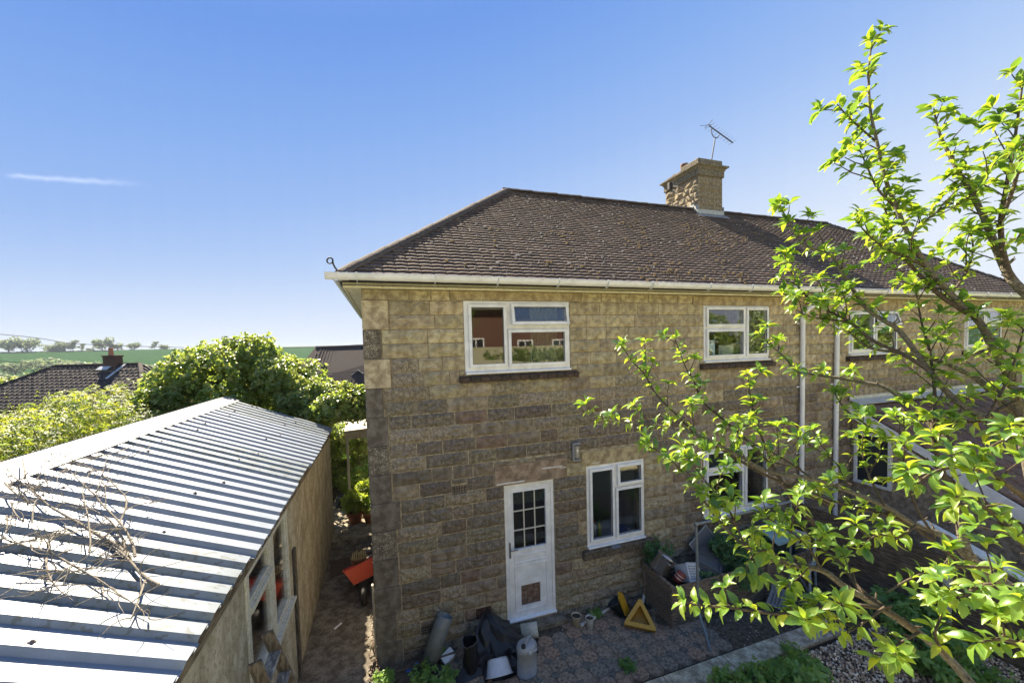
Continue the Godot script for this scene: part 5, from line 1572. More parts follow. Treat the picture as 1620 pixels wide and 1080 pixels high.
func fields() -> void:
	var leaf := leaf_mat(Color(0.13, 0.16, 0.1), Color(0.3, 0.36, 0.18), 0.7)
	var bark := mat(Color(0.1, 0.085, 0.07), 0.95)
	var kinds := [far_tree_mesh(1, 15.0, 13.5), far_tree_mesh(2, 18.0, 12.0), far_tree_mesh(3, 10.0, 12.5), far_tree_mesh(4, 19.0, 10.0)]
	# spread along the crest: bearing as x per unit of -z, kind, size, what sets it apart
	var row := [[0.689, 0, 1.0, "leftmost tree of the row on the far hill crest, cut by the photo's edge"], [0.663, 1, 1.0, "broad pale tree on the hill crest, second from the left"], [0.625, 3, 0.62, "low dark tree on the hill crest, left of the round ones"], [0.614, 3, 0.5, "small low tree beside the low dark one on the hill crest"], [0.606, 1, 0.75, "round dark tree on the hill crest above the bungalow's left roof end"], [0.593, 2, 0.9, "taller thin tree beside the round dark one on the hill crest"], [0.579, 2, 0.62, "small upright lone tree on the hill crest left of the chimney"], [0.566, 3, 0.3, "tiny bush on the hill crest left of the big clump"], [0.547, 0, 1.0, "tallest clump on the hill crest, above the bungalow chimney"], [0.534, 2, 0.85, "slim tree joined to the right of the tallest hill clump"], [0.523, 1, 0.6, "spreading tree right of the tallest hill clump"], [0.495, 1, 0.65, "pale lone tree on the hill crest right of the chimney"], [0.46, 2, 0.75, "dark round lone tree on the hill crest next to the large bush"], [0.443, 3, 0.5, "last low tree on the hill crest, half behind the large bush"]]
	var protos := []
	for k in 4:
		protos.append(null)
	for q in row:
		var d := 508.0
		var dir := Vector2(-q[0], -1.0).normalized()
		var at := Vector3(2.0 + dir.x * d, 0, -2.0 + dir.y * d)
		at.y = height_at(at.x, at.z) - 0.3
		var o: Node3D
		if protos[q[1]] == null:
			o = thing("field_tree", q[3], "tree", at, "trees along the far hill crest")
			put("crown", kinds[q[1]][0], leaf, o)
			put("trunk", kinds[q[1]][1], bark, o)
			protos[q[1]] = o
			o.scale = Vector3.ONE * q[2]
			o.rotation.y = q[0] * 40.0
		else:
			o = copy_thing(protos[q[1]], q[3], at, q[0] * 40.0, Vector3.ONE * q[2])
	# lower trees in the valley
	var low := [[0.693, 300.0, 0, 0.75, "grey green tree low in the field at the left, under the wire"], [0.712, 215.0, 1, 0.8, "dark tree in the valley at the photo's left edge"], [0.628, 250.0, 1, 1.05, "rounded tree in the field behind the bungalow's left hip"], [0.61, 250.0, 3, 0.9, "low rounded bush tree touching the one behind the bungalow's left hip"], [0.591, 265.0, 3, 0.72, "low tree behind the bungalow roof, left of its chimney"], [0.573, 262.0, 1, 0.55, "small round tree just left of the bungalow chimney"], [0.521, 262.0, 2, 0.5, "small round tree just right of the bungalow chimney"], [0.489, 240.0, 3, 0.8, "low wide tree behind the bungalow's right hip"], [0.468, 240.0, 1, 0.6, "tree between the bungalow's right hip and the large bush"]]
	for q in low:
		var dir := Vector2(-q[0], -1.0).normalized()
		var at := Vector3(2.0 + dir.x * q[1], 0, -2.0 + dir.y * q[1])
		at.y = height_at(at.x, at.z) - 0.5
		copy_thing(protos[q[2]], q[4], at, q[0] * 77.0, Vector3(q[3], q[3] * 0.8, q[3])).set_meta("group", "trees in the valley fields")
	# hedgerows: along the crest and across the valley
	var r := rng(14)
	var tuft := far_tree_mesh(9, 3.2, 3.0)
	var runs := [[0.8, 0.3, 505.0, 505.0, 0.5, "dark clipped hedge running along the far hill crest"], [0.78, 0.6, 232.0, 240.0, 0.8, "dark field hedge in the valley at the left edge"], [0.8, 0.66, 255.0, 262.0, 0.6, "thin field hedge above the dark valley hedge at the left edge"]]
	for q in runs:
		var xfs := []
		var n := 170 if q[2] > 400.0 else 46
		for k in n:
			var f := float(k) / (n - 1)
			var s: float = lerpf(q[0], q[1], f)
			var d: float = lerpf(q[2], q[3], f) + r.randf_range(-0.6, 0.6)
			var dir := Vector2(-s, -1.0).normalized()
			var at := Vector3(2.0 + dir.x * d, 0, -2.0 + dir.y * d)
			at.y = height_at(at.x, at.z) - 0.9
			xfs.append(Transform3D(Basis(Vector3.UP, r.randf() * TAU).scaled(Vector3(1.2, q[4] * r.randf_range(0.8, 1.2), 1.2)), at))
		var o := many("field_hedge", tuft[0], leaf, xfs)
		tag(o, q[5], "hedge")

func wires() -> void:
	var m := mat(Color(0.045, 0.045, 0.05), 0.7)
	for w in [["upper overhead cable, nearly level across the sky above the hill trees", [Vector3(-22.0, 6.5, -12.6), Vector3(-13.7, 5.42, -14.85), Vector3(-10.4, 4.93, -13.7), Vector3(-4.0, 4.62, -13.0), Vector3(1.0, 4.75, -12.7)], 0.011], ["lower overhead cable sloping down across the field to the bungalow roof", [Vector3(-24.0, 5.4, -15.5), Vector3(-13.76, 4.39, -14.8), Vector3(-12.7, 4.21, -14.46), Vector3(-10.8, 3.97, -13.8), Vector3(-5.0, 3.55, -13.0), Vector3(0.0, 3.5, -12.8)], 0.013]]:
		var b := MB.new()
		b.tube(curve(PackedVector3Array(w[1]), 8), w[2], w[2], 5)
		tag(part("overhead_cable", b, m), w[0], "cable", "overhead cables")

# ---------------------------------------------------------------- small plants
func leaf_shape(len: float, wid: float, curl := 0.25, fold := 0.18, segs := 4) -> ArrayMesh:   # a folded, curved leaf growing along +z from its stalk
	var b := MB.new()
	b.smooth(true)
	var prev := []
	for i in segs + 1:
		var t := float(i) / segs
		var w: float = wid * 0.5 * sin(PI * pow(clampf(t * 0.94 + 0.03, 0, 1), 1.15))
		var y: float = -curl * len * t * t + 0.06 * len * sin(t * PI)
		var z := len * t * (1.0 - 0.1 * t * curl)
		var row := [Vector3(-w, y + w * fold * 2.0, z), Vector3(0, y, z), Vector3(w, y + w * fold * 2.0, z)]
		if i > 0:
			b.quad(prev[0], row[0], row[1], prev[1])
			b.quad(prev[1], row[1], row[2], prev[2])
		prev = row
	return b.mesh()

func rosette(n: int, len: float, wid: float, spread: float, sd: int) -> ArrayMesh:   # several leaves round one shoot, growing along +y
	var st := SurfaceTool.new()
	st.begin(Mesh.PRIMITIVE_TRIANGLES)
	var r := rng(sd)
	for k in n:
		var l := leaf_shape(len * r.randf_range(0.75, 1.15), wid * r.randf_range(0.85, 1.15), r.randf_range(0.1, 0.5), 0.18, 3)
		var b := Basis(Vector3.UP, TAU * k / n + r.randf_range(-0.3, 0.3)) * Basis(Vector3.RIGHT, -r.randf_range(0.15, spread))
		st.append_from(l, 0, Transform3D(b, Vector3(0, r.randf_range(0.0, len * 0.5), 0)))
	return st.commit()

func turned(r: RandomNumberGenerator, dir: Vector3, roll := true) -> Basis:   # a basis whose y points along dir
	var y := dir.normalized()
	var x := y.cross(Vector3(0.31, 0.2, 0.93))
	if x.length() < 0.1: x = y.cross(Vector3.RIGHT)
	x = x.normalized()
	var b := Basis(x, y, x.cross(y))
	return b.rotated(y, r.randf() * TAU) if roll else b

# a leafy plant: stems from the ground with rosettes; adds its meshes to the thing t
func herb(t: Node3D, stems: int, tall: float, wide: float, leaf: Mesh, lm: Material, sm: Material, sd: int, per := 10, base := Vector3.ZERO) -> void:
	var r := rng(sd)
	var b := MB.new()
	var xfs := []
	for k in stems:
		var a := r.randf() * TAU
		var rad := sqrt(r.randf()) * wide
		var p0 := base + Vector3(cos(a) * rad * 0.4, 0, sin(a) * rad * 0.4)
		var p2 := base + Vector3(cos(a) * rad, tall * r.randf_range(0.55, 1.0) * (1.0 - 0.35 * rad / wide), sin(a) * rad)
		var p1 := p0.lerp(p2, 0.5) + Vector3(r.randf_range(-0.05, 0.05), tall * 0.08, r.randf_range(-0.05, 0.05))
		var pts := curve(PackedVector3Array([p0, p1, p2]), 4)
		b.tube(pts, 0.004, 0.002, 4, false)
		for q in per:
			var f := lerpf(0.2, 1.0, float(q) / (per - 1)) if per > 1 else 1.0
			var p := pts[int(f * (pts.size() - 1))]
			var out := Vector3(r.randf_range(-1, 1), r.randf_range(0.1, 1.2), r.randf_range(-1, 1))
			xfs.append(Transform3D(turned(r, out).scaled(Vector3.ONE * r.randf_range(0.7, 1.25)), p + out * 0.02))
	part("stems", b, sm, t)
	many("foliage", leaf, lm, xfs, t)

var M := {}
func plant_mats() -> void:
	M.weed = leaf_mat(Color(0.12, 0.22, 0.05), Color(0.3, 0.46, 0.07), 0.55)
	M.weed2 = leaf_mat(Color(0.06, 0.13, 0.045), Color(0.15, 0.3, 0.06), 0.5)
	M.lime = leaf_mat(Color(0.16, 0.22, 0.03), Color(0.5, 0.6, 0.06), 0.55)
	M.stem = mat(Color(0.1, 0.12, 0.04), 0.8)
	M.twig = mat(Color(0.2, 0.165, 0.13), 0.95, "bark", Vector3.ONE * 5.0, 0.2)
	M.small = rosette(5, 0.05, 0.026, 1.0, 2)
	M.mid = rosette(5, 0.085, 0.045, 1.0, 3)
	M.big = rosette(6, 0.1, 0.062, 0.9, 5)

# ---------------------------------------------------------------- patio
func patio_things() -> void:
	plant_mats()
	# grey drain pipe leaning on the wall
	var t := thing("grey_drain_pipe", "wide grey plastic pipe leaning against the house wall left of the door", "pipe", Vector3(0.66, 0.02, 0.28))
	var axis := Vector3(0.27, 0.56, -0.12).normalized()
	var b := MB.new()
	var xf := Transform3D(turned(rng(1), axis, false), Vector3.ZERO)
	b.lathe(PackedVector2Array([Vector2(0.1, 0.0), Vector2(0.115, 0.0), Vector2(0.115, 0.66), Vector2(0.112, 0.666), Vector2(0.106, 0.666), Vector2(0.102, 0.66), Vector2(0.102, 0.0)]), 28, xf)
	part("pipe_wall", b, mat(Color(0.2, 0.225, 0.25), 0.42, "dirt", Vector3.ONE * 1.5), t)

	# heap of black sheeting
	t = thing("black_plastic_sheeting", "crumpled heap of black plastic bags and sheeting left of the white door", "sheeting", Vector3(1.45, 0, 0.38))
	var black := mat(Color(0.009, 0.009, 0.01), 0.48, "", Vector3.ONE)
	b = MB.new()
	b.smooth(false)
	var nz := noise(2.2, FastNoiseLite.TYPE_SIMPLEX, 3, 12)
	var g := []
	for i in 17:
		var row := []
		for j in 8:
			var u := i / 16.0
			var v := j / 7.0
			var a := lerpf(-2.6, 0.9, u)
			var rr := lerpf(0.02, 0.5, pow(v, 0.9)) * (1.0 + 0.4 * nz.get_noise_2d(u * 9.0, v * 3.0))
			var fold := 0.07 * sin(u * 17.0 + v * 2.0) * v
			var p := Vector3(0.1 + cos(a) * (rr + fold) * 1.15, 0.5 * (1.0 - v) + 0.06 * nz.get_noise_2d(u * 6.0 + 9.0, v * 5.0), -0.27 - sin(a) * (rr + fold) * 0.9 + 0.25 * v)
			p.z = maxf(p.z, -0.34)
			p.y = maxf(p.y, 0.015 + 0.02 * absf(nz.get_noise_2d(u * 20.0, v * 9.0)))
			row.append(p)
		g.append(row)
	for i in 16:
		for j in 7: b.quad(g[i][j], g[i + 1][j], g[i + 1][j + 1], g[i][j + 1])
	part("sheet", b, black, t)
	b = MB.new()                                         # an upright open bag at its left
	b.smooth(false)
	var rims := []
	for k in 5:
		var y: float = [0.0, 0.16, 0.3, 0.4, 0.44][k]
		var ring_k := PackedVector3Array()
		for q in 14:
			var a := TAU * q / 14
			var rx: float = [0.1, 0.13, 0.12, 0.125, 0.13][k] * (1.0 + 0.14 * nz.get_noise_2d(q * 3.0, k * 2.0))
			ring_k.append(Vector3(-0.24 + cos(a) * rx * 0.8, y + 0.05 * nz.get_noise_2d(q * 2.0 + 5.0, k), 0.16 + sin(a) * rx))
		rims.append(ring_k)
	for k in 4:
		for q in 14: b.quad(rims[k][(q + 1) % 14], rims[k][q], rims[k + 1][q], rims[k + 1][(q + 1) % 14])
	part("bag", b, black, t)
	b = MB.new()
	for q in 14: b.bar(rims[4][q], rims[4][(q + 1) % 14], 0.012, 0.012)
	part("bag_rim", b, mat(Color(0.06, 0.06, 0.062), 0.5), t)
	b = MB.new()
	b.smooth(false)
	for k in 7:
		var p := Vector3(-0.1 + k * 0.1, 0.015 + 0.05 * absf(sin(k * 1.9)), 0.34 + 0.05 * sin(k * 2.3))
		var q := Vector3(0.02 + k * 0.1, 0.02 + 0.05 * absf(sin((k + 1) * 1.9)), 0.3 + 0.05 * sin(k * 2.9))
		b.quad(p, q, q + Vector3(0.02, 0.12, -0.16), p + Vector3(-0.02, 0.17, -0.13))
		b.quad(p + Vector3(0, 0, 0.09), q + Vector3(0, 0, 0.08), q, p)
	part("loose_flap", b, black, t)

	# galvanised jerrycan
	t = thing("jerrycan", "tall translucent grey jerrycan with a black cap in front of the doorstep", "jerrycan", Vector3(1.93, 0.0, 0.83))
	t.rotation.y = 0.25
	var can := mat(Color(0.34, 0.36, 0.38), 0.3, "soft", Vector3.ONE * 3.0)
	b = MB.new()
	var prof := PackedVector2Array([Vector2(0, 0.0), Vector2(0.125, 0.0), Vector2(0.14, 0.015), Vector2(0.14, 0.05), Vector2(0.134, 0.056), Vector2(0.134, 0.33), Vector2(0.14, 0.336), Vector2(0.14, 0.39), Vector2(0.128, 0.42), Vector2(0.11, 0.435), Vector2(0, 0.44)])
	b.lathe(prof, 28, Transform3D.IDENTITY, 1.05, 0.85)
	part("can_body", b, can, t)
	b = MB.new()
	b.tube(curve(PackedVector3Array([Vector3(0.08, 0.43, -0.03), Vector3(0.07, 0.48, -0.02), Vector3(-0.01, 0.485, 0.02), Vector3(-0.04, 0.435, 0.035)]), 4), 0.016, 0.016, 8)
	part("grip", b, can, t)
	b = MB.new()
	b.lathe(PackedVector2Array([Vector2(0, 0), Vector2(0.03, 0), Vector2(0.03, 0.03), Vector2(0.026, 0.034), Vector2(0, 0.034)]), 14, Transform3D(Basis(Vector3.BACK, 0.15), Vector3(-0.08, 0.435, 0.05)))
	part("screw_cap", b, mat(Color(0.02, 0.02, 0.02), 0.5), t)
	b = MB.new()
	b.box(Vector3(-0.02, 0.375, 0.117), Vector3(0.05, 0.05, 0.02), 0.006)
	b.box(Vector3(0.06, 0.37, 0.11), Vector3(0.07, 0.018, 0.02), 0.005)
	part("raised_panel", b, mat(Color(0.42, 0.44, 0.46), 0.3), t)

	t = thing("white_tub", "round cream plastic tub lying on its side behind the jerrycan", "tub", Vector3(2.19, 0.11, 0.24))
	b = MB.new()
	xf = Transform3D(turned(rng(1), Vector3(0.85, 0.1, 0.28), false), Vector3(-0.12, 0, -0.03))
	b.lathe(PackedVector2Array([Vector2(0.09, 0.0), Vector2(0.098, 0.0), Vector2(0.105, 0.24), Vector2(0.1, 0.25), Vector2(0, 0.25), Vector2(0, 0.24), Vector2(0.09, 0.23), Vector2(0.09, 0.0)]), 24, xf)
	part("tub_wall", b, mat(Color(0.62, 0.6, 0.55), 0.45, "dirt", Vector3.ONE * 2.0), t)
	b = MB.new()
	b.lathe(PackedVector2Array([Vector2(0.07, 0.03), Vector2(0.078, 0.03), Vector2(0.078, 0.16), Vector2(0.07, 0.16), Vector2(0.07, 0.03)]), 18, xf)
	part("inner_pot", b, mat(Color(0.03, 0.03, 0.035), 0.6), t)

	t = thing("white_washing_up_bowl", "pale grey white plastic bowl tipped forward in front of the black sheeting", "bowl", Vector3(1.56, 0.1, 0.72))
	b = MB.new()
	xf = Transform3D(Basis.from_euler(Vector3(2.5, 0.2, 0.15)), Vector3(0, 0.0, 0))
	b.lathe(PackedVector2Array([Vector2(0, -0.11), Vector2(0.11, -0.11), Vector2(0.135, -0.09), Vector2(0.17, 0.07), Vector2(0.185, 0.075), Vector2(0.185, 0.085), Vector2(0.165, 0.08), Vector2(0.128, -0.085), Vector2(0.1, -0.1), Vector2(0, -0.1)]), 28, xf, 1.05, 0.85)
	part("bowl_wall", b, mat(Color(0.66, 0.67, 0.69), 0.4, "soft", Vector3.ONE * 1.5), t)

	t = thing("white_plastic_box", "small dirty white plastic box lying in the soil by the grey pipe's foot", "box", Vector3(0.95, 0.06, 0.26))
	t.rotation = Vector3(0.3, 0.5, 0.35)
	b = MB.new()
	b.box(Vector3.ZERO, Vector3(0.17, 0.11, 0.12), 0.02)
	part("box_body", b, mat(Color(0.6, 0.6, 0.58), 0.45, "dirt", Vector3.ONE * 3.0), t)
	b = MB.new()
	b.box(Vector3(0, 0.03, 0.063), Vector3(0.1, 0.03, 0.012), 0.004)
	b.box(Vector3(0, 0.06, 0), Vector3(0.185, 0.014, 0.135), 0.005)
	part("lid", b, mat(Color(0.68, 0.68, 0.67), 0.4), t)

	b = MB.new()
	b.tube(PackedVector3Array([Vector3(0.02, 0.03, 0.23), Vector3(0.5, 0.06, 0.24), Vector3(0.95, 0.12, 0.28), Vector3(1.2, 0.18, 0.33)]), 0.014, 0.016, 8)
	tag(part("wooden_pole", b, mat(Color(0.2, 0.16, 0.12), 0.9, "wood", Vector3(0.5, 4, 4))), "thin brown wooden pole lying across the soil below the grey pipe", "pole")
	t = thing("blue_trowel", "small blue plastic hand trowel lying in the weeds by the house corner", "trowel", Vector3(0.45, 0.03, 0.23))
	t.rotation.y = 0.6
	b = MB.new()
	b.tube(PackedVector3Array([Vector3(0.0, 0.0, 0), Vector3(0.05, 0.012, 0), Vector3(0.1, 0.005, 0)]), 0.014, 0.018, 8)
	part("handle", b, mat(Color(0.05, 0.1, 0.4), 0.4), t)
	b = MB.new()
	b.prism(PackedVector2Array([Vector2(-0.1, 0), Vector2(-0.07, 0.028), Vector2(0.0, 0.02), Vector2(0.0, -0.02), Vector2(-0.07, -0.028)]), 0.004, Transform3D(Basis(Vector3.RIGHT, -PI / 2), Vector3(0, 0.005, 0)))
	part("blade", b, mat(Color(0.06, 0.12, 0.45), 0.4), t)

	# two small pots by the wall
	for q in [["cream_flower_pot", "cream flower pot full of soil, nearest the doorstep", Vector3(2.98, 0, 0.25), Color(0.52, 0.47, 0.36), 0.078, 0.17], ["white_flower_pot", "narrow white flower pot with a dead stalk in it, right of the cream one", Vector3(3.14, 0, 0.39), Color(0.66, 0.66, 0.66), 0.064, 0.19]]:
		t = thing(q[0], q[1], "pot", q[2], "small pots by the house wall")
		var ra: float = q[4]; var hh: float = q[5]
		b = MB.new()
		b.lathe(PackedVector2Array([Vector2(0, 0), Vector2(ra * 0.72, 0), Vector2(ra, hh * 0.97), Vector2(ra * 1.03, hh), Vector2(ra * 0.95, hh), Vector2(ra * 0.9, hh * 0.85), Vector2(0, hh * 0.85)]), 24)
		part("pot_wall", b, mat(q[3], 0.55, "dirt", Vector3.ONE * 2.0), t)
		b = MB.new()
		b.lathe(PackedVector2Array([Vector2(ra * 0.92, hh * 0.86), Vector2(ra * 0.5, hh * 0.9), Vector2(0, hh * 0.91)]), 16)
		part("soil", b, mat(Color(0.07, 0.055, 0.04), 1.0, "soil", Vector3.ONE * 4.0), t)
		if ra < 0.07:
			b = MB.new()
			b.tube(curve(PackedVector3Array([Vector3(0.01, hh * 0.85, 0), Vector3(0.08, 0.36, -0.06), Vector3(0.12, 0.44, -0.1), Vector3(0.14, 0.58, -0.16), Vector3(0.17, 0.66, -0.2)]), 4), 0.006, 0.003, 5)
			for k in 7: b.tube(PackedVector3Array([Vector3(0.08 + k * 0.013, 0.36 + k * 0.04, -0.06 - k * 0.02), Vector3(0.1 + k * 0.013 + 0.03 * (k % 2), 0.38 + k * 0.04, -0.05 - k * 0.02)]), 0.004, 0.006, 4)
			part("dead_stalk", b, mat(Color(0.28, 0.24, 0.17), 0.9), t)
	t = thing("white_length_of_pipe", "short white plastic waste pipe lying along the foot of the wall", "pipe", Vector3(3.3, 0.03, 0.22))
	b = MB.new()
	b.tube(PackedVector3Array([Vector3(-0.28, 0, 0.09), Vector3(0.36, 0, -0.09)]), 0.022, 0.022, 12)
	part("pipe_wall", b, mat(Color(0.66, 0.66, 0.65), 0.4, "dirt", Vector3.ONE * 5.0), t)
	b = MB.new()
	for f in [0.04, 0.42, 0.58]:
		var p := Vector3(-0.28, 0, 0.09).lerp(Vector3(0.36, 0, -0.09), f)
		b.tube(PackedVector3Array([p - Vector3(0.025, 0, -0.007), p + Vector3(0.025, 0, -0.007)]), 0.027, 0.027, 12)
	part("socket", b, mat(Color(0.62, 0.62, 0.61), 0.4), t)

	t = thing("black_plant_pot", "dark green black plant pot lying on its side by the yellow float", "pot", Vector3(3.72, 0.12, 0.25))
	b = MB.new()
	xf = Transform3D(turned(rng(1), Vector3(-0.33, 0.62, -0.3), false), Vector3(0.07, -0.1, 0.08))
	b.lathe(PackedVector2Array([Vector2(0, 0.0), Vector2(0.075, 0.0), Vector2(0.118, 0.22), Vector2(0.126, 0.222), Vector2(0.126, 0.24), Vector2(0.112, 0.24), Vector2(0.07, 0.012), Vector2(0, 0.012)]), 26, xf)
	part("pot_wall", b, mat(Color(0.012, 0.02, 0.021), 0.4), t)

	# yellow plastic frame: a hollow triangular float, leaning
	t = thing("yellow_plastic_wedge", "mustard yellow hollow triangular plastic stand tipped over on the pavers", "stand", Vector3(3.9, 0.0, 0.5))
	var yel := mat(Color(0.6, 0.33, 0.02), 0.45, "dirt", Vector3.ONE * 3.0)
	var O := Basis(Vector3(0.82, -0.05, 0.57).normalized(), Vector3(0.28, 0.62, -0.74).normalized(), Vector3.BACK)
	O = Basis(O.x, (O.y - O.x * O.x.dot(O.y)).normalized(), O.x.cross((O.y - O.x * O.x.dot(O.y)).normalized()))
	xf = Transform3D(O, Vector3(-0.26, 0.06, 0.08))
	var outer := [Vector2(0.0, 0.0), Vector2(0.46, 0.0), Vector2(0.46, 0.04), Vector2(0.25, 0.4), Vector2(0.21, 0.4), Vector2(0.0, 0.04)]
	var inner := [Vector2(0.085, 0.06), Vector2(0.375, 0.06), Vector2(0.375, 0.07), Vector2(0.236, 0.305), Vector2(0.224, 0.305), Vector2(0.085, 0.07)]
	b = MB.new()
	b.smooth(false)
	for k in 6:
		var l := (k + 1) % 6
		var f := func(v: Vector2, z: float) -> Vector3: return xf * Vector3(v.x, v.y, z)
		b.quad(f.call(outer[k], 0.05), f.call(outer[l], 0.05), f.call(inner[l], 0.05), f.call(inner[k], 0.05))
		b.quad(f.call(outer[k], -0.16), f.call(outer[l], -0.16), f.call(outer[l], 0.05), f.call(outer[k], 0.05))
		b.quad(f.call(inner[l], -0.15), f.call(inner[k], -0.15), f.call(inner[k], 0.05), f.call(inner[l], 0.05))
	part("rim", b, yel, t)
	b = MB.new()
	b.prism(PackedVector2Array([inner[0], inner[1], inner[2], inner[3], inner[4], inner[5]]), 0.012, xf.translated_local(Vector3(0, 0, -0.155)))
	part("hollow", b, yel, t)
	b = MB.new()
	b.prism(PackedVector2Array([Vector2(-0.07, 0.0), Vector2(0.07, 0.0), Vector2(0.05, 0.3), Vector2(-0.02, 0.36), Vector2(-0.075, 0.28)]), 0.03, Transform3D(Basis.from_euler(Vector3(-0.35, 0.5, 0.12)), Vector3(-0.08, 0.08, -0.12)))
	part("back_panel", b, yel, t)
	b = MB.new()
	b.lathe(PackedVector2Array([Vector2(0, 0), Vector2(0.05, 0), Vector2(0.05, 0.05), Vector2(0, 0.05)]), 14, Transform3D(Basis.from_euler(Vector3(1.2, 0.4, 0)), Vector3(0.02, 0.2, -0.1)))
	part("dark_wheel", b, mat(Color(0.05, 0.05, 0.055), 0.6), t)

	# drain surround
	t = thing("drain_gully", "square concrete gully surround with a dark grate below the white waste pipe", "drain", Vector3(4.2, 0.0, 0.3))
	b = MB.new()
	for s in solid_bands(-0.2, 0.2, -0.2, 0.2, [[-0.12, 0.12, -0.12, 0.12]]): b.box(Vector3((s[0] + s[1]) / 2, 0.03, (s[2] + s[3]) / 2), Vector3(s[1] - s[0], 0.09, s[3] - s[2]), 0.008)
	part("surround", b, mat(Color(0.24, 0.215, 0.175), 0.95, "conc", Vector3.ONE * 2.0, 0.4), t)
	b = MB.new()
	for k in 5: b.box(Vector3(-0.09 + k * 0.045, 0.03, 0), Vector3(0.02, 0.016, 0.24), 0.002)
	part("grate", b, mat(Color(0.05, 0.05, 0.05), 0.7, "", Vector3.ONE, 0.0, 0.3), t)

	# weeds
	for q in [[Vector3(0.58, 0, 0.5), 16, 0.26, 0.2, "clump of bright green weeds below the wooden pole"], [Vector3(0.82, 0, 0.62), 14, 0.2, 0.18, "second clump of green weeds, right of the blue trowel"], [Vector3(0.1, 0, 0.42), 12, 0.25, 0.14, "green weeds at the foot of the house corner"], [Vector3(0.87, 0.05, 0.15), 8, 0.22, 0.08, "small weeds in the gap between the grey pipe and the sheeting"], [Vector3(3.38, 0, 0.18), 8, 0.1, 0.1, "tiny weeds behind the white waste pipe on the ground"], [Vector3(3.25, 0, 1.2), 6, 0.05, 0.09, "low weeds growing between the pavers"]]:
		t = thing("weed_clump", q[4], "weeds", q[0], "weeds on the patio")
		herb(t, q[1], q[2], q[3], M.small, M.weed, M.stem, int(q[0].x * 100), 7)
	# litter of stone chips, twigs and dry leaves over patio, soil and lane
	var r := rng(9)
	var chip := MB.new()
	chip.box(Vector3.ZERO, Vector3(0.018, 0.008, 0.013), 0.004)
	var xfs := []
	var cols := PackedColorArray()
	for k in 1100:
		var p := Vector3(r.randf_range(0.8, 7.0), 0.022, r.randf_range(0.12, 1.5))
		if k % 3 == 0: p = Vector3(r.randf_range(4.3, 7.0), 0.0, r.randf_range(0.9, 1.5))
		if k % 9 == 1: p = Vector3(r.randf_range(-0.9, 0.9), 0.005, r.randf_range(-3.5, 1.6))
		p.y = 0.012 if p.x > 0.8 and p.x < 4.6 else (0.004 if p.x < 0.04 else -0.026)
		xfs.append(Transform3D(Basis.from_euler(Vector3(r.randf(), r.randf() * TAU, r.randf())).scaled(Vector3.ONE * r.randf_range(0.3, 1.2)), p))
		cols.append(vary(r, Color(0.5, 0.44, 0.34) if r.randf() < 0.35 else Color(0.08, 0.055, 0.035), 0.35))
	var cm := mat(Color.WHITE, 0.9)
	cm.vertex_color_use_as_albedo = true
	var ch := many("stone_chips", chip.mesh(), cm, xfs, self, cols)
	tag(ch, "scattered pale stone chips and crumbs over patio and path", "gravel")
	xfs = []
	cols = PackedColorArray()
	var dry := leaf_shape(0.07, 0.035, 0.9, 0.4, 3)
	for k in 420:
		var a := r.randf()
		xfs.append(Transform3D(Basis.from_euler(Vector3(r.randf_range(-0.6, 0.6), r.randf() * TAU, r.randf_range(-0.6, 0.6))).scaled(Vector3.ONE * r.randf_range(0.5, 1.1)), Vector3(-0.02 - 0.16 * r.randf() * r.randf() + 0.25 * a * a, 0.03 + r.randf() * 0.05, r.randf_range(-1.4, 1.4))))
		cols.append(vary(r, Color(0.09, 0.06, 0.035), 0.4))
	var dl := many("dry_leaves", dry, cm, xfs, self, cols)
	tag(dl, "drift of dry brown leaves and twigs at the foot of the house corner", "leaves")

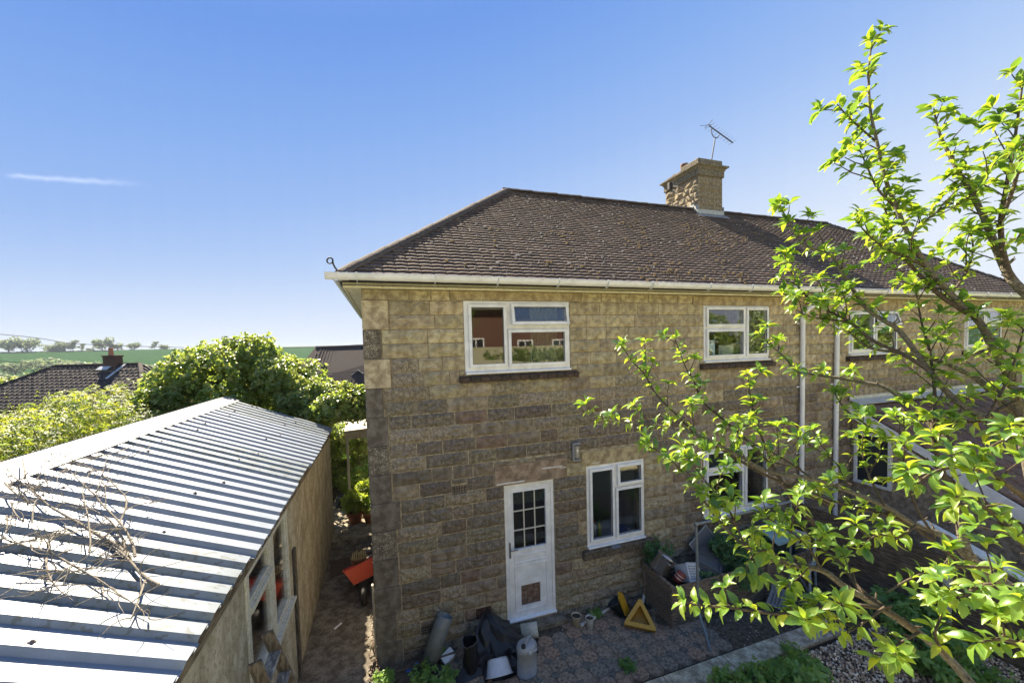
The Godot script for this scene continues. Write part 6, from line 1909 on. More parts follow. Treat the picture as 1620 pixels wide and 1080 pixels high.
# ---------------------------------------------------------------- lane
func lane_things() -> void:
	# red wheelbarrow
	var t := thing("red_wheelbarrow", "bright red wheelbarrow tray standing in the lane at the house corner", "wheelbarrow", Vector3(-0.27, 0.0, -1.95))
	var red := mat(Color(0.68, 0.055, 0.015), 0.4, "soft", Vector3.ONE * 2.0)
	var b := MB.new()
	b.smooth(false)
	var tilt := Transform3D(Basis.from_euler(Vector3(-0.5, 0.12, 0.22)), Vector3(0.0, 0.32, 0.0))
	var top := [Vector3(-0.3, 0.16, 0.22), Vector3(0.34, 0.16, 0.22), Vector3(0.34, 0.2, -0.34), Vector3(-0.3, 0.2, -0.34)]
	var bot := [Vector3(-0.2, -0.12, 0.15), Vector3(0.26, -0.12, 0.15), Vector3(0.26, -0.12, -0.2), Vector3(-0.2, -0.12, -0.2)]
	for k in 4:
		var l := (k + 1) % 4
		b.quad(tilt * bot[k], tilt * bot[l], tilt * top[l], tilt * top[k])
		b.quad(tilt * (top[k] * 0.985), tilt * (top[l] * 0.985), tilt * (bot[l] * 0.97), tilt * (bot[k] * 0.97))
	b.quad(tilt * bot[3], tilt * bot[2], tilt * bot[1], tilt * bot[0])
	part("tray", b, red, t)
	b = MB.new()
	for k in 4: b.tube(PackedVector3Array([tilt * top[k], tilt * top[(k + 1) % 4]]), 0.011, 0.011, 8)
	part("tray_rim", b, red, t)
	b = MB.new()
	for s in [-0.12, 0.16]:
		b.tube(curve(PackedVector3Array([Vector3(s, 0.36, -0.75), Vector3(s, 0.2, -0.2), Vector3(s * 0.9, 0.17, 0.1), Vector3(s * 0.4 + 0.02, 0.12, 0.5)]), 4), 0.015, 0.015, 7)
		b.tube(PackedVector3Array([Vector3(s, 0.2, -0.2), Vector3(s, 0.0, -0.22), Vector3(s, 0.0, -0.02), Vector3(s, 0.18, 0.05)]), 0.012, 0.012, 6)
	part("frame", b, mat(Color(0.06, 0.05, 0.045), 0.7, "", Vector3.ONE, 0.0, 0.3), t)
	b = MB.new()
	b.lathe(PackedVector2Array([Vector2(0.07, -0.03), Vector2(0.12, -0.038), Vector2(0.145, -0.02), Vector2(0.15, 0), Vector2(0.145, 0.02), Vector2(0.12, 0.038), Vector2(0.07, 0.03)]), 20, Transform3D(Basis(Vector3.BACK, PI / 2), Vector3(0.03, 0.15, 0.45)))
	part("tyre", b, mat(Color(0.03, 0.03, 0.03), 0.8), t)
	b = MB.new()
	b.lathe(PackedVector2Array([Vector2(0, -0.02), Vector2(0.07, -0.028), Vector2(0.07, 0.028), Vector2(0, 0.02)]), 14, Transform3D(Basis(Vector3.BACK, PI / 2), Vector3(0.03, 0.15, 0.45)))
	part("wheel_rim", b, mat(Color(0.25, 0.24, 0.22), 0.5, "", Vector3.ONE, 0.0, 0.4), t)
	# boards and a basket lying in the tray
	b = MB.new()
	b.box(Vector3(-0.2, 0.56, -2.2), Vector3(0.42, 0.06, 0.1), 0.006, Basis.from_euler(Vector3(0.1, 0.12, 0.04)))
	tag(part("grey_timber", b, mat(Color(0.16, 0.14, 0.12), 0.9, "wood", Vector3(0.5, 3, 3))), "short dark timber lying across the back of the red wheelbarrow", "timber")
	t = thing("wicker_trug", "small tan wicker trug sitting in the red wheelbarrow", "basket", Vector3(-0.34, 0.44, -2.08))
	b = MB.new()
	b.lathe(PackedVector2Array([Vector2(0, 0), Vector2(0.1, 0), Vector2(0.15, 0.12), Vector2(0.155, 0.13), Vector2(0.145, 0.13), Vector2(0.095, 0.012), Vector2(0, 0.012)]), 18, Transform3D.IDENTITY, 1.0, 0.7)
	part("basket_wall", b, mat(Color(0.42, 0.34, 0.2), 0.9, "wood", Vector3(8, 8, 8), 0.5), t)
	b = MB.new()
	for k in 7: b.tube(PackedVector3Array([Vector3(-0.12 + k * 0.04, 0.05, 0.05), Vector3(-0.1 + k * 0.035, 0.2 + 0.02 * (k % 3), -0.05)]), 0.008, 0.008, 5)
	part("pegs", b, mat(Color(0.5, 0.42, 0.2), 0.8), t)
	t = thing("white_bucket", "small white plastic tub standing against the wall on the lane step", "tub", Vector3(-0.08, 0.0, -2.75))
	b = MB.new()
	b.lathe(PackedVector2Array([Vector2(0, 0), Vector2(0.1, 0), Vector2(0.125, 0.22), Vector2(0.13, 0.23), Vector2(0.118, 0.23), Vector2(0.095, 0.02), Vector2(0, 0.02)]), 20)
	part("tub_wall", b, mat(Color(0.68, 0.68, 0.66), 0.4, "dirt", Vector3.ONE * 2.0), t)
	t = thing("door_mat", "ribbed brown mat lying on the lane path below the step", "mat", Vector3(-0.62, 0.006, -2.95))
	t.rotation.y = 0.12
	b = MB.new()
	for k in 14: b.box(Vector3(-0.3 + k * 0.046, 0.004, 0), Vector3(0.024, 0.01, 0.62), 0.003)
	b.box(Vector3(0, 0.001, 0), Vector3(0.66, 0.006, 0.64))
	part("ribs", b, mat(Color(0.16, 0.12, 0.085), 0.95, "soil", Vector3.ONE * 3.0), t)
	b = MB.new()
	b.box(Vector3(-0.62, 0.012, -1.06), Vector3(0.035, 0.012, 0.15), 0.003, Basis(Vector3.UP, -0.7))
	tag(part("paper_scrap", b, mat(Color(0.75, 0.75, 0.75), 0.7)), "scrap of white paper lying on the lane path", "paper")
	b = MB.new()
	b.box(Vector3(-0.025, 0.55, -0.15), Vector3(0.025, 1.1, 0.06), 0.004, Basis(Vector3.BACK, 0.01))
	tag(part("white_batten", b, mat(Color(0.6, 0.58, 0.54), 0.6, "dirt", Vector3(3, 1, 3))), "thin pale batten standing against the lane side of the house corner", "batten")

	# step ladder against the shed
	t = thing("wooden_step_ladder", "weathered wooden step ladder leaning on the shed wall under its window", "ladder")
	var wood := mat(Color(0.22, 0.19, 0.155), 0.9, "wood", Vector3(2, 0.6, 2), 0.3)
	var feet := [Vector3(-0.42, 0.02, 1.32), Vector3(-0.42, 0.02, 1.86)]
	var tops := [Vector3(-0.87, 1.88, 1.62), Vector3(-0.87, 1.88, 1.98)]
	for k in 2:
		b = MB.new()
		b.bar(feet[k], tops[k], 0.1, 0.028, 0.004, Vector3.BACK.cross((tops[k] - feet[k]).normalized()).normalized().cross((tops[k] - feet[k]).normalized()))
		part("stile", b, wood, t)
	for k in 7:
		var f := (k + 0.7) / 7.6
		b = MB.new()
		var p: Vector3 = feet[0].lerp(tops[0], f); var q: Vector3 = feet[1].lerp(tops[1], f)
		b.box((p + q) / 2, Vector3(0.1, 0.024, p.distance_to(q)), 0.004, Basis(Vector3.UP, 0.0))
		part("tread", b, mat(Color(0.42, 0.4, 0.36), 0.85, "wood", Vector3(2, 2, 0.6)), t)

	# pots and plants in the sunny part of the lane
	var terra := mat(Color(0.4, 0.15, 0.07), 0.85, "dirt", Vector3.ONE * 2.0)
	for q in [[Vector3(-0.58, 0.14, -4.72), 0.2, 0.28, "large terracotta pot with a leafy lime green plant on the lane slab", 34, 0.62, M.lime, M.mid], [Vector3(-0.24, 0.14, -4.6), 0.15, 0.24, "smaller terracotta pot with bare twiggy stems beside the larger pot", 12, 0.5, M.weed, M.small], [Vector3(-0.3, 0.1, -5.5), 0.17, 0.26, "terracotta pot behind the large one, with a white flowering plant", 26, 0.75, M.lime, M.mid]]:
		t = thing("terracotta_pot", q[3], "pot plant", q[0], "terracotta pots in the lane")
		var ra: float = q[1]; var hh: float = q[2]
		b = MB.new()
		b.lathe(PackedVector2Array([Vector2(0, 0), Vector2(ra * 0.68, 0), Vector2(ra * 0.93, hh * 0.8), Vector2(ra * 1.02, hh * 0.8), Vector2(ra * 1.05, hh), Vector2(ra * 0.95, hh), Vector2(ra * 0.88, hh * 0.86), Vector2(0, hh * 0.88)]), 26)
		part("pot_wall", b, terra, t)
		herb(t, q[4], q[5], ra * 1.6, q[7], q[6], M.stem, int(q[5] * 100), 9, Vector3(0, hh * 0.8, 0))
	for q in [[Vector3(-0.55, 0.1, -6.4), 34, 0.95, 0.45, M.mid, M.lime, "tall lime green shrub along the lane behind the pots"], [Vector3(-0.35, 0.1, -6.8), 34, 1.1, 0.45, M.mid, M.weed, "taller green shrub under the white porch roof"], [Vector3(-0.95, 0.1, -6.9), 26, 0.8, 0.4, M.small, M.lime, "low bright ground plant left of the black sacks"], [Vector3(-0.15, 0.1, -5.9), 22, 0.8, 0.35, M.mid, M.lime, "leafy plant against the house wall behind the pots"], [Vector3(-1.0, 0.1, -8.6), 50, 1.3, 0.8, M.mid, M.weed, "green shrub at the end of the lane below the big bush"]]:
		t = thing("lane_shrub", q[6], "shrub", q[0], "shrubs along the lane")
		herb(t, q[1], q[2], q[3], q[4], q[5], M.stem, int(-q[0].z * 31), 16)
	t = thing("black_sacks", "shiny black plastic sack slumped among the lane plants", "sack", Vector3(-0.95, 0.1, -6.05))
	b = MB.new()
	var nz := noise(3.0, FastNoiseLite.TYPE_SIMPLEX, 3, 2)
	b.smooth(false)
	for i in 8:
		for k in 14:
			var q := []
			for c in [[i, k], [i + 1, k], [i + 1, k + 1], [i, k + 1]]:
				var th: float = PI * 0.5 * c[0] / 8.0
				var a: float = TAU * (c[1] % 14) / 14
				var rr := 0.24 * (1.0 + 0.3 * nz.get_noise_2d(cos(a) * 1.4 + 3.0, sin(a) * 1.4 + c[0] * 0.5))
				q.append(Vector3(cos(a) * cos(th) * rr, sin(th) * 0.34 + 0.03 * nz.get_noise_2d(a * 3.0, c[0]), sin(a) * cos(th) * rr))
			b.quad(q[0], q[3], q[2], q[1])
	part("sack", b, mat(Color(0.02, 0.02, 0.022), 0.3), t)
	t = thing("white_porch_roof", "small flat white porch roof sticking out past the house corner", "porch", Vector3(-0.41, 0, -5.75))
	b = MB.new()
	b.smooth(false)
	b.box(Vector3(0.0, 2.4, -0.1), Vector3(0.8, 0.06, 0.9), 0.01, Basis.from_euler(Vector3(0.2, 0, 0.05)))
	part("canopy", b, mat(Color(0.66, 0.63, 0.57), 0.7, "dirt", Vector3.ONE), t)
	b = MB.new()
	b.box(Vector3(0.0, 2.2, 0.33), Vector3(0.78, 0.2, 0.05), 0.006)
	part("fascia", b, mat(Color(0.62, 0.55, 0.44), 0.7, "dirt", Vector3.ONE), t)
	b = MB.new()
	for s in [-0.34]: b.box(Vector3(s, 1.1, 0.28), Vector3(0.06, 2.1, 0.06), 0.006)
	part("post", b, mat(Color(0.5, 0.47, 0.4), 0.7), t)

# ---------------------------------------------------------------- planter and what lies in it
func planter_things() -> void:
	var t := thing("timber_planter", "long planter of dark timber panels under the kitchen windows", "planter", Vector3(4.33, 0, 0.12))
	var wm := [mat(Color(0.26, 0.2, 0.15), 0.95, "wood", Vector3(0.4, 3, 3), 0.4), mat(Color(0.22, 0.18, 0.135), 0.95, "wood", Vector3(0.4, 3, 3), 0.4), mat(Color(0.3, 0.235, 0.175), 0.95, "wood", Vector3(0.4, 3, 3), 0.4)]
	var b: MB
	var r := rng(2)
	for k in 6:
		for s in 3:
			b = MB.new()
			b.box(Vector3(0.06 + s * 0.98 + 0.48, 0.06 + k * 0.105, 0.69), Vector3(0.94, 0.1, 0.02), 0.003, Basis(Vector3.RIGHT, -0.09))
			part("board", b, wm[r.randi() % 3], t)
		b = MB.new()
		b.box(Vector3(0.02, 0.06 + k * 0.105, 0.36), Vector3(0.02, 0.1, 0.62), 0.003, Basis(Vector3.BACK, -0.09))
		part("board", b, wm[r.randi() % 3], t)
		b = MB.new()
		b.box(Vector3(3.0, 0.06 + k * 0.105, 0.36), Vector3(0.02, 0.1, 0.62), 0.003)
		part("board", b, wm[r.randi() % 3], t)
	for x in [0.02, 1.01, 1.99, 2.97]:
		b = MB.new()
		b.box(Vector3(x, 0.31, 0.71), Vector3(0.075, 0.7, 0.06), 0.006)
		part("post", b, wm[2], t)
	b = MB.new()
	b.box(Vector3(0.01, 0.31, 0.04), Vector3(0.06, 0.68, 0.06), 0.006)
	part("post", b, wm[2], t)
	b = MB.new()
	b.box(Vector3(0.0, 0.675, 0.38), Vector3(0.06, 0.03, 0.68), 0.005)
	part("capping", b, wm[2], t)
	b = MB.new()
	b.box(Vector3(1.5, 0.22, 0.37), Vector3(2.9, 0.44, 0.6), 0.02)
	part("soil", b, mat(Color(0.05, 0.04, 0.03), 1.0, "soil", Vector3.ONE * 2.0, 1.5), t)

	t = thing("steel_stockpot", "large stainless steel stockpot tipped over at the planter's left end", "stockpot", Vector3(4.5, 0.8, 0.42))
	var steel := mat(Color(0.5, 0.47, 0.45), 0.22, "soft", Vector3.ONE * 3.0, 0.0, 0.85)
	var xf := Transform3D(turned(rng(1), Vector3(0.5, 0.72, 0.1), false), Vector3(-0.1, -0.12, 0.0))
	b = MB.new()
	b.lathe(PackedVector2Array([Vector2(0, 0), Vector2(0.145, 0), Vector2(0.155, 0.01), Vector2(0.155, 0.27), Vector2(0.163, 0.275), Vector2(0.15, 0.278), Vector2(0.15, 0.02), Vector2(0, 0.02)]), 32, xf)
	part("pot_wall", b, steel, t)
	b = MB.new()
	b.lathe(PackedVector2Array([Vector2(0.165, 0.275), Vector2(0.165, 0.285), Vector2(0.1, 0.305), Vector2(0, 0.315)]), 32, xf)
	part("lid", b, steel, t)
	for s in [0.0, PI]:
		b = MB.new()
		var pts := PackedVector3Array()
		for k in 7: pts.append(xf * (Basis(Vector3.UP, s + 1.2) * Vector3(0.155 + 0.045 * sin(PI * k / 6.0), 0.22, lerpf(-0.06, 0.06, k / 6.0))))
		b.tube(pts, 0.007, 0.007, 6)
		part("handle", b, steel, t)
	t = thing("red_tin", "red tin with a pale label lying under the stockpot in the planter", "tin", Vector3(4.62, 0.62, 0.6))
	xf = Transform3D(turned(rng(1), Vector3(0.4, 0.65, 0.15), false), Vector3(0, -0.06, 0))
	b = MB.new()
	b.lathe(PackedVector2Array([Vector2(0, 0), Vector2(0.075, 0), Vector2(0.075, 0.16), Vector2(0.07, 0.165), Vector2(0, 0.16)]), 22, xf)
	part("tin_wall", b, mat(Color(0.28, 0.045, 0.035), 0.45, "dirt", Vector3.ONE * 3.0), t)
	b = MB.new()
	for k in 2: b.lathe(PackedVector2Array([Vector2(0.0755, 0.06 + k * 0.05), Vector2(0.077, 0.061 + k * 0.05), Vector2(0.077, 0.075 + k * 0.05), Vector2(0.0755, 0.076 + k * 0.05)]), 22, xf)
	part("label_band", b, mat(Color(0.6, 0.5, 0.42), 0.5), t)
	# white perforated basket
	t = thing("white_laundry_basket", "white plastic basket full of holes lying tipped in the planter", "basket", Vector3(4.98, 0.6, 0.56))
	var plastic := mat(Color(0.62, 0.63, 0.64), 0.4, "soft")
	xf = Transform3D(Basis.from_euler(Vector3(-0.5, 0.35, -0.35)), Vector3.ZERO)
	b = MB.new()
	b.smooth(false)
	var holes := []
	for i in 9:
		for j in 6: holes.append([-0.16 + i * 0.036, -0.16 + i * 0.036 + 0.022, -0.1 + j * 0.036, -0.1 + j * 0.036 + 0.02])
	for s in solid_bands(-0.19, 0.19, -0.13, 0.13, holes): b.box(xf * Vector3((s[0] + s[1]) / 2, (s[2] + s[3]) / 2, 0.06), Vector3(s[1] - s[0], s[3] - s[2], 0.006), 0.0, xf.basis)
	part("basket_front", b, plastic, t)
	b = MB.new()
	for s in [[Vector3(0, 0.13, -0.06), Vector3(0.4, 0.008, 0.25)], [Vector3(0, -0.13, -0.06), Vector3(0.38, 0.008, 0.24)], [Vector3(0.19, 0, -0.06), Vector3(0.008, 0.26, 0.24)], [Vector3(-0.19, 0, -0.06), Vector3(0.008, 0.26, 0.24)]]: b.box(xf * s[0], s[1], 0.002, xf.basis)
	part("basket_side", b, plastic, t)
	b = MB.new()
	b.tube(PackedVector3Array([xf * Vector3(-0.2, -0.14, 0.066), xf * Vector3(0.2, -0.14, 0.066), xf * Vector3(0.2, 0.14, 0.066), xf * Vector3(-0.2, 0.14, 0.066), xf * Vector3(-0.2, -0.14, 0.066)]), 0.012, 0.012, 8)
	part("basket_rim", b, plastic, t)
	# dark trays and a meshed frame
	t = thing("stacked_seed_trays", "stack of dark grey plastic trays lying in the middle of the planter", "trays", Vector3(5.42, 0.58, 0.5))
	var gr := mat(Color(0.1, 0.105, 0.11), 0.45)
	for k in 4:
		b = MB.new()
		xf = Transform3D(Basis.from_euler(Vector3(0.28, 0.5 + 0.06 * k, 0.1)), Vector3(0.015 * k, 0.035 * k, -0.02 * k))
		for s in solid_bands(-0.3, 0.3, -0.19, 0.19, [[-0.285, 0.285, -0.175, 0.175]]): b.box(xf * Vector3((s[0] + s[1]) / 2, 0.02, (s[2] + s[3]) / 2), Vector3(s[1] - s[0], 0.05, s[3] - s[2]), 0.003, xf.basis)
		b.box(xf * Vector3(0, 0.0, 0), Vector3(0.57, 0.006, 0.35), 0.0, xf.basis)
		b.box(xf * Vector3(0, 0.012, 0), Vector3(0.012, 0.03, 0.35), 0.0, xf.basis)
		part("tray", b, gr, t)
	t = thing("framed_mesh_panel", "grey framed mesh panel leaning on the wall behind the planter", "panel", Vector3(5.68, 0.66, 0.12))
	xf = Transform3D(Basis.from_euler(Vector3(-0.25, 0.0, 0.55)), Vector3.ZERO)
	b = MB.new()
	for s in solid_bands(-0.26, 0.26, -0.34, 0.34, [[-0.245, 0.245, -0.325, 0.325]]): b.box(xf * Vector3((s[0] + s[1]) / 2, (s[2] + s[3]) / 2, 0.08), Vector3(s[1] - s[0], s[3] - s[2], 0.02), 0.003, xf.basis)
	part("panel_frame", b, mat(Color(0.3, 0.31, 0.31), 0.5), t)
	b = MB.new()
	b.box(xf * Vector3(0, 0, 0.08), Vector3(0.5, 0.66, 0.006), 0.0, xf.basis)
	part("mesh_sheet", b, mat(Color(0.12, 0.12, 0.12), 0.7), t)
	t = thing("pale_green_storage_lid", "pale green blue plastic storage lid over boxes at the planter's right end", "lid", Vector3(7.05, 0.78, 0.4))
	b = MB.new()
	b.box(Vector3(0, 0.08, 0.05), Vector3(0.62, 0.06, 0.46), 0.025, Basis.from_euler(Vector3(0.35, 0.1, 0.0)))
	part("lid_top", b, mat(Color(0.3, 0.45, 0.42), 0.4, "soft"), t)
	b = MB.new()
	b.box(Vector3(0, -0.16, -0.02), Vector3(0.56, 0.36, 0.4), 0.02)
	part("box_body", b, mat(Color(0.03, 0.05, 0.05), 0.5), t)
	# clothes of the planter: climbers
	for q in [[Vector3(4.6, 0.45, 0.2), 30, 0.85, 0.3, "dark climbing weeds behind the stockpot, against the wall"], [Vector3(5.85, 0.4, 0.45), 46, 0.75, 0.35, "dark green climber hanging over the middle of the planter"], [Vector3(5.2, 0.4, 0.65), 14, 0.3, 0.2, "small weeds over the planter's front board by the white basket"], [Vector3(6.5, 0.4, 0.35), 26, 0.6, 0.35, "dark weeds at the planter's right half"]]:
		t = thing("planter_weeds", q[4], "weeds", q[0], "weeds in the planter")
		herb(t, q[1], q[2], q[3], M.small, M.weed2, M.stem, int(q[0].x * 77), 16)
	t = thing("hanging_creeper", "dark creeper trailing down the outside of the planter boards", "creeper", Vector3(5.85, 0.62, 0.86))
	b = MB.new()
	var xfs := []
	for k in 12:
		var p := Vector3(-0.2 + k * 0.035, 0.06, -0.1)
		var pts := PackedVector3Array([p, p + Vector3(0, 0.06, 0.12)])
		for s in 5: pts.append(p + Vector3(r.randf_range(-0.05, 0.05), -0.08 * s, 0.13 + r.randf_range(-0.01, 0.03)))
		b.tube(pts, 0.003, 0.002, 4, false)
		for q in pts:
			for z in 3: xfs.append(Transform3D(turned(r, Vector3(r.randf_range(-0.6, 0.6), 0.4, 1)).scaled(Vector3.ONE * r.randf_range(0.6, 1.0)), q))
	part("stems", b, M.stem, t)
	many("foliage", M.small, M.weed2, xfs, t)
	# swing frame of grey tube
	t = thing("tubular_frame", "grey steel tube frame standing over the planter like a swing", "frame")
	var tube_m := mat(Color(0.26, 0.29, 0.32), 0.5, "dirt", Vector3.ONE * 3.0, 0.0, 0.2)
	b = MB.new()
	b.tube(PackedVector3Array([Vector3(4.69, 1.64, 0.95), Vector3(6.73, 1.68, 0.93)]), 0.021, 0.021, 10)
	part("top_bar", b, tube_m, t)
	b = MB.new()
	b.tube(curve(PackedVector3Array([Vector3(4.69, 1.66, 0.95), Vector3(4.69, 1.0, 0.97), Vector3(4.68, 0.5, 0.99), Vector3(4.66, 0.3, 1.04), Vector3(4.58, 0.12, 1.25), Vector3(4.53, 0.0, 1.38)]), 4), 0.021, 0.019, 10)
	part("leg", b, tube_m, t)
	b = MB.new()
	b.tube(curve(PackedVector3Array([Vector3(6.72, 1.68, 0.93), Vector3(6.73, 0.9, 0.92), Vector3(6.74, 0.3, 0.9), Vector3(6.7, 0.1, 0.92), Vector3(6.55, 0.02, 0.96), Vector3(6.4, 0.02, 0.98)]), 4), 0.02, 0.02, 10)
	part("leg", b, tube_m, t)
	b = MB.new()
	b.tube(PackedVector3Array([Vector3(6.73, 0.62, 0.92), Vector3(7.08, 0.0, 1.05)]), 0.016, 0.016, 8)
	part("brace", b, tube_m, t)
	for q in [Vector3(4.69, 1.64, 0.95), Vector3(6.72, 1.68, 0.93)]:
		b = MB.new()
		b.lathe(PackedVector2Array([Vector2(0, -0.03), Vector2(0.028, -0.03), Vector2(0.028, 0.03), Vector2(0, 0.035)]), 12, Transform3D(Basis.IDENTITY, q))
		part("corner_fitting", b, tube_m, t)
	# perforated chair seat lying on the soil
	t = thing("perforated_metal_chair", "grey metal chair with a hole patterned seat lying on the bare soil", "chair", Vector3(6.25, 0.12, 1.12))
	xf = Transform3D(Basis.from_euler(Vector3(0.15, 0.5, 0.3)), Vector3.ZERO)
	var cm := mat(Color(0.22, 0.235, 0.25), 0.5, "dirt", Vector3.ONE * 2.0, 0.0, 0.3)
	b = MB.new()
	holes = []
	for i in 8:
		for j in 6: holes.append([-0.17 + i * 0.044 + (0.012 if j % 2 else 0.0), -0.17 + i * 0.044 + 0.026 + (0.012 if j % 2 else 0.0), -0.13 + j * 0.045, -0.13 + j * 0.045 + 0.026])
	for s in solid_bands(-0.21, 0.22, -0.17, 0.17, holes): b.box(xf * Vector3((s[0] + s[1]) / 2, 0.1, (s[2] + s[3]) / 2), Vector3(s[1] - s[0], 0.006, s[3] - s[2]), 0.0, xf.basis)
	part("seat", b, cm, t)
	b = MB.new()
	b.tube(curve(PackedVector3Array([xf * Vector3(-0.22, 0.1, -0.18), xf * Vector3(-0.3, 0.08, -0.18), xf * Vector3(-0.34, 0.0, 0.0), xf * Vector3(-0.3, 0.08, 0.18), xf * Vector3(-0.22, 0.1, 0.18)]), 4), 0.012, 0.012, 8)
	part("seat_roll", b, cm, t)
	for s in [-1.0, 1.0]:
		b = MB.new()
		b.tube(PackedVector3Array([xf * Vector3(0.2, 0.1, 0.17 * s), xf * Vector3(0.28, -0.16, 0.18 * s)]), 0.011, 0.011, 7)
		part("leg", b, cm, t)
		b = MB.new()
		b.tube(PackedVector3Array([xf * Vector3(-0.2, 0.1, 0.17 * s), xf * Vector3(-0.28, -0.1, 0.18 * s)]), 0.011, 0.011, 7)
		part("leg", b, cm, t)
	# white garden chairs against the fence
	for q in [[Vector3(7.2, 0.0, 0.75), 0.4, "white plastic garden chair standing right of the planter"]]:
		t = thing("white_garden_chair", q[2], "chair", q[0], "white garden chairs")
		t.rotation.y = q[1]
		var wp := mat(Color(0.6, 0.62, 0.66), 0.4, "dirt")
		b = MB.new()
		b.box(Vector3(0, 0.42, 0), Vector3(0.42, 0.025, 0.42), 0.01)
		part("seat", b, wp, t)
		b = MB.new()
		for k in 5: b.box(Vector3(0.22 + 0.0, 0.65, -0.17 + k * 0.085), Vector3(0.02, 0.44, 0.05), 0.006, Basis(Vector3.BACK, -0.16))
		b.box(Vector3(0.255, 0.87, 0), Vector3(0.025, 0.06, 0.42), 0.01)
		part("backrest", b, wp, t)
		for lx in [-0.18, 0.18]:
			for lz in [-0.18, 0.18]:
				b = MB.new()
				b.bar(Vector3(lx, 0.41, lz), Vector3(lx * 1.15, 0.0, lz * 1.1), 0.035, 0.035, 0.005)
				part("leg", b, wp, t)

# ---------------------------------------------------------------- right foreground
func garden_right() -> void:
	var b := MB.new()
	var r := rng(8)
	var t := thing("low_garden_wall", "low garden wall with pale concrete coping slabs in the foreground", "wall", Vector3(0, 0, 1.94))
	b.box(Vector3(3.2, 0.14, 0.0), Vector3(6.2, 0.3, 0.18), 0.01)
	part("wall_core", b, mat(Color(0.2, 0.18, 0.15), 0.95, "conc", Vector3.ONE, 0.6), t)
	var x := 0.6
	while x < 6.2:
		var w := minf(r.randf_range(0.85, 0.95), 6.25 - x)
		b = MB.new()
		b.box(Vector3(x + w / 2, 0.325, 0.0), Vector3(w - 0.008, 0.055, 0.26), 0.008, Basis(Vector3.BACK, r.randf_range(-0.006, 0.006)))
		part("coping_slab", b, mat(vary(r, Color(0.56, 0.52, 0.42), 0.08), 0.95, "conc", Vector3.ONE * 1.3, 0.6), t)
		x += w
	# gravel bed
	b = MB.new()
	b.box(Vector3(4.4, 0.14, 2.95), Vector3(6.6, 0.2, 1.95))
	struct("gravel_bed_ground", b, mat(Color(0.16, 0.12, 0.08), 1.0, "soil", Vector3.ONE * 3.0, 1.0))
	var xfs := []
	var cols := PackedColorArray()
	var pb := MB.new()
	pb.lathe(PackedVector2Array([Vector2(0, -0.009), Vector2(0.012, -0.005), Vector2(0.016, 0.0), Vector2(0.011, 0.007), Vector2(0, 0.009)]), 6, Transform3D.IDENTITY, 1.25, 0.85, false)
	for k in 9000:
		var p := Vector3(r.randf_range(4.6, 7.6), 0.245 + r.randf_range(0.0, 0.02), r.randf_range(2.08, 3.85))
		xfs.append(Transform3D(Basis.from_euler(Vector3(r.randf() * 2.0, r.randf() * TAU, r.randf() * 2.0)).scaled(Vector3.ONE * r.randf_range(0.5, 1.25)), p))
		var q := r.randf()
		cols.append(vary(r, Color(0.75, 0.64, 0.48) if q < 0.35 else (Color(0.45, 0.31, 0.2) if q < 0.75 else Color(0.22, 0.17, 0.13)), 0.25))
	var gm := mat(Color.WHITE, 0.85)
	gm.vertex_color_use_as_albedo = true
	tag(many("gravel", pb.mesh(), gm, xfs, self, cols), "bed of mixed brown and cream gravel behind the garden wall", "gravel")
	for q in [[Vector3(4.35, 0.25, 2.35), 26, 0.4, 0.28, M.small, "leafy green weeds growing over the coping at the bottom of the view"], [Vector3(4.75, 0.25, 2.5), 24, 0.5, 0.25, M.mid, "nettle like weeds right of the green plastic pot"], [Vector3(5.0, 0.25, 2.25), 16, 0.35, 0.2, M.small, "small weeds at the near edge of the gravel"], [Vector3(3.9, 0.25, 2.3), 22, 0.35, 0.3, M.small, "weeds at the bottom edge left of the gravel"], [Vector3(6.6, 0.25, 2.9), 40, 0.6, 0.5, M.mid, "dark weeds beyond the gravel by the fence"], [Vector3(7.2, 0.2, 2.3), 36, 0.6, 0.45, M.mid, "dark weeds at the fence foot"]]:
		t = thing("garden_weeds", q[5], "weeds", q[0], "weeds by the gravel bed")
		herb(t, q[1], q[2], q[3], q[4], M.weed, M.stem, int(q[0].x * 53), 9)
	t = thing("green_plastic_pot", "bright green plastic pot at the bottom edge by the coping", "pot", Vector3(3.62, 0.2, 2.15))
	b = MB.new()
	b.lathe(PackedVector2Array([Vector2(0, 0), Vector2(0.05, 0), Vector2(0.06, 0.17), Vector2(0.066, 0.175), Vector2(0.066, 0.2), Vector2(0.057, 0.2), Vector2(0.046, 0.02), Vector2(0, 0.02)]), 22)
	part("pot_wall", b, mat(Color(0.01, 0.16, 0.035), 0.35), t)
	b = MB.new()
	b.lathe(PackedVector2Array([Vector2(0, 0), Vector2(0.035, 0.0), Vector2(0.036, 0.05), Vector2(0.03, 0.055), Vector2(0, 0.055)]), 12, Transform3D(Basis.IDENTITY, Vector3(7.05, 0.25, 2.62)))
	tag(part("blue_bottle_cap", b, mat(Color(0.03, 0.2, 0.5), 0.4)), "small blue plastic cap lying among the leaves beyond the gravel", "cap")
	# boundary fence
	t = thing("boundary_fence", "dark brown boarded boundary fence half hidden behind the plum tree", "fence", Vector3(7.62, 0, 0.0))
	var ms := [mat(Color(0.2, 0.15, 0.11), 0.95, "wood", Vector3(3, 3, 0.4), 0.4), mat(Color(0.23, 0.175, 0.125), 0.95, "wood", Vector3(3, 3, 0.4), 0.4), mat(Color(0.18, 0.14, 0.105), 0.95, "wood", Vector3(3, 3, 0.4), 0.4)]
	for k in 9:
		for s in 3:
			b = MB.new()
			b.box(Vector3(0, 0.08 + k * 0.148, 0.25 + s * 1.5 + 0.74), Vector3(0.02, 0.155, 1.46), 0.003, Basis(Vector3.BACK, 0.08))
			part("board", b, ms[r.randi() % 3], t)
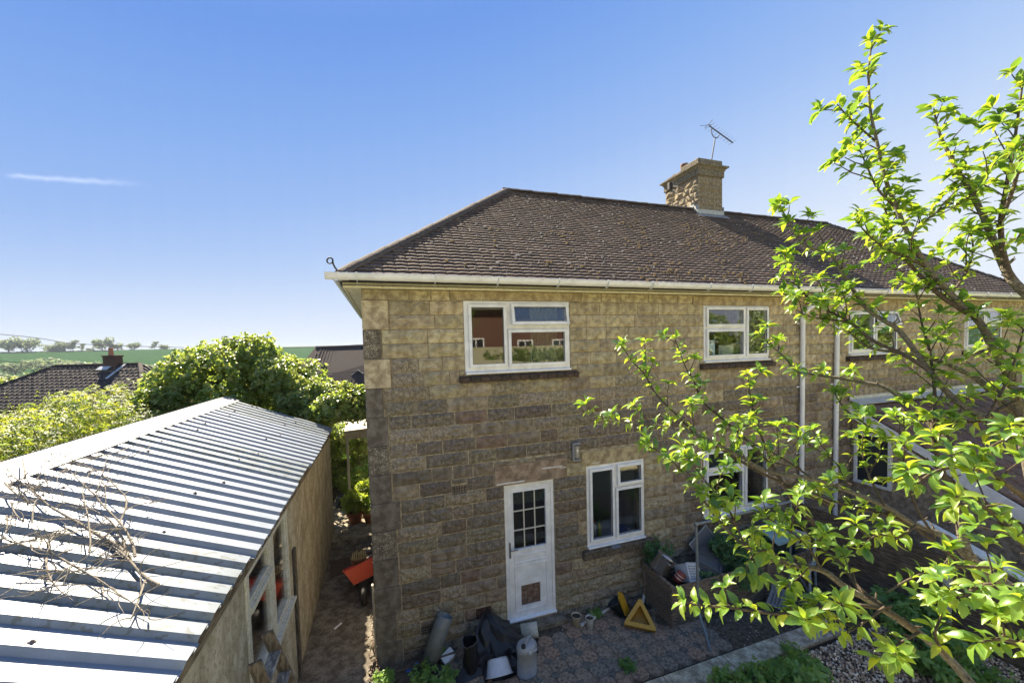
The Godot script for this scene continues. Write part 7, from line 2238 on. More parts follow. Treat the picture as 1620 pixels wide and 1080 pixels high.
	for z in [0.25, 1.75, 3.25, 4.75]:
		b = MB.new()
		b.box(Vector3(0.03, 0.68, z), Vector3(0.09, 1.5, 0.09), 0.008)
		part("post", b, ms[1], t)
	b = MB.new()
	b.box(Vector3(-0.03, 0.62, 2.52), Vector3(0.075, 1.25, 0.075), 0.008)
	tag(part("white_post", b, mat(Color(0.66, 0.66, 0.65), 0.5, "dirt", Vector3.ONE * 2.0), self), "white post standing in front of the dark boundary fence", "post")
	get_node("white_post").position = Vector3(7.58, 0, 0)
	b = MB.new()
	b.box(Vector3(7.63, 1.5, 2.9), Vector3(0.2, 0.03, 1.5), 0.006, Basis(Vector3.RIGHT, 0.3))
	tag(part("white_plastic_sheet", b, mat(Color(0.62, 0.64, 0.64), 0.45, "dirt")), "strip of white sheet lying sloped on top of the fence", "sheet")

# ---------------------------------------------------------------- bushes behind the shed
func bush(t: Node3D, lumps: Array, count: int, leaf: Mesh, mats: Array, sd: int, up: float, size := 1.0) -> void:
	var r := rng(sd)
	var xfs := []
	for m in mats: xfs.append([])
	var total := 0.0
	for l in lumps: total += pow(l[1], 2)
	for l in lumps:
		var n := int(count * pow(l[1], 2) / total)
		for k in n:
			var d := Vector3(r.randf_range(-1, 1), r.randf_range(-0.7, 1), r.randf_range(-1, 1)).normalized()
			var depth := 1.0 - 0.45 * pow(r.randf(), 2.2)
			if r.randf() < 0.03: depth = r.randf_range(1.02, 1.16)
			var p: Vector3 = l[0] + d * l[1] * depth
			var dir := (d + Vector3(r.randf_range(-0.6, 0.6), up + r.randf_range(-0.4, 0.6), r.randf_range(-0.6, 0.6))).normalized()
			xfs[r.randi() % mats.size()].append(Transform3D(turned(r, dir).scaled(Vector3.ONE * size * r.randf_range(0.65, 1.3)), p))
	for k in mats.size(): many("foliage", leaf, mats[k], xfs[k], t)

func bushes() -> void:
	var r := rng(55)
	# the big rounded one
	var t := thing("large_ivy_bush", "big rounded dark green bush with glossy leaves behind the shed", "bush", Vector3(-2.6, 0, -6.6))
	var lumps := []
	for k in 52:
		var a := r.randf() * TAU
		var y := r.randf_range(-0.2, 1.0)
		var rr := sqrt(maxf(0.0, 1.0 - y * y))
		lumps.append([Vector3(cos(a) * rr * 1.75 - 0.75, 2.8 + y * 1.62, 0.35 + sin(a) * rr * 1.1), r.randf_range(0.38, 0.62)])
	for k in 22:
		var a := r.randf() * TAU
		var y := r.randf_range(-0.8, 1.0)
		var rr := sqrt(maxf(0.0, 1.0 - y * y))
		lumps.append([Vector3(1.7 + cos(a) * rr * 0.6, 3.05 + y * 0.2, 1.5 + sin(a) * rr * 0.4), r.randf_range(0.24, 0.36)])
	for k in 26:                                          # its right shoulder, falling towards the house corner
		var f := k / 25.0
		lumps.append([Vector3(lerpf(0.5, 2.3, f) + r.randf_range(-0.15, 0.15), lerpf(3.6, 2.95, f * f) - r.randf() * lerpf(0.9, 0.05, f), lerpf(0.9, 1.5, f) + r.randf_range(-0.2, 0.2)), r.randf_range(0.3, 0.42)])
	var iv := [leaf_mat(Color(0.075, 0.125, 0.03), Color(0.34, 0.45, 0.06), 0.38), leaf_mat(Color(0.1, 0.155, 0.038), Color(0.42, 0.52, 0.07), 0.36), leaf_mat(Color(0.17, 0.21, 0.07), Color(0.5, 0.55, 0.12), 0.36)]
	bush(t, lumps, 12500, rosette(5, 0.1, 0.065, 1.1, 7), iv, 61, 0.35)
	var b := MB.new()
	for k in 9:
		var a := TAU * k / 9.0
		b.tube(curve(PackedVector3Array([Vector3(0.3 + cos(a) * 0.15, 0, sin(a) * 0.15), Vector3(0.3 + cos(a) * 0.5, 1.2, sin(a) * 0.5), Vector3(0.1 + cos(a) * 1.2, 2.6, sin(a) * 1.0)]), 4), 0.05, 0.015, 7)
	part("trunk", b, M.twig, t)
	t = thing("dark_lane_bush", "dark leafy bush closing the end of the lane below the porch roof", "bush", Vector3(-0.75, 0, -7.7))
	lumps = []
	for k in 26: lumps.append([Vector3(r.randf_range(-1.2, 0.6), r.randf_range(0.4, 1.9), r.randf_range(-0.6, 0.4)), r.randf_range(0.3, 0.5)])
	bush(t, lumps, 3200, rosette(5, 0.1, 0.06, 1.1, 8), iv, 66, 0.35)
	b = MB.new()
	for k in 5: b.tube(PackedVector3Array([Vector3(-0.9 + k * 0.35, 0, 0), Vector3(-0.8 + k * 0.3, 0.8, 0.1), Vector3(-0.9 + k * 0.36, 1.7, 0)]), 0.03, 0.012, 6)
	part("stem", b, M.twig, t)
	# the yellow green hedge running along the far side of the shed
	t = thing("overgrown_hedge", "overgrown yellow green hedge of small leaves running along behind the shed", "hedge", Vector3(-5.0, 0, -2.0))
	lumps = []
	for k in 76:
		var f := r.randf()
		var z := lerpf(4.6, -4.8, f)
		lumps.append([Vector3(r.randf_range(-1.7, 0.45) - 0.2 + f * 0.3, lerpf(3.25, 3.05, f) + r.randf_range(-0.6, 0.3), z), r.randf_range(0.35, 0.65)])
	for k in 34:
		lumps.append([Vector3(r.randf_range(-3.6, -1.0), r.randf_range(1.9, 2.9), r.randf_range(-6.0, 1.5)), r.randf_range(0.4, 0.7)])
	var hd := [leaf_mat(Color(0.1, 0.14, 0.022), Color(0.36, 0.43, 0.04), 0.55), leaf_mat(Color(0.06, 0.095, 0.022), Color(0.24, 0.33, 0.045), 0.55), leaf_mat(Color(0.15, 0.175, 0.03), Color(0.46, 0.48, 0.04), 0.55)]
	bush(t, lumps, 24000, rosette(6, 0.055, 0.024, 1.2, 9), hd, 62, 0.5)
	b = MB.new()
	var xfs := []
	for k in 150:                                         # long shoots standing out of the top
		var p := Vector3(r.randf_range(-2.0, 0.6), r.randf_range(2.6, 3.2), r.randf_range(-5.0, 4.2))
		var d := Vector3(r.randf_range(-0.5, 0.5), 1.0, r.randf_range(-0.5, 0.5)).normalized()
		var len := r.randf_range(0.35, 0.95)
		var e := p + d * len + Vector3(r.randf_range(-0.15, 0.15), 0, r.randf_range(-0.15, 0.15))
		b.tube(PackedVector3Array([p, p.lerp(e, 0.5) + Vector3(0.02, 0.02, 0), e]), 0.007, 0.002, 4, false)
		for q in 8: xfs.append(Transform3D(turned(r, d + Vector3(r.randf_range(-0.8, 0.8), 0.2, r.randf_range(-0.8, 0.8))).scaled(Vector3.ONE * r.randf_range(0.5, 0.9)), p.lerp(e, 0.25 + 0.1 * q)))
	part("shoots", b, M.twig, t)
	many("shoot_leaves", rosette(4, 0.05, 0.022, 1.2, 10), hd[0], xfs, t)
	b = MB.new()
	for k in 24:
		var z := lerpf(4.4, -4.6, k / 23.0)
		b.tube(PackedVector3Array([Vector3(-0.2, 0, z), Vector3(-0.3 + r.randf_range(-0.3, 0.3), 1.5, z + 0.2), Vector3(-0.4 + r.randf_range(-0.5, 0.5), 2.9, z)]), 0.04, 0.012, 6)
	part("stem", b, M.twig, t)
	# paler scrub beyond, at the far left
	t = thing("pale_scrub", "pale green scrub below the field at the far left, beyond the annexe roof", "scrub", Vector3(-24.0, -1.4, -26.0))
	lumps = []
	for k in 40: lumps.append([Vector3(r.randf_range(-9, 1.5), r.randf_range(1.0, 3.6), r.randf_range(-14, -9)), r.randf_range(0.8, 1.5)])
	bush(t, lumps, 5000, rosette(6, 0.24, 0.12, 1.2, 11), hd, 63, 0.5)
	b = MB.new()
	for k in 6: b.tube(PackedVector3Array([Vector3(-8 + k * 1.7, -1.5, -11), Vector3(-8 + k * 1.8, 2.5, -11)]), 0.12, 0.04, 6)
	part("stem", b, M.twig, t)
	t = thing("tall_garden_hedge", "tall dark hedge mirrored in the right hand bedroom window", "hedge", Vector3(22.0, 2.3, 9.5))
	lumps = []
	for k in 44: lumps.append([Vector3(r.randf_range(-9, 9), r.randf_range(0.3, 3.6), r.randf_range(-1.0, 1.0)), r.randf_range(0.7, 1.2)])
	bush(t, lumps, 2600, rosette(6, 0.26, 0.14, 1.2, 13), iv, 65, 0.5)
	b = MB.new()
	for k in 8: b.tube(PackedVector3Array([Vector3(-8 + k * 2.3, -0.5, 0), Vector3(-8 + k * 2.3, 2.6, 0)]), 0.1, 0.03, 6)
	part("stem", b, M.twig, t)
	# garden trees behind the viewer, dark in the lower panes
	t = thing("rear_garden_hedge", "dark garden hedge mirrored in the lower window panes", "hedge", Vector3(5.0, 2.1, 17.0))
	lumps = []
	for k in 50: lumps.append([Vector3(r.randf_range(-9, 11), r.randf_range(0.2, 1.5) + (2.0 if k % 7 == 0 else 0.0), r.randf_range(-0.8, 0.8)), r.randf_range(0.6, 1.1)])
	bush(t, lumps, 2600, rosette(6, 0.24, 0.12, 1.2, 12), iv, 64, 0.5)
	b = MB.new()
	for k in 8: b.tube(PackedVector3Array([Vector3(-8 + k * 2.5, 0, 0), Vector3(-8 + k * 2.5, 1.6, 0)]), 0.08, 0.03, 6)
	part("stem", b, M.twig, t)

# ---------------------------------------------------------------- plum tree
var leaves := []          # transform of every leaf of the plum
var limbs := 0
var bark_m: Material
var twig_m: Material
var tr := RandomNumberGenerator.new()

func limb(t: Node3D, way: Array, r0: float, r1: float, leafy: float, dens: float) -> void:
	var pts := curve(PackedVector3Array(way), 5)
	var b := MB.new()
	b.tube(pts, r0, r1, 8 if r0 > 0.009 else 6)
	for k in int(pts.size() * 0.35):                     # spurs and knots
		var i := tr.randi_range(2, pts.size() - 2)
		var d := Vector3(tr.randf_range(-1, 1), tr.randf_range(-0.2, 1), tr.randf_range(-1, 1)).normalized()
		var rr := lerpf(r0, r1, float(i) / pts.size())
		b.tube(PackedVector3Array([pts[i], pts[i] + d * (rr + tr.randf_range(0.006, 0.03))]), minf(0.005, rr * 0.7), 0.002, 5)
	var me := part("trunk" if r0 > 0.03 else "limb", b, bark_m if r0 > 0.011 else twig_m, t)
	if dens <= 0.0: return
	var tw := MB.new()
	var since := 0.0
	var side := 0.0
	var total := 0.0
	for i in range(1, pts.size()): total += pts[i].distance_to(pts[i - 1])
	var run := 0.0
	for i in range(1, pts.size()):
		var seg := pts[i].distance_to(pts[i - 1])
		run += seg
		since += seg
		side += seg
		var f := run / total
		if f < leafy: continue
		var dir := (pts[i] - pts[i - 1]).normalized()
		if since > 0.035:
			since = 0.0
			spur(pts[i], dir, tr.randi_range(4, 6), 0.95)
		if side > 0.056 / maxf(dens, 0.05) * tr.randf_range(0.7, 1.3):
			side = 0.0
			var o := Vector3(tr.randf_range(-1, 1), tr.randf_range(-0.25, 1.0), tr.randf_range(-1, 1))
			o = (o - dir * o.dot(dir)).normalized() * 0.8 + dir * 0.6 + Vector3(0, 0.25, 0)
			shoot(tw, pts[i], o.normalized(), tr.randf_range(0.05, 0.2) * (1.0 - 0.65 * f * f))
	spur(pts[pts.size() - 1], (pts[pts.size() - 1] - pts[pts.size() - 2]).normalized(), 6, 1.0)
	if tw.n > 0: part("twig", tw, twig_m, me).set_meta("kind", "stuff")

func shoot(tw: MB, p: Vector3, d: Vector3, len: float) -> void:
	var n := maxi(2, int(len / 0.035))
	var pts := PackedVector3Array([p])
	for k in n:
		d = (d + Vector3(tr.randf_range(-0.25, 0.25), tr.randf_range(-0.12, 0.22), tr.randf_range(-0.25, 0.25))).normalized()
		p += d * len / n
		pts.append(p)
		if k > 0: spur(p, d, tr.randi_range(3, 5), 0.9)
	tw.tube(pts, 0.0028, 0.0014, 5, false)
	spur(p, d, tr.randi_range(6, 8), 1.0)

func spur(p: Vector3, d: Vector3, n: int, size: float) -> void:
	var x := d.cross(Vector3(0.2, 0.9, 0.37)).normalized()
	var y := d.cross(x)
	var a0 := tr.randf() * TAU
	for k in n:
		var a := a0 + k * 2.4
		var out := (x * cos(a) + y * sin(a)) * tr.randf_range(0.6, 1.1) + d * tr.randf_range(0.25, 0.9) + Vector3(0, 0.15, 0)
		out = out.normalized()
		var up := Vector3.UP + Vector3(tr.randf_range(-0.6, 0.6), 0, tr.randf_range(-0.6, 0.6)) + d * 0.3
		var bx := up.cross(out).normalized()
		var by := out.cross(bx)
		var s := size * tr.randf_range(0.48, 0.9)
		leaves.append(Transform3D(Basis(bx * s, by * s, out * s), p + out * 0.006))

func plum_tree() -> void:
	tr.seed = 404
	bark_m = mat(Color(0.27, 0.245, 0.2), 0.95, "bark", Vector3.ONE * 6.0, 0.35)
	twig_m = mat(Color(0.15, 0.115, 0.085), 0.9, "bark", Vector3.ONE * 8.0, 0.15)
	var t := thing("plum_tree", "young plum tree with fresh light green leaves filling the right foreground", "tree")
	limb(t, [Vector3(2.552, 1.600, 5.057), Vector3(2.502, 2.893, 5.027), Vector3(2.515, 3.257, 4.975), Vector3(2.520, 3.665, 4.915), Vector3(2.512, 3.981, 4.867), Vector3(2.515, 4.147, 4.844), Vector3(2.506, 4.215, 4.831), Vector3(2.502, 4.284, 4.820), Vector3(2.467, 4.360, 4.797), Vector3(2.444, 4.453, 4.776), Vector3(2.413, 4.512, 4.757), Vector3(2.349, 4.596, 4.721), Vector3(2.286, 4.698, 4.684), Vector3(2.235, 4.827, 4.648), Vector3(2.205, 4.943, 4.622), Vector3(2.179, 5.061, 4.598), Vector3(2.167, 5.219, 4.573), Vector3(2.160, 5.367, 4.551), Vector3(2.176, 5.529, 4.536), Vector3(2.203, 5.648, 4.530)], 0.0220, 0.0027, 0.60, 1.00)
	limb(t, [Vector3(2.419, 4.500, 4.763), Vector3(2.380, 4.539, 4.735), Vector3(2.332, 4.591, 4.701), Vector3(2.287, 4.665, 4.665), Vector3(2.253, 4.734, 4.635), Vector3(2.233, 4.793, 4.614), Vector3(2.224, 4.893, 4.589), Vector3(2.221, 4.989, 4.568)], 0.0106, 0.0027, 0.30, 1.00)
	limb(t, [Vector3(2.182, 5.226, 4.564), Vector3(2.128, 5.278, 4.544), Vector3(2.070, 5.339, 4.522), Vector3(2.035, 5.384, 4.508)], 0.0044, 0.0018, 0.30, 0.60)
	limb(t, [Vector3(2.224, 4.948, 4.613), Vector3(2.126, 5.017, 4.602), Vector3(2.059, 5.103, 4.600), Vector3(2.022, 5.151, 4.600)], 0.0053, 0.0018, 0.20, 1.00)
	limb(t, [Vector3(2.254, 4.830, 4.639), Vector3(2.365, 4.912, 4.643), Vector3(2.472, 4.969, 4.652), Vector3(2.576, 4.991, 4.664)], 0.0053, 0.0018, 0.20, 1.00)
	limb(t, [Vector3(2.294, 4.699, 4.680), Vector3(2.216, 4.742, 4.659), Vector3(2.125, 4.775, 4.636), Vector3(2.048, 4.831, 4.616), Vector3(1.989, 4.897, 4.601)], 0.0062, 0.0018, 0.20, 1.00)
	limb(t, [Vector3(2.359, 4.597, 4.717), Vector3(2.463, 4.686, 4.715), Vector3(2.528, 4.779, 4.705), Vector3(2.555, 4.875, 4.684)], 0.0053, 0.0018, 0.20, 1.00)
	limb(t, [Vector3(2.519, 4.360, 4.961), Vector3(2.519, 4.496, 4.904), Vector3(2.502, 4.568, 4.865), Vector3(2.482, 4.643, 4.825), Vector3(2.487, 4.757, 4.786), Vector3(2.498, 4.876, 4.750), Vector3(2.498, 4.987, 4.713), Vector3(2.489, 5.107, 4.670), Vector3(2.485, 5.205, 4.638), Vector3(2.486, 5.295, 4.611), Vector3(2.502, 5.396, 4.588)], 0.0194, 0.0027, 0.35, 1.00)
	limb(t, [Vector3(2.476, 4.642, 4.827), Vector3(2.463, 4.739, 4.811), Vector3(2.471, 4.859, 4.799), Vector3(2.506, 4.980, 4.796), Vector3(2.552, 5.127, 4.794), Vector3(2.594, 5.276, 4.790), Vector3(2.624, 5.390, 4.787)], 0.0106, 0.0027, 0.25, 1.00)
	limb(t, [Vector3(2.448, 4.855, 4.808), Vector3(2.450, 4.981, 4.838), Vector3(2.430, 5.122, 4.865), Vector3(2.412, 5.217, 4.883)], 0.0070, 0.0027, 0.20, 1.00)
	limb(t, [Vector3(2.431, 4.750, 4.807), Vector3(2.366, 4.763, 4.875), Vector3(2.315, 4.763, 4.926)], 0.0053, 0.0018, 0.20, 0.60)
	limb(t, [Vector3(2.543, 4.997, 4.695), Vector3(2.609, 5.064, 4.703), Vector3(2.664, 5.145, 4.707)], 0.0044, 0.0018, 0.20, 0.80)
	limb(t, [Vector3(2.510, 4.100, 4.865), Vector3(2.495, 4.167, 4.810), Vector3(2.492, 4.216, 4.779), Vector3(2.484, 4.251, 4.753), Vector3(2.469, 4.280, 4.725), Vector3(2.426, 4.328, 4.663), Vector3(2.365, 4.361, 4.593), Vector3(2.281, 4.387, 4.506), Vector3(2.250, 4.425, 4.469), Vector3(2.233, 4.471, 4.439)], 0.0141, 0.0036, 0.45, 0.80)
	limb(t, [Vector3(2.432, 4.112, 4.891), Vector3(2.422, 4.167, 4.855), Vector3(2.402, 4.154, 4.833), Vector3(2.386, 4.116, 4.810), Vector3(2.347, 4.102, 4.769), Vector3(2.302, 4.108, 4.723), Vector3(2.249, 4.094, 4.673)], 0.0088, 0.0027, 0.35, 0.50)
	limb(t, [Vector3(2.323, 3.894, 4.813), Vector3(2.351, 3.967, 4.758), Vector3(2.364, 4.081, 4.658), Vector3(2.359, 4.146, 4.599), Vector3(2.338, 4.214, 4.526), Vector3(2.301, 4.233, 4.466), Vector3(2.246, 4.253, 4.387), Vector3(2.182, 4.269, 4.306), Vector3(2.151, 4.281, 4.268), Vector3(2.135, 4.351, 4.219), Vector3(2.102, 4.419, 4.161), Vector3(2.088, 4.468, 4.128)], 0.0123, 0.0027, 0.50, 0.50)
	limb(t, [Vector3(2.367, 4.118, 4.817), Vector3(2.318, 4.194, 4.750), Vector3(2.289, 4.302, 4.689), Vector3(2.257, 4.455, 4.614), Vector3(2.227, 4.499, 4.580), Vector3(2.185, 4.558, 4.535), Vector3(2.170, 4.622, 4.505), Vector3(2.143, 4.747, 4.451), Vector3(2.129, 4.809, 4.424), Vector3(2.051, 4.862, 4.360), Vector3(2.039, 4.949, 4.328), Vector3(2.010, 5.052, 4.284)], 0.0114, 0.0027, 0.40, 1.10)
	limb(t, [Vector3(2.238, 4.305, 4.712), Vector3(2.217, 4.366, 4.645), Vector3(2.176, 4.424, 4.564), Vector3(2.150, 4.505, 4.495), Vector3(2.104, 4.569, 4.421), Vector3(2.067, 4.649, 4.353), Vector3(2.064, 4.750, 4.303), Vector3(2.071, 4.847, 4.261)], 0.0088, 0.0027, 0.30, 1.10)
	limb(t, [Vector3(2.185, 4.506, 4.474), Vector3(2.115, 4.521, 4.430), Vector3(2.054, 4.538, 4.391), Vector3(2.010, 4.574, 4.360)], 0.0053, 0.0018, 0.20, 1.20)
	limb(t, [Vector3(2.180, 3.653, 4.851), Vector3(2.212, 3.814, 4.811), Vector3(2.208, 3.943, 4.768), Vector3(2.220, 4.066, 4.736), Vector3(2.273, 4.198, 4.716), Vector3(2.309, 4.369, 4.682), Vector3(2.315, 4.486, 4.653), Vector3(2.333, 4.627, 4.622)], 0.0106, 0.0027, 0.35, 0.90)
	limb(t, [Vector3(1.979, 3.749, 4.549), Vector3(1.872, 3.813, 4.443), Vector3(1.787, 3.864, 4.366), Vector3(1.698, 3.937, 4.282), Vector3(1.611, 4.001, 4.206), Vector3(1.547, 4.098, 4.138), Vector3(1.487, 4.188, 4.075), Vector3(1.457, 4.282, 4.030), Vector3(1.418, 4.344, 3.990), Vector3(1.385, 4.420, 3.950)], 0.0088, 0.0023, 0.55, 0.35)
	limb(t, [Vector3(1.902, 3.674, 4.527), Vector3(1.859, 3.786, 4.453), Vector3(1.821, 3.907, 4.383), Vector3(1.760, 4.009, 4.310), Vector3(1.700, 4.089, 4.247), Vector3(1.649, 4.161, 4.194), Vector3(1.635, 4.251, 4.156), Vector3(1.617, 4.310, 4.128), Vector3(1.600, 4.454, 4.072)], 0.0088, 0.0023, 0.45, 0.50)
	limb(t, [Vector3(1.504, 4.185, 4.054), Vector3(1.474, 4.259, 4.023), Vector3(1.485, 4.367, 4.000), Vector3(1.491, 4.442, 3.984)], 0.0035, 0.0018, 0.30, 0.10)
	limb(t, [Vector3(1.881, 3.732, 4.464), Vector3(1.857, 3.875, 4.384), Vector3(1.854, 4.003, 4.326), Vector3(1.857, 4.111, 4.282), Vector3(1.868, 4.195, 4.253), Vector3(1.885, 4.276, 4.228)], 0.0070, 0.0023, 0.30, 0.50)
	limb(t, [Vector3(2.180, 3.653, 4.851), Vector3(2.151, 3.709, 4.814), Vector3(2.083, 3.743, 4.758), Vector3(2.015, 3.802, 4.699), Vector3(1.923, 3.851, 4.627), Vector3(1.829, 3.889, 4.560), Vector3(1.707, 3.908, 4.478), Vector3(1.636, 3.954, 4.427), Vector3(1.562, 4.005, 4.374), Vector3(1.505, 4.039, 4.334), Vector3(1.400, 4.074, 4.267), Vector3(1.290, 4.090, 4.200), Vector3(1.186, 4.100, 4.139), Vector3(1.140, 4.113, 4.111), Vector3(1.104, 4.168, 4.081)], 0.0114, 0.0023, 0.55, 0.35)
	limb(t, [Vector3(1.792, 3.902, 4.585), Vector3(1.731, 3.968, 4.520), Vector3(1.668, 4.012, 4.462), Vector3(1.609, 4.045, 4.412)], 0.0044, 0.0018, 0.20, 1.00)
	limb(t, [Vector3(2.026, 3.145, 5.068), Vector3(2.018, 3.219, 5.021), Vector3(1.987, 3.319, 4.951), Vector3(1.959, 3.385, 4.904), Vector3(1.912, 3.445, 4.850), Vector3(1.816, 3.526, 4.759), Vector3(1.771, 3.553, 4.722), Vector3(1.716, 3.604, 4.673), Vector3(1.632, 3.609, 4.615), Vector3(1.573, 3.630, 4.573), Vector3(1.516, 3.664, 4.530), Vector3(1.475, 3.711, 4.494), Vector3(1.435, 3.778, 4.455), Vector3(1.413, 3.825, 4.430), Vector3(1.356, 3.934, 4.372), Vector3(1.290, 4.001, 4.322), Vector3(1.256, 4.037, 4.295)], 0.0154, 0.0023, 0.50, 0.50)
	limb(t, [Vector3(1.451, 3.704, 4.587), Vector3(1.429, 3.829, 4.532), Vector3(1.386, 3.903, 4.486), Vector3(1.336, 4.002, 4.429)], 0.0044, 0.0018, 0.20, 1.10)
	limb(t, [Vector3(1.550, 3.658, 4.675), Vector3(1.464, 3.722, 4.666), Vector3(1.399, 3.710, 4.660), Vector3(1.365, 3.666, 4.666)], 0.0044, 0.0018, 0.20, 0.70)
	limb(t, [Vector3(1.658, 3.638, 4.711), Vector3(1.628, 3.719, 4.678), Vector3(1.564, 3.779, 4.634), Vector3(1.513, 3.809, 4.602)], 0.0044, 0.0018, 0.20, 0.70)
	limb(t, [Vector3(1.750, 3.541, 4.926), Vector3(1.701, 3.586, 4.900), Vector3(1.647, 3.611, 4.873), Vector3(1.573, 3.614, 4.840), Vector3(1.489, 3.592, 4.803), Vector3(1.396, 3.580, 4.762), Vector3(1.319, 3.585, 4.728), Vector3(1.250, 3.594, 4.697), Vector3(1.179, 3.597, 4.666), Vector3(1.133, 3.606, 4.645)], 0.0070, 0.0023, 0.50, 0.25)
	limb(t, [Vector3(1.570, 3.616, 4.842), Vector3(1.532, 3.582, 4.831), Vector3(1.496, 3.612, 4.817), Vector3(1.449, 3.584, 4.803)], 0.0035, 0.0018, 0.20, 0.80)
	limb(t, [Vector3(1.628, 3.686, 4.910), Vector3(1.709, 3.716, 4.924), Vector3(1.819, 3.739, 4.944), Vector3(1.928, 3.731, 4.967), Vector3(2.027, 3.718, 4.988)], 0.0026, 0.0054, 0.00, 0.20)
	limb(t, [Vector3(2.137, 3.648, 4.869), Vector3(2.116, 3.670, 4.830), Vector3(2.077, 3.740, 4.749), Vector3(2.032, 3.764, 4.690), Vector3(2.016, 3.767, 4.673), Vector3(1.956, 3.781, 4.608), Vector3(1.905, 3.797, 4.555), Vector3(1.859, 3.831, 4.505)], 0.0079, 0.0027, 0.40, 0.60)
	limb(t, [Vector3(1.681, 3.607, 4.879), Vector3(1.685, 3.624, 4.809), Vector3(1.702, 3.666, 4.749), Vector3(1.695, 3.703, 4.672), Vector3(1.694, 3.748, 4.614), Vector3(1.669, 3.769, 4.550)], 0.0070, 0.0027, 0.30, 0.60)
	limb(t, [Vector3(2.137, 3.905, 5.015), Vector3(2.048, 3.970, 4.994), Vector3(1.960, 4.025, 4.974), Vector3(1.875, 4.043, 4.955), Vector3(1.790, 4.035, 4.938), Vector3(1.724, 4.002, 4.926)], 0.0088, 0.0027, 0.30, 0.60)
	limb(t, [Vector3(2.006, 3.771, 5.083), Vector3(1.897, 3.872, 5.062), Vector3(1.812, 3.950, 5.045), Vector3(1.752, 3.981, 5.032), Vector3(1.682, 3.978, 5.019)], 0.0088, 0.0027, 0.30, 0.50)
	limb(t, [Vector3(1.919, 3.631, 5.114), Vector3(1.810, 3.732, 5.095), Vector3(1.738, 3.784, 5.082), Vector3(1.679, 3.783, 5.071), Vector3(1.627, 3.765, 5.064)], 0.0088, 0.0027, 0.30, 0.50)
	limb(t, [Vector3(1.946, 3.494, 5.130), Vector3(1.833, 3.600, 5.111), Vector3(1.750, 3.646, 5.097), Vector3(1.669, 3.650, 5.083)], 0.0088, 0.0027, 0.30, 0.50)
	limb(t, [Vector3(2.224, 4.086, 4.982), Vector3(2.141, 4.112, 4.971), Vector3(2.057, 4.099, 4.962), Vector3(1.986, 4.075, 4.957)], 0.0053, 0.0027, 0.20, 0.60)
	limb(t, [Vector3(2.266, 3.872, 4.795), Vector3(2.275, 3.940, 4.702), Vector3(2.264, 3.989, 4.623), Vector3(2.242, 4.036, 4.544), Vector3(2.214, 4.111, 4.449), Vector3(2.217, 4.188, 4.395)], 0.0062, 0.0023, 0.40, 0.50)
	limb(t, [Vector3(1.621, 3.642, 4.910), Vector3(1.557, 3.597, 4.891), Vector3(1.503, 3.570, 4.874), Vector3(1.460, 3.599, 4.859)], 0.0044, 0.0018, 0.20, 0.60)
	limb(t, [Vector3(1.674, 3.587, 4.962), Vector3(1.602, 3.561, 4.950), Vector3(1.547, 3.525, 4.944)], 0.0044, 0.0018, 0.20, 0.60)
	limb(t, [Vector3(1.725, 3.529, 5.002), Vector3(1.693, 3.592, 4.989), Vector3(1.713, 3.654, 4.992), Vector3(1.698, 3.699, 4.985)], 0.0044, 0.0018, 0.20, 0.60)
	limb(t, [Vector3(2.385, 1.600, 5.101), Vector3(2.335, 3.008, 5.071), Vector3(2.349, 3.270, 5.012), Vector3(2.325, 3.438, 4.963), Vector3(2.281, 3.549, 4.920), Vector3(2.222, 3.603, 4.882), Vector3(2.187, 3.654, 4.856), Vector3(2.179, 3.727, 4.838), Vector3(2.192, 3.796, 4.828)], 0.0299, 0.0117, 1.00, 0.00)
	limb(t, [Vector3(2.103, 3.713, 4.802), Vector3(2.076, 3.816, 4.760), Vector3(2.078, 3.946, 4.725), Vector3(2.119, 4.093, 4.700), Vector3(2.140, 4.174, 4.686)], 0.0053, 0.0018, 0.30, 0.60)
	limb(t, [Vector3(1.995, 3.809, 4.709), Vector3(2.013, 3.929, 4.638), Vector3(2.052, 4.017, 4.603), Vector3(2.129, 4.109, 4.581)], 0.0044, 0.0018, 0.20, 0.60)
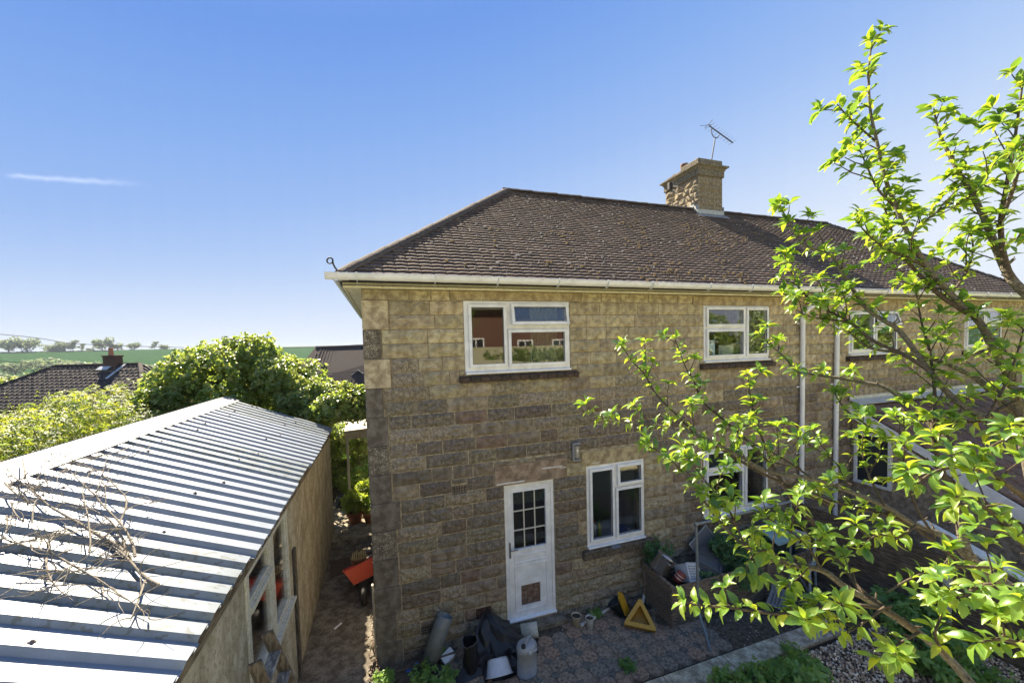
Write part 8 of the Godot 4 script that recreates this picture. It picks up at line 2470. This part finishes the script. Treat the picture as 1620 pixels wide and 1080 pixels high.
	limb(t, [Vector3(1.976, 3.784, 4.809), Vector3(1.889, 3.752, 4.802), Vector3(1.809, 3.772, 4.791), Vector3(1.739, 3.746, 4.786)], 0.0044, 0.0018, 0.20, 0.60)
	limb(t, [Vector3(1.919, 3.852, 4.629), Vector3(1.957, 3.920, 4.583), Vector3(1.947, 3.969, 4.519), Vector3(1.930, 3.998, 4.467)], 0.0044, 0.0018, 0.20, 1.10)
	limb(t, [Vector3(2.222, 4.004, 4.827), Vector3(2.208, 4.065, 4.783), Vector3(2.308, 4.150, 4.772), Vector3(2.385, 4.216, 4.765)], 0.0044, 0.0018, 0.20, 0.60)
	limb(t, [Vector3(2.292, 4.130, 4.844), Vector3(2.332, 4.253, 4.872), Vector3(2.352, 4.365, 4.891), Vector3(2.356, 4.452, 4.902)], 0.0053, 0.0018, 0.20, 0.60)
	var shapes := [leaf_shape(0.064, 0.031, 0.3, 0.2), leaf_shape(0.058, 0.028, 0.55, 0.3), leaf_shape(0.068, 0.032, 0.12, 0.15), leaf_shape(0.052, 0.027, 0.8, 0.34)]
	var lm := [leaf_mat(Color(0.085, 0.17, 0.028), Color(0.36, 0.52, 0.035), 0.36), leaf_mat(Color(0.105, 0.195, 0.032), Color(0.42, 0.57, 0.035), 0.38), leaf_mat(Color(0.055, 0.12, 0.026), Color(0.2, 0.34, 0.03), 0.32), leaf_mat(Color(0.14, 0.21, 0.035), Color(0.52, 0.6, 0.035), 0.4)]
	var eye := Vector3(0.245, 4.441, 5.628)
	var ahead := Vector3(0.313, -0.046, -0.948)
	leaves.sort_custom(func(a, b): return a.origin.distance_squared_to(eye) + (100.0 if (a.origin - eye).dot(ahead) < (a.origin - eye).length() * 0.57 else 0.0) < b.origin.distance_squared_to(eye) + (100.0 if (b.origin - eye).dot(ahead) < (b.origin - eye).length() * 0.57 else 0.0))
	var rest := []
	for k in 4: rest.append([])
	for k in leaves.size():
		var q := tr.randi() % 4
		if k < 300: put("leaf", shapes[q], lm[tr.randi() % 4], t, leaves[k])
		else: rest[q].append(leaves[k])
	for q in 4: many("foliage", shapes[q], lm[q], rest[q], t)
